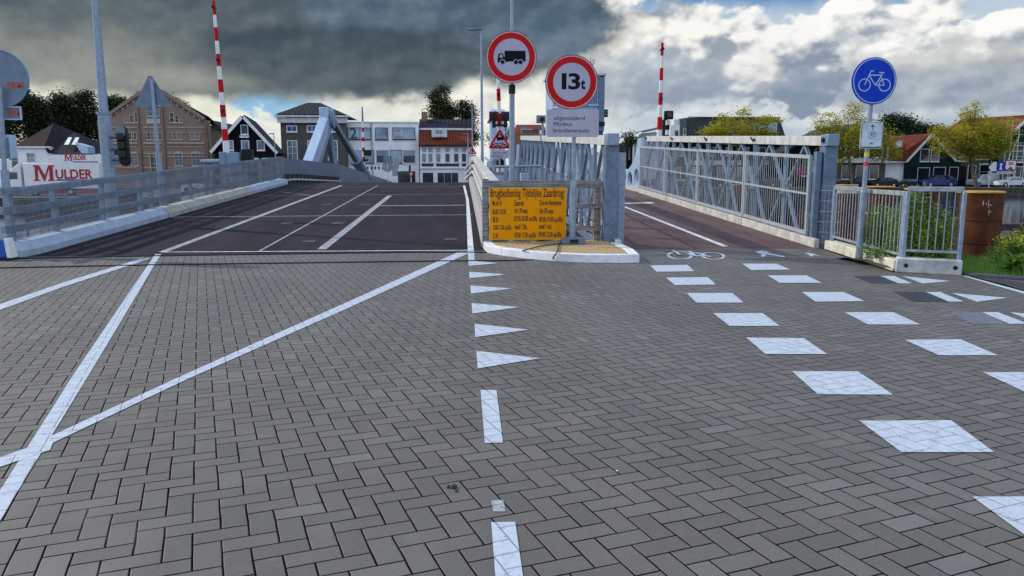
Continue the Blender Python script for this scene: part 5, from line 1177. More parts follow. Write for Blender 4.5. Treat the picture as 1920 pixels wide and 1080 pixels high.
PLAST = mat('white_plaster', (.84, .86, .88), .8, 0, .06, .8, streak=.12)
ZINC = mat('zinc_roof', (.20, .22, .24), .5, .4, .1, 2)
PALEG = mat('pale_sky_toned_glass', (.42, .54, .60), .15, 0, .2, .5, spec=.5)  # reflected sky painted in as a pale base
def pz(x, y, Y): p = atY(x, y, Y); return (p.x, p.z)
def house(name, label, Y, depth, sil, wall, cat='house', skew=0.0):
    pts = [pz(x, y, Y) for x, y in sil]; xs = [p[0] for p in pts]
    o = thing(name, label, cat, (sum(xs) / len(xs), Y, FZ)); pl = pts + [(pts[-1][0], FZ - .05), (pts[0][0], FZ - .05)]
    b = MB().prism(pl, Y, Y + depth); n_ = len(pl); b.v = b.v[:n_] + [(x + skew * depth, y, z) for x, y, z in b.v[n_:]]; b.build('wall', wall, o, smooth=False); return o
def window(o, Y, x0, y0, x1, y1, glass=None, frame=None, fw=1.1, cols=1, rws=1, name='window', arch=False, sill=True):
    glass = glass or GLASSD; frame = frame or WHITED
    a, c = pz(x0, y0, Y), pz(x1, y1, Y); X0, Z1, X1, Z0 = a[0], a[1], c[0], c[1]; f_ = fw * Y / F
    b = MB(); b.box(X0, Y - .07, Z0, X0 + f_, Y - .003, Z1).box(X1 - f_, Y - .07, Z0, X1, Y - .003, Z1).box(X0 + f_, Y - .07, Z1 - f_, X1 - f_, Y - .003, Z1).box(X0 + f_, Y - .07, Z0, X1 - f_, Y - .003, Z0 + f_)
    mt = min(.07, f_ * .6)
    for k in range(1, cols): x = X0 + (X1 - X0) * k / cols; b.box(x - mt / 2, Y - .05, Z0 + f_, x + mt / 2, Y - .015, Z1 - f_)
    for k in range(1, rws): z = Z0 + (Z1 - Z0) * k / rws; b.box(X0 + f_, Y - .045, z - mt / 2, X1 - f_, Y - .014, z + mt / 2)
    if arch: 
        cx = (X0 + X1) / 2; w_ = (X1 - X0) / 2; b.prism([(cx + w_ * math.cos(R(q_)), Z1 + .42 * w_ * math.sin(R(q_))) for q_ in range(0, 181, 20)], Y - .065, Y - .004)
    wo = b.build(name, frame, o, smooth=False)
    MB().box(X0 + f_ * .8, Y - .028, Z0 + f_ * .8, X1 - f_ * .8, Y - .012, Z1 - f_ * .8).build('pane', glass, wo, smooth=False)
    if sill: MB().box(X0 - .05, Y - .14, Z0 - .09, X1 + .05, Y - .004, Z0 - .002).build('sill', frame, wo, smooth=False)
    return wo
def band(o, Y, x0, y0, x1, y1, m, d=.06, name='trim'):
    a, c = pz(x0, y0, Y), pz(x1, y1, Y); return MB().box(a[0], Y - d, c[1], c[0], Y - .002, a[1]).build(name, m, o, smooth=False)
def slab(o, Y, depth, p, q_, th, over, m, name='roof', skew=0.0):
    """roof slab along a gable slope p->q (pixels at Y)"""
    a, c = pz(*p, Y), pz(*q_, Y); d = Vector((c[0] - a[0], c[1] - a[1])).normalized(); n_ = Vector((-d.y, d.x)); n_ = n_ if n_.y > 0 else -n_
    pts = [a, c, (c[0] + n_.x * th, c[1] + n_.y * th), (a[0] + n_.x * th, a[1] + n_.y * th)]
    b = MB().prism(pts, Y - over, Y + depth + .1); b.v = b.v[:4] + [(x + skew * depth, y, z) for x, y, z in b.v[4:]]; return b.build(name, m, o, smooth=False)
def roofmesh(o, vs, fs, m, name='roof'):
    return MB().add(vs, fs).build(name, m, o, smooth=False)

# brick warehouse
Y = 98
o = house('brick_warehouse', 'large brown brick warehouse with stepped gable windows behind the triangular sign back', Y, 9, [(184, 226), (197, 226), (199, 222), (268, 175), (268, 168), (304, 168), (304, 175), (382, 226), (394, 226)], WB, 'warehouse', -.33)
for x0, x1 in ((258, 269), (303.5, 314)): band(o, Y, x0, 171, x1, 330, WBP, .22, 'pilaster')
for x0, x1 in ((183.5, 196), (384, 394.5)): band(o, Y, x0, 225, x1, 330, WBP, .2, 'pilaster')
slab(o, Y, .3, (199, 222), (268, 175), .35, .3, WB, 'gable_coping'); slab(o, Y, .3, (382, 226), (304, 174), .35, .3, WB, 'gable_coping')
a, c = pz(312, 184, Y), pz(384, 225, Y); roofmesh(o, [(a[0], Y + .6, a[1] + .55), (c[0] + .3, Y + .6, c[1] + .45), (c[0] + .3 - 2.4, Y + 9, c[1] + .3), (a[0] - 2.4, Y + 9, a[1] + .4), (a[0], Y + .6, a[1] + .5), (c[0] + .8, Y + .6, c[1]), (c[0] + .8 - 2.4, Y + 9, c[1] - .2), (a[0] - 2.4, Y + 9, a[1] + .1)],
      [(0, 1, 2, 3), (4, 7, 6, 5), (0, 4, 5, 1), (1, 5, 6, 2), (2, 6, 7, 3), (3, 7, 4, 0)], SLATE)
for y0, y1, m_ in ((238, 239.6, STONE), (248.2, 249.2, STONE), (267, 269.5, STONE), (274.5, 276, STONE), (271, 273.4, WBP), (286.8, 288.2, STONE), (293, 294.2, STONE), (314, 315.5, STONE)): 
    for xa, xb in ((196.3, 257.7), (269.3, 303.3), (314.3, 383.7)): band(o, Y, xa, y0, xb, y1, m_, .10, 'string_course')
for k in range(13):
    x = 203 + k * 5.2; y = 221.5 - k * 3.53; band(o, Y, x, y - 1, x + 2.2, y + 3, STONE if k % 2 else WBP, .15, 'corbel'); x = 381 - k * 5.2 - 2.2; y = 227.5 - k * 3.47; band(o, Y, x, y - 1, x + 2.2, y + 3, STONE if k % 2 else WBP, .15, 'corbel')
BLIND = mat('grey_blue_blind', (.10, .14, .19), .4, 0, .1, 1, spec=.6)
for x0, y0, x1, y1 in ((233, 222.5, 240.5, 230), (242.5, 216, 251, 230), (252, 210, 259, 230), (317.5, 211, 327, 230), (327.8, 216.5, 336, 230), (336.5, 223, 343, 230), (275, 200, 300, 218)):
    window(o, Y, x0, y0, x1, y1, BLIND if x1 - x0 > 20 else GLASSD, STONE, .9, 2 if x1 - x0 > 20 else 1, 2)
band(o, Y, 275, 222.5, 301, 232, mat('pale_stone_plaque', (.45, .43, .38), .8), .12, 'plaque')
for x0, x1 in ((207, 213), (214, 220), (240, 248), (250, 257.5), (275, 284), (286.5, 295), (297, 304), (323, 332), (334, 342), (356, 365), (367, 375)): window(o, Y, x0, 248.6, x1, 262, GLASSD if x0 < 300 else BLIND, STONE, .9, 1, 2)
for x0, x1 in ((211, 227.5), (245, 260), (327, 344), (359, 376.5)): window(o, Y, x0, 287, x1, 311, BLIND, STONE, 1.0, 2, 2, arch=True)
window(o, Y, 280.5, 288, 306, 325, GLASSD, STONE, 1.2, 3, 2, 'door', sill=False)
o = house('brick_annex', 'low dark roofed annex squeezed between warehouse and black gabled house', 104, 10, [(380, 233), (402, 236), (424, 252)], mat('beige_boards', (.42, .38, .28), .8, 0, .1, 1), 'building')
slab(o, 104, 10, (392, 231), (428, 255), .5, .4, SLATE)
# black gabled house
Y = 92
o = house('black_gabled_house', 'black boarded gabled house with white bargeboards left of the grey brick house', Y, 12, [(402, 286), (457, 219), (518, 286)], BLKW, skew=-.16)
band(o, Y, 402.2, 286, 517.5, 345, BLKW, .05, 'lower_wall')
slab(o, Y, 12, (455.5, 219), (396, 287), .18, .45, SLATE, skew=-.16); slab(o, Y, 12, (458, 217.5), (523.5, 288), .18, .45, SLATE, skew=-.16)
for p, q_ in (((457, 218.5), (397, 286)), ((457, 218.5), (521.5, 287.5))):
    a, c = pz(*p, Y), pz(*q_, Y); MB().beam((a[0], Y - .5, a[1]), (c[0], Y - .5, c[1]), .06, .34, (0, 0, 1)).build('bargeboard', WHITE, o)
window(o, Y, 451, 234, 466, 252, GLASSD, WHITE, 1.2, 1, 1)
band(o, Y, 449.3, 254, 467.5, 258.5, WHITED, .08, 'name_plate')
for x0, x1 in ((429, 438.7), (452, 468), (481.5, 497)): window(o, Y, x0, 263, x1, 282, GLASSL, WHITE, 1.2)
for x0, x1 in ((466, 485), (492, 513)): band(o, Y, x0, 296, x1, 299.5, WHITED, .1, 'lintel')
# grey brick house with hipped roof
Y = 106
o = house('grey_brick_house', 'grey brown brick house with white cornice, blue panes and hipped tiled roof', Y, 11, [(525.5, 229), (647, 229)], GB)
band(o, Y, 521, 220.5, 652, 231, WHITED, .5, 'cornice'); band(o, Y, 516.5, 216.5, 656, 220.3, WHITED, .9, 'gutter')
e0, e1 = pz(518, 216, Y), pz(650, 216.5, Y); r0, r1 = pz(583, 195, Y + 5), pz(600, 195, Y + 5)
rt_ = pz(588, 199, Y)[1] + .9
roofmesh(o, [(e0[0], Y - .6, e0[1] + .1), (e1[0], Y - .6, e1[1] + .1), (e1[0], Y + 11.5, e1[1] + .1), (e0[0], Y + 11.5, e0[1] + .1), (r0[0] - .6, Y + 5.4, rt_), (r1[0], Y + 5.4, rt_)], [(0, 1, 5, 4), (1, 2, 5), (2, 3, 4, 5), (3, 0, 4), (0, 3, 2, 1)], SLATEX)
for x0, x1 in ((537, 557.5), (575, 595), (613, 632)): window(o, Y, x0, 235, x1, 247.5, BLUEG, WHITE, 1.6, 2)
for x0, x1 in ((538, 559), (576, 597), (614, 634)): window(o, Y, x0, 263, x1, 300, GLASSL, WHITE, 1.4, 2, 3)
# white modern building
Y = 108
o = house('white_building', 'white flat-roofed building with a large 2 in its upper window', Y, 12, [(647.5, 229.5), (784.5, 229.5)], PLAST, 'building')
FRD = mat('dark_blue_window_frame', (.02, .04, .06), .4)
band(o, Y, 647, 228, 785, 230, WHITE, .15, 'roof_edge')
w2_ = window(o, Y, 651.5, 239, 696, 261.5, PALEG, FRD, .9, 2); window(o, Y, 703, 239, 728, 262, GLASSL, FRD, .9); w3_ = window(o, Y, 735.5, 239, 779, 261.5, PALEG, FRD, .9, 2)
a = pz(656, 259.5, Y); text_part('lettering', [('2', a[0], a[1], 2.05, 1.0, 'LEFT')], mat('grey_blue_print', (.05, .10, .15), .5), o, sheet(0, Y - .055, 0), .01, bold=.03)
a = pz(741, 258, Y); text_part('small_print', [('FYS', a[0], a[1] + .8, .42, 1, 'LEFT'), ('____', a[0], a[1] + .45, .35, 1, 'LEFT'), ('NTG', a[0], a[1] - .1, .45, 1, 'LEFT')], mat('red_print', (.4, .05, .05), .5), o, sheet(0, Y - .055, 0), .01)
for x0, x1, g_ in ((653, 677, GLASSD), (678.5, 702, PALEG), (705, 730, GLASSD), (731.5, 754, PALEG), (755, 779, GLASSD)): window(o, Y, x0, 281, x1, 306, g_, FRD if g_ is PALEG else WHITED, .9)
for x0, x1 in ((655, 678), (705, 730), (756, 779)): band(o, Y, x0, 281.6, x1 - .5, 292, GLASSL, .06, 'painted_sky_reflection')  # sky reflection laid over the upper panes as pale strips
for k in range(6): band(o, Y, 688 + k * 7, 312, 691 + k * 7, 317.5, FRD, .06, 'vent_opening')
band(o, Y, 697, 230, 698.8, 345, mat('grey_pipe', (.25, .28, .3), .5), .2, 'downpipe')
window(o, Y, 746, 321, 779, 350, GLASSD, FRD, .8, 3, 1, 'shop_window', sill=False); window(o, Y, 652, 321, 694, 350, GLASSD, FRD, .8, 4, 1, 'shop_window', sill=False)
# white fronted shop house with red roof
Y = 106
o = house('red_roofed_shop', 'white fronted shop house with red tiled slope and dormer, right of the white building', Y, 13, [(787, 272), (884, 272)], PLAST, 'shop')
a, c = pz(785, 271, Y), pz(885, 240, Y); ez, rz = a[1], c[1]
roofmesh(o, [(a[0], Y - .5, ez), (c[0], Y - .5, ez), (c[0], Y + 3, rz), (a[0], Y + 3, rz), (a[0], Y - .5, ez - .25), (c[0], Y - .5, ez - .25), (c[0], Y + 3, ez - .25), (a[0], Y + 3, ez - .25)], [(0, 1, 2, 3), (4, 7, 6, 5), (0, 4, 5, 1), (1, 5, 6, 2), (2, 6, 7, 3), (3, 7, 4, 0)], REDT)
t0 = pz(784, 222, Y + 4)[1]
roofmesh(o, [(a[0] - .1, Y + 2.9, rz - .1), (c[0] + .3, Y + 2.9, rz - .1), (c[0] + .3, Y + 5.5, t0), (a[0] - .1, Y + 5.5, t0), (a[0] - .1, Y + 12, rz - .1), (c[0] + .3, Y + 12, rz - .1)], [(0, 1, 2, 3), (3, 2, 5, 4), (0, 3, 4), (1, 5, 2), (0, 4, 5, 1)], SLATEX, 'upper_roof')
MB().box(a[0], Y + 2.5, rz - .15, c[0], Y + 2.85, rz + .12).build('gutter', WHITED, o); MB().box(a[0], Y + 2.6, rz + .14, c[0], Y + 2.88, rz + .7).build('fascia', mat('navy_fascia', (.012, .02, .05), .5), o)
MB().box(a[0] + .2, Y + 5.0, t0 - .5, a[0] + 1.0, Y + 5.8, t0 + 1.0).build('chimney', WBP, o)
d0, d1 = pz(809, 240, Y), pz(838, 257, Y); MB().box(d0[0], Y + .4, d1[1], d1[0], Y + 3, d0[1]).build('dormer', WHITED, o); window(o, Y + .4, 816, 243, 831, 253, GLASSL, WHITE, .8, 2, 1, 'dormer_window')
band(o, Y, 785, 270.8, 884, 273.2, mat('black_gutter', (.015, .015, .018), .5), .6, 'eave_gutter')
sc = MB()
for k in range(22): x0_, z_ = pz(788.5 + k * 4.3, 274, Y); sc.box(x0_, Y - .14, z_ - .22, x0_ + .2, Y - .003, z_)
sc.build('scalloped_trim', WHITE, o, smooth=False)
for x0, x1 in ((790.5, 799.7), (802.5, 811.7), (817, 826.5), (834.3, 843.8), (850.7, 860.4), (865.2, 874.8)):
    window(o, Y, x0, 276.5, x1, 285.5, GLASSL, WHITE, .7, 3, 2, 'transom', sill=False); window(o, Y, x0, 287.5, x1, 304.5, GLASSL if x0 < 830 else GLASSD, WHITE, .8)
for x0, x1 in ((790.5, 813), (818, 861), (866, 874)): band(o, Y, x0, 307, x1, 312, MATS['navy_fascia'], .06, 'navy_panel')
band(o, Y, 787, 314, 884, 316, WHITE, .25, 'ledge')
window(o, Y, 791.5, 323, 813.5, 350, GLASSD, WHITE, .8, 1, 1, 'shop_window', sill=False); window(o, Y, 819.5, 323, 860, 350, GLASSD, WHITE, .8, 3, 1, 'shop_window', sill=False)
# small brick house with orange roof and blue skylight
Y = 96
o = house('orange_roofed_house', 'red brick house with orange roof and blue skylight, between lamp post and text sign', Y, 9, [(962, 252), (978, 252), (978, 243), (1040, 243)], WBP)
a, c = pz(964, 253, Y), pz(1030, 231, Y)
roofmesh(o, [(a[0], Y + .1, a[1]), (c[0], Y + .1, a[1]), (c[0] - .4, Y + 3.2, c[1]), (a[0] + .5, Y + 3.2, c[1]), (a[0], Y + 7, a[1]), (c[0], Y + 7, a[1])], [(0, 1, 2, 3), (3, 2, 5, 4), (0, 3, 4), (1, 5, 2), (0, 4, 5, 1)], tile_mat('bright_orange_tiles', (.24, .065, .03), (.17, .045, .024), .4, .38, 0))
a, c = pz(978, 238, Y), pz(990, 247, Y); b = MB(); b.add([(a[0], Y + .9, c[1]), (c[0], Y + .9, c[1]), (c[0], Y + 2.0, a[1]), (a[0], Y + 2.0, a[1]), (a[0], Y + .7, c[1]), (c[0], Y + .7, c[1]), (c[0], Y + 1.8, a[1] + .1), (a[0], Y + 1.8, a[1] + .1)], [(0, 3, 2, 1), (4, 5, 6, 7), (0, 1, 5, 4), (1, 2, 6, 5), (2, 3, 7, 6), (3, 0, 4, 7)]); b.build('skylight', BLUEG, o)
band(o, Y, 977.6, 242, 1040, 243.6, WHITED, .2, 'coping'); band(o, Y, 998, 238, 1010, 243, WBP, .3, 'brick_parapet')
slab(o, Y + 9, 6, (944, 262), (966, 232), .3, .2, ZINC, 'side_roof')

# bridge keeper's tower
Y = 45
o = thing('bridge_keeper_tower', 'pale blue control tower with blue panes standing behind the 13t sign', 'control tower', (6.8, Y, -1))
a, c = pz(1035, 141, Y), pz(1123, 262, Y)
MB().box(a[0], Y, c[1] + .2, c[0], Y + 3.2, a[1]).build('cabin', BLUEL, o, bevel=.03)
b0, b1 = pz(1122.5, 144.5, Y), pz(1132, 246, Y); MB().box(b0[0], Y - .1, b1[1], b1[0], Y + 3.3, b0[1]).build('corner_fin', GALVD, o, bevel=.02)
for x0, x1 in ((1052, 1075), (1077, 1100), (1102, 1120)): window(o, Y, x0, 158, x1, 196, BLUEG, BLUEL, .6, 4, 1)
window(o, Y, 1035.5, 180, 1044, 201, GLASSL, WHITE, .8, 2, 1)
MB().box(a[0] - .15, Y - .15, a[1], c[0] + .35, Y + 3.4, a[1] + .12).build('roof', LGREY, o)
MB().tube((7.0, Y + 1.6, -2), (7.0, Y + 1.6, c[1] + .2), .8, .8, 20).build('column', BLUEL, o)
f0, f1 = pz(1122, 240, Y), pz(1134, 262, Y); MB().prism([(f0[0] + .05, f0[1]), (f0[0] + .28, f0[1]), (f1[0], f1[1]), (f0[0] - .15, f1[1])], Y + .2, Y + 1).build('bracket', GALVD, o); MB().box(f0[0] - .05, Y - .2, f0[1] + .1, f1[0] - .05, Y + .1, f0[1] + .35).build('hinge', DARKP, o)
g0, g1 = pz(1133, 205, Y), pz(1140, 219, Y); b = MB()
for i in range(2):
    for k in range(3): b.box(g0[0] + i * .11, Y - .1, g1[1] + k * .15, g0[0] + i * .11 + .08, Y, g1[1] + k * .15 + .11)
b.build('lamp_cluster', DARKP, o, bevel=.01); MB().box(g0[0] - .02, Y + .003, g1[1] - .02, g1[0] + .01, Y + .05, g0[1]).build('lamp_frame', LGREY, o)
h0 = pz(1113, 120, Y); MB().tube((h0[0] - .09, Y + .5, a[1]), (h0[0] - .09, Y + .5, h0[1] + .45), .03, n=8).build('camera_mast', GALV, o); MB().box(h0[0] - .06, Y + .35, h0[1] + .02, h0[0] + .15, Y + .7, h0[1] + .36).build('camera', LGREY, o, bevel=.03)

# truck and yard building on the left
def serif_M(x, z, w_, h_):
    P = [(0, 0), (.30, 0), (.30, .07), (.21, .09), (.23, .78), (.47, 0), (.53, 0), (.76, .80), (.75, .09), (.66, .07), (.66, 0), (1, 0), (1, .07), (.93, .09), (.94, .91), (1.02, .93), (1.02, 1), (.74, 1), (.54, .36), (.30, 1), (0, 1), (0, .93), (.08, .91), (.07, .09), (0, .07)]
    return [(x + a * w_, z + b * h_) for a, b in P]
Y = 80
o = house('yard_building', 'white fronted yard building with brown and black roof behind the truck', Y, 10, [(30, 276), (95.5, 276)], PLAST, 'building')
band(o, Y, 28, 274.5, 96.5, 277.5, WHITE, .3, 'cornice'); window(o, Y, 49, 286, 68, 306, GLASSL, WHITE, 1.0, 1, 2); window(o, Y, 20, 285, 37, 318, GLASSD, WHITE, 1.0, 1, 2)
MB().box(pz(-40, 280, Y)[0], Y + .5, FZ, pz(29, 280, Y)[0], Y + 9, pz(0, 300, Y)[1]).build('side_wing', PLAST, o)
ev, rg = pz(28, 275, Y), pz(60, 233, Y)[1]; xr = pz(172, 289, Y)[0]; xp = pz(62, 233, Y)[0]
ZE = ev[1]
roofmesh(o, [(ev[0], Y - .3, ZE), (pz(86, 275, Y)[0], Y - .3, ZE), (xp, Y + 4, rg + .35), (ev[0], Y + 9, ZE)], [(0, 1, 2), (0, 2, 3), (0, 3, 1), (1, 3, 2)], BRTILE)
blk = tile_mat('near_black_tiles', (.014, .013, .018), (.028, .026, .034), .35, .3, 0, .15); rr_ = pz(140, 247, Y + 4)
roofmesh(o, [(pz(86, 275, Y)[0], Y - .28, ZE), (pz(96, 288, Y)[0], Y - .6, pz(96, 288, Y)[1]), (xr, Y - .6, pz(170, 288, Y)[1]), (xp + .05, Y + 4.02, rg + .33), (rr_[0], Y + 4, rr_[1]), (xr, Y + 9, pz(170, 288, Y)[1]), (ev[0] + 2, Y + 9, ZE)], [(0, 1, 2, 4, 3), (2, 5, 4), (3, 4, 5, 6), (0, 3, 6)], blk, 'side_roof')
for x in (112, 126): 
    a, c = pz(x, 256, Y), pz(x + 9, 271, Y); MB().add([(a[0], Y + 1.7, a[1]), (a[0] + .35, Y + 1.7, a[1]), (c[0] + .3, Y + .2, c[1]), (c[0] - .15, Y + .2, c[1])], [(0, 1, 2, 3)]).build('skylight', WHITE, o, recalc=False, smooth=False)
a, c = pz(148, 268, Y), pz(173, 288, Y); MB().prism([(a[0], a[1]), (c[0], pz(0, 275, Y)[1]), (c[0], c[1]), (a[0] + .6, c[1])], Y - .9, Y + .6).build('dormer', BLUEL, o)
o = thing('fascia_sign', 'long white fascia board reading MULDER above the truck', 'shop sign', (-46, 76, 1)); Y = 76
a, c = pz(94.5, 290, Y), pz(190, 306, Y); MB().box(a[0], Y, c[1], c[0], Y + 1.2, a[1]).build('board', WHITE, o); MB().box(a[0] + .2, Y + .3, FZ, c[0] - .2, Y + .9, c[1]).build('support_wall', PLAST, o)
MR = mat('deep_red_lettering', (.42, .02, .025), .5); MBL = mat('blue_lettering', (.03, .10, .40), .5)
s0 = pz(121, 302, Y); shape_part('large_letter', [serif_M(s0[0], s0[1], .74, .68)], MR, o, sheet(0, Y - .012, 0), .006); text_part('lettering', [('ULDER', s0[0] + .78, s0[1] + .12, .62, (1.22,), 'LEFT')], MR, o, sheet(0, Y - .012, 0), .006, bold=.018); q0 = pz(137, 304.5, Y); MB().box(q0[0], Y - .01, q0[1], pz(160, 0, Y)[0], Y - .002, q0[1] + .10).build('blue_underline', MBL, o)
Y = 64
o = thing('box_truck', 'white box truck with large red MULDER lettering parked beyond the left barrier', 'truck', (-34, Y, FZ))
a, c = pz(42, 306, Y), pz(188, 356, Y); a = (a[0], pz(42, 306.5, Y)[1])
MB().box(a[0], Y, pz(0, 354, Y)[1], c[0], Y + 2.5, pz(0, 306.5, Y)[1]).build('cargo_box', WHITE, o, bevel=.04)
WHEEL = mat('tyre', (.012, .012, .013), .8); RIM = mat('wheel_rim', (.4, .41, .43), .35, .5)
MB().box(a[0] + .3, Y + .1, pz(0, 364, Y)[1], c[0] - .3, Y + 2.4, pz(0, 355, Y)[1]).build('red_skirt', mat('dark_red_skirt', (.30, .02, .03), .5), o)
for x in (133, 66): 
    wp = pz(x, 361, Y); wh = MB(); wh.disc((wp[0], FZ + .30), .30, Y - .02, Y + .3, 20); wo = wh.build('wheel', WHEEL, o); MB().disc((wp[0], FZ + .30), .17, Y - .04, Y - .021, 16).build('rim', RIM, wo)
s0 = pz(64, 340, Y); shape_part('large_letter', [serif_M(s0[0], s0[1] + .03, 1.62, 1.24)], MR, o, sheet(0, Y - .012, 0), .006); text_part('lettering', [('ULDER', s0[0] + 1.70, s0[1] + .22, 1.02, (2.85,), 'LEFT')], MR, o, sheet(0, Y - .012, 0), .006, bold=.03); q0 = pz(106, 339, Y); MB().box(q0[0], Y - .01, q0[1], pz(136, 0, Y)[0], Y - .002, q0[1] + .12).build('blue_underline', MBL, o)
cb0 = pz(-6, 308, Y); cb1 = pz(41, 360, Y); b = MB(); b.prism([(cb0[0], pz(0, 364, Y)[1]), (cb1[0], pz(0, 364, Y)[1]), (cb1[0], pz(0, 303, Y)[1]), (cb0[0] + .75, pz(0, 322, Y)[1]), (cb0[0] + .1, pz(0, 336, Y)[1])], Y + .1, Y + 2.3); b.build('cab', WHITE, o, bevel=.05)
w0 = pz(14, 323, Y); w1_ = pz(32, 336, Y); MB().box(w0[0], Y + .085, w1_[1], w1_[0], Y + .097, w0[1]).build('cab_window', GLASSD, o)
wp = pz(14, 361, Y); wo = MB().disc((wp[0], FZ + .30), .30, Y - .02, Y + .3, 20).build('wheel', WHEEL, o); MB().disc((wp[0], FZ + .3), .17, Y - .04, Y - .021, 16).build('rim', RIM, wo)

# moored white work boat seen through the barrier
Y = 46
a, c = pz(316, 327, Y), pz(360, 366, Y); o = thing('work_boat', 'white work boat moored beyond the left barrier, seen through its mesh', 'boat', (a[0], Y, -1.3))
MB().prism([(a[0] - .5, -.55), (a[0], -1.4), (c[0] + 2, -1.4), (c[0] + 2.6, -.45), (c[0] + 2, -.5)], Y, Y + 2.2).build('hull', WHITE, o, bevel=.04); MB().box(a[0] + .5, Y + .4, -.5, c[0] + .2, Y + 1.8, .75).build('wheelhouse', WHITED, o, bevel=.04)
for k in range(2): MB().box(a[0] + .7 + k * .45, Y + .385, .25, a[0] + 1.0 + k * .45, Y + .397, .55).build('window', GLASSD, o)

# right bank row
Y = 98
o = house('dark_cornice_house', 'dark house with white cornice and grey lower wall, behind the left yellow-green tree', Y, 10, [(1549, 262), (1664, 262)], GB)
band(o, Y, 1549, 260, 1664, 297, BLG, .06, 'boarded_upper_wall'); band(o, Y, 1546, 297, 1665, 305.5, WHITED, .5, 'cornice')
slab(o, Y, 10, (1605, 236), (1545, 262), .3, .4, SLATE); slab(o, Y, 10, (1605, 236), (1668, 262), .3, .4, SLATE)
MB().prism([pz(1549, 262, Y), pz(1664, 262, Y), pz(1605, 237, Y)], Y + .02, Y + 10).build('gable', BLG, o, smooth=False)
for x0, x1 in ((1583, 1599), (1612, 1628), (1640, 1654)): window(o, Y, x0, 272, x1, 295, GLASSL, WHITE, 1.0, 1, 2)
for x0, x1 in ((1552, 1567.5), (1578, 1594), (1605, 1620), (1630, 1646)): window(o, Y, x0, 310, x1, 336, GLASSD, WHITE, .9)
band(o, Y, 1549, 280, 1551, 305, WHITE, .2, 'corner_board'); band(o, Y, 1661.5, 275, 1664, 297, WHITE, .2, 'corner_board')
o = house('green_gabled_house', 'dark green gabled house with white bargeboards and orange red roof on its left', Y, 11, [(1698, 304), (1745, 253), (1789, 301), (1809, 301)], GRW)
band(o, Y, 1696.5, 312, 1809, 346, BLG, .05, 'lower_wall')
for p, q_ in (((1745, 252), (1697, 303.5)), ((1745, 252), (1790, 302))):
    a, c = pz(*p, Y), pz(*q_, Y); MB().beam((a[0], Y - .35, a[1]), (c[0], Y - .35, c[1]), .06, .30).build('bargeboard', WHITE, o)
band(o, Y, 1789, 300.4, 1810, 303.4, WHITE, .3, 'gutter')
a, b0, c0_, d0 = pz(1663, 303, Y), pz(1697, 303, Y), pz(1745, 252, Y), pz(1678, 262, Y)
roofmesh(o, [(a[0], Y - .2, a[1]), (b0[0], Y - .3, b0[1]), (c0_[0] + .1, Y - .3, c0_[1] + .15), (d0[0], Y + 4, pz(1678, 262, Y + 4)[1]), (d0[0], Y + 10, a[1]), (c0_[0] + .1, Y + 11, c0_[1] + .15)], [(0, 1, 2, 3), (3, 2, 5, 4), (0, 3, 4), (0, 4, 5, 2, 1)], ORT)
slab(o, Y, 11, (1745, 252), (1790, 302), .22, .3, ORT, 'roof')
a, c = pz(1659, 304, Y), pz(1697, 340, Y); MB().box(a[0], Y + .3, FZ, c[0], Y + 8, a[1]).build('side_wing', PLAST, o, smooth=False); band(o, Y, 1660, 302.6, 1698, 305, WHITE, .25, 'gutter')
a, c = pz(1688, 265, Y), pz(1680, 278, Y); MB().add([(c[0], Y + .2, c[1]), (c[0] + .9, Y + .2, c[1] + .25), (a[0] + .9, Y + 1.0, a[1] + .25), (a[0], Y + 1.0, a[1])], [(0, 1, 2, 3)]).build('skylight', GLASSL, o, recalc=False, smooth=False)
for x0, y0, x1, y1, g_ in ((1726, 279, 1741, 303, GLASSD), (1746, 279, 1760, 303, GLASSD), (1720.5, 314, 1741.5, 339, GLASSL), (1750, 313, 1771, 338, GLASSL)): window(o, Y, x0, y0, x1, y1, g_, WHITE, 1.0)
window(o, Y, 1780, 313, 1795, 340, GLASSD, WHITE, 1.0, 1, 2, 'door', sill=False)
o = house('small_orange_roof_house', 'low house with orange tiles and white gutter between green gable and grey brick house', Y + 3, 7, [(1772, 290), (1812, 290)], GB)
a, c = pz(1765, 288, Y + 3), pz(1813, 268, Y + 3); roofmesh(o, [(a[0], Y + 2.7, a[1]), (c[0], Y + 2.7, a[1]), (c[0], Y + 6.5, c[1] + .2), (a[0], Y + 6.5, c[1] + .2), (a[0], Y + 10, a[1]), (c[0], Y + 10, a[1])], [(0, 1, 2, 3), (3, 2, 5, 4), (0, 3, 4), (1, 5, 2), (0, 4, 5, 1)], MATS['bright_orange_tiles']); band(o, Y + 3, 1766, 287, 1812, 290, WHITE, .35, 'gutter')
o = house('grey_brick_shop_house', 'grey brick house with wide three-pane window right of the green gabled house', Y, 11, [(1809, 256), (1897, 250)], GB)
window(o, Y, 1829.5, 278, 1869.5, 299, GLASSD, WHITE, 1.2, 3); band(o, Y, 1828, 275.5, 1874, 278, WHITE, .3, 'blind_box')
for x0, y0, x1, y1 in ((1815, 310, 1828, 338), (1837, 308, 1854, 336), (1862, 308, 1880, 336)): window(o, Y, x0, y0, x1, y1, GLASSD, WHITE, 1.0, 1, 2 if x0 > 1830 else 1)
band(o, Y, 1836, 306, 1855, 309.5, WHITE, .2, 'lintel')
o = house('red_roofed_hall', 'long red tiled roof rising behind the right yellow-green tree', 112, 14, [(1842, 262), (1960, 262)], GB, 'building')
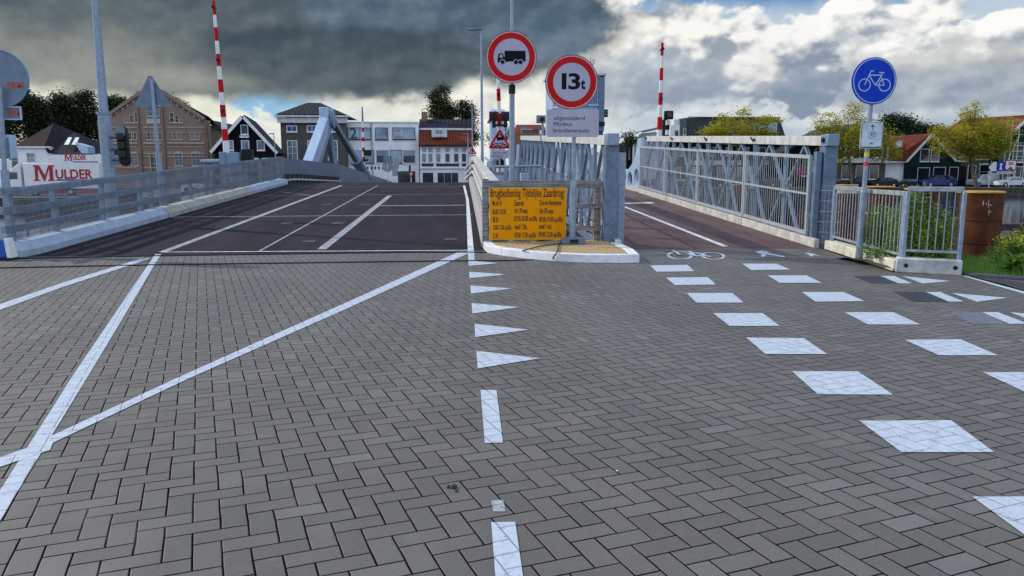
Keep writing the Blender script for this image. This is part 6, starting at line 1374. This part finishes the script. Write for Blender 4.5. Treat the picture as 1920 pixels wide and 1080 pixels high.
a = pz(1846, 262, 112); roofmesh(o, [(a[0], 111.5, a[1]), (a[0] + 18, 111.5, a[1]), (a[0] + 18, 119, pz(0, 200, 119)[1]), (a[0] + 1, 119, pz(0, 214, 119)[1]), (a[0], 127, a[1]), (a[0] + 18, 127, a[1])], [(0, 1, 2, 3), (3, 2, 5, 4), (0, 3, 4), (1, 5, 2), (0, 4, 5, 1)], REDT)
Y = 94
o = house('green_scaffold_house', 'dark green house wrapped in scaffolding at the right picture edge', Y, 11, [(1899, 246), (1926, 222), (1955, 246)], GRW)
slab(o, Y, 11, (1926, 221), (1895, 249), .15, .4, REDT); a, c = pz(1925, 220, Y), pz(1897, 246, Y); MB().beam((a[0], Y - .5, a[1]), (c[0], Y - .5, c[1]), .06, .3).build('bargeboard', WHITE, o)
window(o, Y, 1900, 272, 1917, 304, GLASSD, WHITE, 1.0, 1, 3); window(o, Y, 1901, 312, 1925, 338, GLASSD, WHITE, 1.0, 2, 1)
o = thing('scaffolding', 'thin white scaffold frame before the dark green house', 'scaffolding', (pz(1893, 0, Y)[0], Y - 1, FZ)); b = MB()
for x in (1890, 1899.5, 1913, 1928): q0 = pz(x, 226, Y - 1.2); b.tube((q0[0], Y - 1.2, FZ), (q0[0], Y - 1.2, q0[1]), .035, n=6)
for y in (236, 252, 268, 284, 300): q0, q1 = pz(1888, y, Y - 1.25), pz(1932, y, Y - 1.25); b.tube((q0[0], Y - 1.25, q0[1]), (q1[0], Y - 1.25, q0[1]), .03, n=6)
q0, q1 = pz(1890, 300, Y - 1.28), pz(1913, 252, Y - 1.28); b.tube((q0[0], Y - 1.28, q0[1]), (q1[0], Y - 1.28, q1[1]), .025, n=6); b.build('tube_frame', LGREY, o)

Y = 112
o = house('green_modern_building', 'dark green flat-topped modern building behind the middle truss bay', Y, 14, [(1291, 221), (1461, 219.5), (1472, 254)], mat('dark_green_cladding', (.014, .036, .032), .5, 0, .15, 1), 'building')
band(o, Y, 1290, 219, 1462, 221.5, mat('dark_edge_trim', (.03, .035, .035), .5), .3, 'roof_edge'); window(o, Y, 1413, 230, 1456, 247, GLASSL, WHITE, 1.0, 2); window(o, Y, 1300, 262, 1320, 276, GLASSD, WHITE, 1.0)
MB().prism([pz(1275, 222.5, Y), pz(1290.6, 220, Y), pz(1290.6, 262, Y), pz(1275, 262, Y)], Y + .3, Y + 13).build('grey_side', mat('grey_green_cladding', (.10, .13, .13), .6, 0, .1, 1), o, smooth=False); window(o, Y + .3, 1281, 240, 1286, 253, GLASSD, WHITE, .8)
o = house('white_block', 'small white block with rooftop box left of the green modern building', Y - 2, 8, [(1257, 235), (1274.6, 233.5)], PLAST, 'building'); a, c = pz(1264, 224, Y), pz(1274, 234, Y); MB().box(a[0], Y, c[1], c[0], Y + 2, a[1]).build('roof_box', LGREY, o); window(o, Y - 2, 1265, 244, 1272, 262, GLASSD, WHITE, .8)
band(o, Y - 2, 1242, 224, 1249.6, 262, GRW, .3, 'green_pillar')
o = house('grey_roof_house', 'grey roofed low house with white bargeboard seen over the end of the drawbridge girders', 100, 10, [(1189, 266), (1204, 250), (1232, 247), (1250, 266)], mat('pale_grey_boards', (.40, .43, .46), .7, 0, .1, 1))
slab(o, 100, 10, (1204, 249), (1186, 268), .15, .4, WHITED, 'bargeboard'); slab(o, 100, 10, (1203, 249.5), (1233, 243), .3, .4, ZINC); band(o, 100, 1176, 262, 1196, 266, WHITED, .3, 'gutter')
o = house('black_row_house', 'long black row house with white shop fascia seen through the middle of the truss', 101, 10, [(1176, 266), (1462, 262)], BLKW)
for x0, x1 in ((1330, 1358), (1364, 1388), (1290, 1316), (1427, 1458)): band(o, 101, x0, 301, x1, 309.5, WHITED, .3, 'fascia')
for k in range(9): window(o, 101, 1200 + k * 29, 313, 1218 + k * 29, 337, GLASSD if k % 3 else GLASSL, WHITED, .8)
for k in range(8): window(o, 101, 1206 + k * 31, 276, 1218 + k * 31, 292, GLASSD, WHITED, .7)
o = house('black_barn', 'black house with steep dark gable behind the near end of the right truss', 97, 10, [(1462, 292), (1520, 258), (1549, 275)], BLKW)
slab(o, 97, 10, (1520, 257), (1459, 293), .25, .4, SLATE); slab(o, 97, 10, (1520, 257), (1552, 276), .25, .4, SLATE); window(o, 97, 1505, 300, 1520, 330, GLASSD, WHITE, .9); window(o, 97, 1527, 312, 1544, 334, GLASSD, WHITE, .9)

# ------------------------------------------------------------------ parked cars
def car(label, px0, px1, Y, paint, kind='hatch', face=1, cat='car', z=FZ):
    a, c = atY(px0, 340, Y).x, atY(px1, 340, Y).x; L_ = c - a; o = thing('parked_' + ('pickup_van' if kind == 'van' else 'car'), label, cat, ((a + c) / 2, Y, z), group='cars parked along the far quay'); s_ = L_ / 4.2; cx = (a + c) / 2
    hb = 1.0
    prof = {'hatch': [(-2.1, .25), (-2.12, .62), (-1.9, .86), (-1.1, .95), (-.35, 1.40), (.9, 1.46), (1.75, 1.20), (2.05, .86), (2.1, .45), (2.05, .25)],
            'sedan': [(-2.1, .25), (-2.12, .60), (-1.95, .80), (-1.0, .90), (-.3, 1.32), (.75, 1.36), (1.35, 1.0), (2.0, .92), (2.1, .6), (2.05, .25)],
            'van': [(-2.1, .25), (-2.15, .70), (-1.9, 1.0), (-1.3, 1.08), (-.75, 1.68), (2.0, 1.75), (2.1, 1.3), (2.1, .25)]}[kind]
    pf = [(x * face * s_, zz * s_) for x, zz in prof]; n = len(pf); W_ = .85 * s_
    lay = [(-W_, 1.0, .9), (-W_ + .03, 1, 1)] ; vs = []
    for yy, ins in ((-W_, .0), (W_, .0)):
        for (x, zz), (x0, z0) in zip(pf, prof):
            t_ = max(0, (z0 - .95) / .5); vs.append((cx + x, Y + W_ + yy * (1 - .16 * t_), z + zz))
    b = MB().add(vs, [tuple(range(n)), tuple(range(2 * n - 1, n - 1, -1))] + [(i, i + n, (i + 1) % n + n, (i + 1) % n) for i in range(n)]); b.build('body', paint, o, bevel=.04)
    gl = MB(); top_ = [q_ for q_ in prof if q_[1] > .94]; zb_ = .98 if kind != 'sedan' else .92
    gx0, gx1 = (-.95, 1.55) if kind == 'hatch' else (-.85, 1.15) if kind == 'sedan' else (-1.15, -.1)
    zt_ = {'hatch': 1.36, 'sedan': 1.28, 'van': 1.58}[kind]
    for u0, u1 in ((0, .46), (.5, 1.0)) if kind != 'van' else ((0, 1),):
        X0, X1 = gx0 + (gx1 - gx0) * u0, gx0 + (gx1 - gx0) * u1; t0 = .42 if u0 == 0 else .0; t1 = .30 if u1 == 1.0 and kind != 'van' else 0
        q4 = [(X0, zb_), (X1, zb_), (X1 - t1, zt_), (X0 + t0, zt_)]
        yo = lambda zz: Y + W_ - W_ * (1 - .16 * max(0, (zz - .95) / .5)) - .006
        gl.add([(cx + x * face * s_, yo(zz), z + zz * s_) for x, zz in q4] + [(cx + x * face * s_, yo(zz) + .05, z + zz * s_) for x, zz in q4], [(0, 1, 2, 3), (7, 6, 5, 4), (0, 4, 5, 1), (1, 5, 6, 2), (2, 6, 7, 3), (3, 7, 4, 0)])
    ws = [(prof[3][0] + .05, prof[3][1] + .03), (prof[4][0] - .05, prof[4][1] - .03)]
    gl.add([(cx + (ws[0][0] - .02) * face * s_, Y + .22 * s_, z + ws[0][1] * s_ + .01), (cx + (ws[0][0] - .02) * face * s_, Y + 1.5 * s_, z + ws[0][1] * s_ + .01), (cx + ws[1][0] * face * s_ - .02 * face, Y + 1.38 * s_, z + ws[1][1] * s_ + .02), (cx + ws[1][0] * face * s_ - .02 * face, Y + .34 * s_, z + ws[1][1] * s_ + .02)], [(0, 1, 2, 3)])
    gl.build('windows', GLASSL if kind != 'hatch' else GLASSD, o, smooth=False)
    for x in (-1.3, 1.28):
        wo = MB().disc((cx + x * face * s_, z + .32 * s_), .32 * s_, Y - .02, Y + .2, 22).build('wheel', WHEEL, o); MB().disc((cx + x * face * s_, z + .32 * s_), .19 * s_, Y - .035, Y - .021, 16).build('rim', RIM, wo)
        MB().disc((cx + x * face * s_, z + .32 * s_), .32 * s_, Y + 1.5 * s_, Y + 1.72 * s_, 22).build('wheel', WHEEL, o)
    MB().box(cx - 2.1 * face * s_, Y + .08, z + .62 * s_, cx - 1.92 * face * s_, Y + .4, z + .76 * s_).build('headlight', GLASSL, o, bevel=.02); MB().box(cx + 2.03 * face * s_, Y + .06, z + .72 * s_, cx + 2.12 * face * s_, Y + .35, z + .86 * s_).build('tail_light', RED, o, bevel=.02)
    return o
CBK = mat('black_car_paint', (.006, .006, .009), .4, 0, .1, 3, spec=.25); CBL = mat('deep_blue_car_paint', (.004, .012, .20), .35, 0, .08, 3, coat=.2, spec=.3); CWH = mat('white_car_paint', (.62, .66, .68), .3, 0, .05, 3, coat=.5); CGR = mat('dark_grey_car_paint', (.018, .021, .028), .4, 0, .1, 3, spec=.3); CNV = mat('navy_car_paint', (.006, .010, .035), .4, 0, .1, 3, spec=.3)
car('black car with reddish tail, in front of the white side wing', 1636, 1686, 93.2, CBK, 'hatch', 1); car('black low car between two parked cars, left of the blue one', 1685, 1731, 93.6, CBK, 'sedan', 1)
car('bright deep blue hatchback parked before the green gabled house', 1733, 1796, 92.6, CBL, 'hatch', 1)
car('white pickup van behind the tree trunk, left of the white estate', 1826, 1880, 95.4, CWH, 'van', 1); car('white car at the right end of the row with pale wheels', 1875, 1932, 92.6, CWH, 'sedan', 1)
car('dark car just left of the tree trunk before the cornice house', 1540, 1590, 94, CGR, 'sedan', 1); car('navy car just right of that tree trunk', 1598, 1642, 95, CNV, 'hatch', -1)
for k, (x0, x1, p_, kd) in enumerate(((1205, 1250, CBK, 'hatch'), (1258, 1306, CGR, 'sedan'), (1312, 1360, CNV, 'hatch'), (1366, 1412, CBK, 'sedan'), (1440, 1492, CGR, 'hatch'))):
    car('dark parked car seen through the truss, %s' % ('farthest left', 'second from the left', 'middle one below the white fascia', 'second from the right', 'nearest the truss end')[k], x0, x1, 94 + k % 2, p_, kd, 1 if k % 2 else -1)

# signs on the far right bank
Y = 90
o = thing('river_sign', 'river sign group with white arrow, blue pictogram and 200 plate at the right edge', 'river sign', (pz(1880, 0, Y)[0], Y, FZ))
b = MB()
for x in (1856, 1893): q0 = pz(x, 340, Y); b.tube((q0[0], Y + .1, FZ), (q0[0], Y + .1, pz(0, 300, Y)[1]), .04, n=8)
b.build('posts', LGREY, o); a, m0, c = pz(1854, 314, Y), pz(1863, 303.5, Y), pz(1869, 324, Y)
MB().prism([(a[0], a[1]), (m0[0], m0[1]), (c[0], m0[1]), (c[0], c[1]), (m0[0], c[1])], Y, Y + .06).build('white_arrow', WHITE, o)
a, c = pz(1869.4, 303.3, Y), pz(1884, 320, Y); MB().box(a[0], Y, c[1], c[0], Y + .06, a[1]).build('blue_plate', BLU, o); cx = (a[0] + c[0]) / 2
b = MB(); b.disc((cx, a[1] - .32), .16, Y - .02, Y - .002, 16); b.prism([(cx - .24, c[1] + .12), (cx + .24, c[1] + .12), (cx + .12, c[1] + .25), (cx + .09, a[1] - .49), (cx - .09, a[1] - .49), (cx - .12, c[1] + .25)], Y - .02, Y - .002); b.build('white_pictogram', WHITE, o)
a, c = pz(1885, 300, Y), pz(1905, 319, Y); MB().box(a[0], Y, c[1], c[0], Y + .06, a[1]).build('red_border', RED, o); MB().box(a[0] + .12, Y - .012, c[1] + .12, c[0] - .12, Y - .002, a[1] - .12).build('white_field', WHITE, o)
text_part('lettering', [('200', (a[0] + c[0]) / 2, a[1] - .58, .46, 1, 'CENTER')], BLACK, o, sheet(0, Y - .016, 0), .003, bold=.01); MB().prism([((a[0] + c[0]) / 2 - .28, c[1] + .15), ((a[0] + c[0]) / 2 + .28, c[1] + .15), ((a[0] + c[0]) / 2, c[1] + .45)], Y - .02, Y - .013).build('black_wedge', BLACK, o)
a, c = pz(1853, 320.5, Y), pz(1899, 326.5, Y); MB().box(a[0], Y - .0, c[1], c[0], Y + .05, pz(0, 324.4 - 3.6, Y)[1]).build('text_plate', SIGNW, o)

# signs and lights on the far road
Y = 84
o = thing('traffic_sign_backs', 'cluster of grey sign backs on two white posts beyond the drawbridge parapet', 'sign cluster', (pz(732, 0, Y)[0], Y, FZ)); b = MB()
for x in (727.5, 738.7): q0 = pz(x, 345, Y); b.tube((q0[0], Y + .1, FZ - .2), (q0[0], Y + .1, pz(0, 296, Y)[1]), .05, n=8)
b.build('posts', LGREY, o); b = MB(); a, c = pz(719, 292, Y), pz(735.5, 303.5, Y); b.box(a[0], Y, c[1], c[0], Y + .05, a[1]); b.build('square_plate', SIGNBACK, o); a, c = pz(735, 308, Y), pz(746, 330, Y)
for x, y, r_ in ((726, 313, .55), (741, 303, .45), (741, 312, .4)): q0 = pz(x, y, Y + .1); MB().disc(q0, r_, Y + .16 + r_ * .1, Y + .22 + r_ * .1, 24).build('round_plate', mat('grey_sign_back_far', (.30, .36, .40), .5, .2), o)
MB().box(a[0], Y + .02, c[1], c[0], Y + .07, a[1]).build('tall_plate', MATS['grey_sign_back_far'], o)
Y = 86
o = thing('traffic_light', 'small far traffic light with a red and white give way sign under it', 'traffic light', (pz(771, 0, Y)[0], Y, FZ)); q0 = pz(771, 345, Y); MB().tube((q0[0], Y, FZ), (q0[0], Y, pz(0, 310, Y)[1]), .06, n=8).build('post', LGREY, o)
a, c = pz(766.5, 310, Y), pz(770, 321, Y); MB().box(a[0], Y - .1, c[1], c[0], Y + .1, a[1]).build('lamp_housing', DARKP, o); t0, t1, t2 = pz(765.5, 323, Y), pz(776.5, 323, Y), pz(771, 333, Y); MB().prism([t0, t1, t2], Y - .12, Y - .08).build('give_way_plate', RED, o); cx = t2[0]; MB().prism([(cx - .17, t0[1] - .1), (cx + .17, t0[1] - .1), (cx, t0[1] - .38)], Y - .13, Y - .122).build('white_centre', WHITE, o)
Y = 80
wq = atY(886, 289, Y); w1 = tri_sign('warning_triangle', 'small distant red edged warning triangle at the far end of the right guardrail', wq.x, wq.z, .92, Y); MB().box(wq.x - .07, Y - .015, wq.z + .16, wq.x + .07, Y - .009, wq.z + .5).build('black_mark', BLACK, w1); MB().box(wq.x - .35, Y, wq.z - .26, wq.x + .35, Y + .02, wq.z - .05).build('sub_plate', SIGNW, w1); MB().tube((wq.x, Y + .05, FZ), (wq.x, Y + .05, wq.z + .4), .04, n=8).build('post', LGREY, w1)

# ------------------------------------------------------------------ trees
def tree(name, label, Y, blobs, base, leafm, nleaf, size, fork=None, tr=.22, depth=.9, dens=1.0, bark=None, hole=.0, seed=0, group=None):
    rn = random.Random(seed + 5); B0_ = atY(base[0], base[1], Y); B0_.z = min(B0_.z, FZ) if base[1] > 338 else B0_.z; o = thing(name, label, 'tree', tuple(B0_), group=group)
    C = []
    for x, y, rx, ry in blobs:
        c = atY(x, y, Y); C.append((c, rx * Y / F, ry * Y / F))
    crown = C[0][0]; fk = atY(*fork, Y) if fork else Vector((B0_.x, Y, crown.z - C[0][2] * .6)); t_ = MB(); t_.path([B0_, B0_.lerp(fk, .5) + Vector((rn.uniform(-.1, .1), 0, 0)), fk], [tr, tr * .8, tr * .6], 10)
    tips = []
    for c, rx, rz in C:
        for k in range(5):
            a = rn.uniform(0, 6.28); e = Vector((c.x + rx * .75 * math.cos(a), Y + rx * .6 * rn.uniform(-1, 1), c.z + rz * .75 * math.sin(a))); m_ = fk.lerp(e, .5) + Vector((rn.uniform(-.3, .3), rn.uniform(-.3, .3), -rz * .12)); t_.path([fk, m_, e], [tr * .35, tr * .18, tr * .04], 5); tips.append((m_, e))
    t_.build('trunk', bark or mat('grey_brown_bark', (.16, .13, .10), .9, 0, .25, 3, .01, 12), o)
    # twig clusters: leaves gather in small sprays so the outline is ragged and sky shows between
    tot = sum(rx * rz for _, rx, rz in C); lv = []; fs = []
    for c, rx, rz in C:
        nc = max(6, int(nleaf * rx * rz / tot / 14))
        for k in range(nc):
            while True:
                u = Vector((rn.uniform(-1, 1), rn.uniform(-1, 1), rn.uniform(-1, 1))); l_ = u.length
                if l_ < 1 and l_ > .25 * rn.random(): break
            u *= rn.uniform(.85, 1.12); p = Vector((c.x + u.x * rx, c.y + u.y * rx * depth, c.z + u.z * rz))
            if hole and mnoise.noise(p * (1.6 / max(.6, rz * .5))) < hole - .5 * dens: continue
            cr = size * rn.uniform(.8, 1.7)
            for j in range(14):
                q_ = p + Vector((rn.gauss(0, cr), rn.gauss(0, cr), rn.gauss(0, cr * .55))); s_ = size * rn.uniform(.55, 1.15)
                a = Vector((rn.uniform(-1, 1), rn.uniform(-1, 1), rn.uniform(-.5, .5))).normalized(); b_ = a.cross(Vector((rn.uniform(-.6, .6), rn.uniform(-.6, .6), 1))).normalized(); n0 = len(lv)
                lv += [q_ - a * s_ * .5, q_ + b_ * s_ * .32, q_ + a * s_ * .5, q_ - b_ * s_ * .32]; fs.append((n0, n0 + 1, n0 + 2, n0 + 3))
    b = MB(); b.v = [tuple(q_) for q_ in lv]; b.f = fs; b.build('crown', leafm, o, recalc=False, smooth=False); return o
LY = leaf_mat('yellow_green_leaves', (.30, .35, .015), (.46, .42, .018), (.52, .36, .03), .5)
LD = leaf_mat('dark_green_leaves', (.018, .036, .014), (.042, .068, .022), (.065, .09, .028), .25)
LM = leaf_mat('mid_green_leaves', (.028, .052, .014), (.05, .075, .02), (.085, .10, .03), .25)
tree('plane_tree', 'yellow-green tree with slanting trunk in front of the dark cornice house', 90.5, [(1600, 256, 66, 40), (1560, 232, 30, 24), (1650, 272, 38, 34), (1570, 290, 34, 28), (1604, 210, 22, 17), (1535, 240, 16, 12), (1530, 262, 12, 8), (1672, 290, 16, 14)], (1597, 345), LY, 17000, .29, (1591, 288), .24, .8, hole=.40, seed=1)
tree('plane_tree', 'broad yellow-green tree in front of the grey brick house and the red roof', 90.5, [(1832, 256, 62, 34), (1786, 268, 44, 26), (1868, 250, 40, 36), (1880, 280, 24, 20), (1820, 218, 24, 18), (1829, 200, 9, 11), (1765, 250, 20, 16), (1828, 290, 40, 16)], (1832, 346), LY, 21000, .29, (1818, 292), .27, .8, hole=.37, seed=2)
tree('plane_tree', 'low wide yellow-green tree before the green modern building', 96, [(1372, 244, 54, 22), (1335, 252, 28, 14), (1436, 226, 30, 10), (1392, 214, 14, 11), (1358, 222, 10, 9), (1416, 250, 30, 14), (1440, 248, 20, 10)], (1380, 340), LY, 12000, .29, (1382, 275), .22, .8, hole=.38, seed=3)
tree('dark_tree', 'dark round tree behind the roofs just right of the route plate', 135, [(1685, 240, 34, 26), (1668, 228, 16, 13), (1700, 232, 16, 14)], (1685, 300), LD, 5200, .5, None, .4, seed=4)
tree('dark_tree', 'dark low tree mass behind the orange red roof', 135, [(1730, 250, 34, 17), (1752, 246, 14, 10)], (1730, 300), LD, 4200, .5, None, .4, seed=5)
tree('small_bush_tree', 'small bright green tree above the end of the cycle drawbridge', 96, [(1180, 261, 11, 13)], (1180, 300), LM, 1200, .3, None, .12, seed=6)
tree('small_bush_tree', 'dark treetop showing between the two maroon lamp boards and the guardrail', 120, [(941, 252, 15, 17), (925, 262, 8, 12)], (941, 300), LD, 1500, .4, None, .12, seed=7)
tree('tall_tree', 'taller open-crowned tree rising behind the red roofed shop', 124, [(829, 206, 25, 22), (820, 182, 16, 15), (832, 168, 10, 9), (846, 212, 16, 14), (816, 212, 14, 14)], (830, 300), LM, 11000, .38, (829, 222), .3, .9, hole=.32, seed=8)
tree('tall_tree', 'smaller open-crowned tree at the right shoulder of the red roofed shop', 122, [(875, 208, 16, 16), (868, 198, 8, 8), (880, 232, 12, 22), (888, 258, 8, 14)], (876, 300), LM, 7000, .38, (876, 228), .25, .9, hole=.32, seed=9)
for k, (lab, bl) in enumerate((('dark tree directly behind the round sign back at the left edge', [(25, 205, 40, 40), (45, 190, 22, 22), (-15, 220, 40, 40), (30, 240, 50, 40)]), ('dark pointed tree right of the round sign back', [(72, 228, 24, 38), (66, 200, 13, 18), (88, 240, 22, 34)]),
        ('dark tall tree in the middle of the left tree row', [(112, 214, 19, 38), (116, 190, 11, 12), (108, 244, 26, 36)]), ('dark full tree above the black roof, left of the lamp mast', [(155, 212, 30, 38), (160, 185, 18, 13), (170, 245, 34, 36), (140, 235, 20, 34)]), ('dark tree right of the lamp mast behind the warehouse gable', [(222, 204, 26, 20), (212, 192, 16, 11), (240, 208, 16, 14), (205, 235, 20, 34)]))):
    tree('dark_tree', lab, 118 + 2 * k, bl, (bl[0][0], 330), LD, 15000, .45, None, .4, .7, seed=20 + k, hole=.2)
tree('dark_tree', 'thin dark treetop peeping over the right slope of the warehouse', 122, [(325, 190, 10, 6), (340, 196, 8, 5)], (330, 260), LD, 900, .4, None, .15, seed=31)
for (x, y, Yc, w_, h_, lab) in ((1500, 322, 92, 10, 13, 'bright pink flowering planter seen through the near end of the truss'), (1512, 306, 92, 5, 9, 'small green hanging plant above the pink planter')):
    c = atY(x, y, Yc); o = thing('planter', lab, 'planter', (c.x, Yc, FZ)); MB().tube((c.x, Yc, FZ), (c.x, Yc, c.z), .04, n=8).build('stand', DARKP, o); b = MB()
    for k in range(160): quadleaf(b, c + Vector((rnd.gauss(0, w_ * .025), rnd.gauss(0, .2), rnd.gauss(0, h_ * .025))), (rnd.uniform(-1, 1), rnd.uniform(-1, 1), rnd.uniform(-1, 1)), .18, .22)
    b.build('blossom', mat('pink_blossom', (.6, .04, .22), .6) if w_ > 6 else LGR, o, recalc=False, smooth=False)
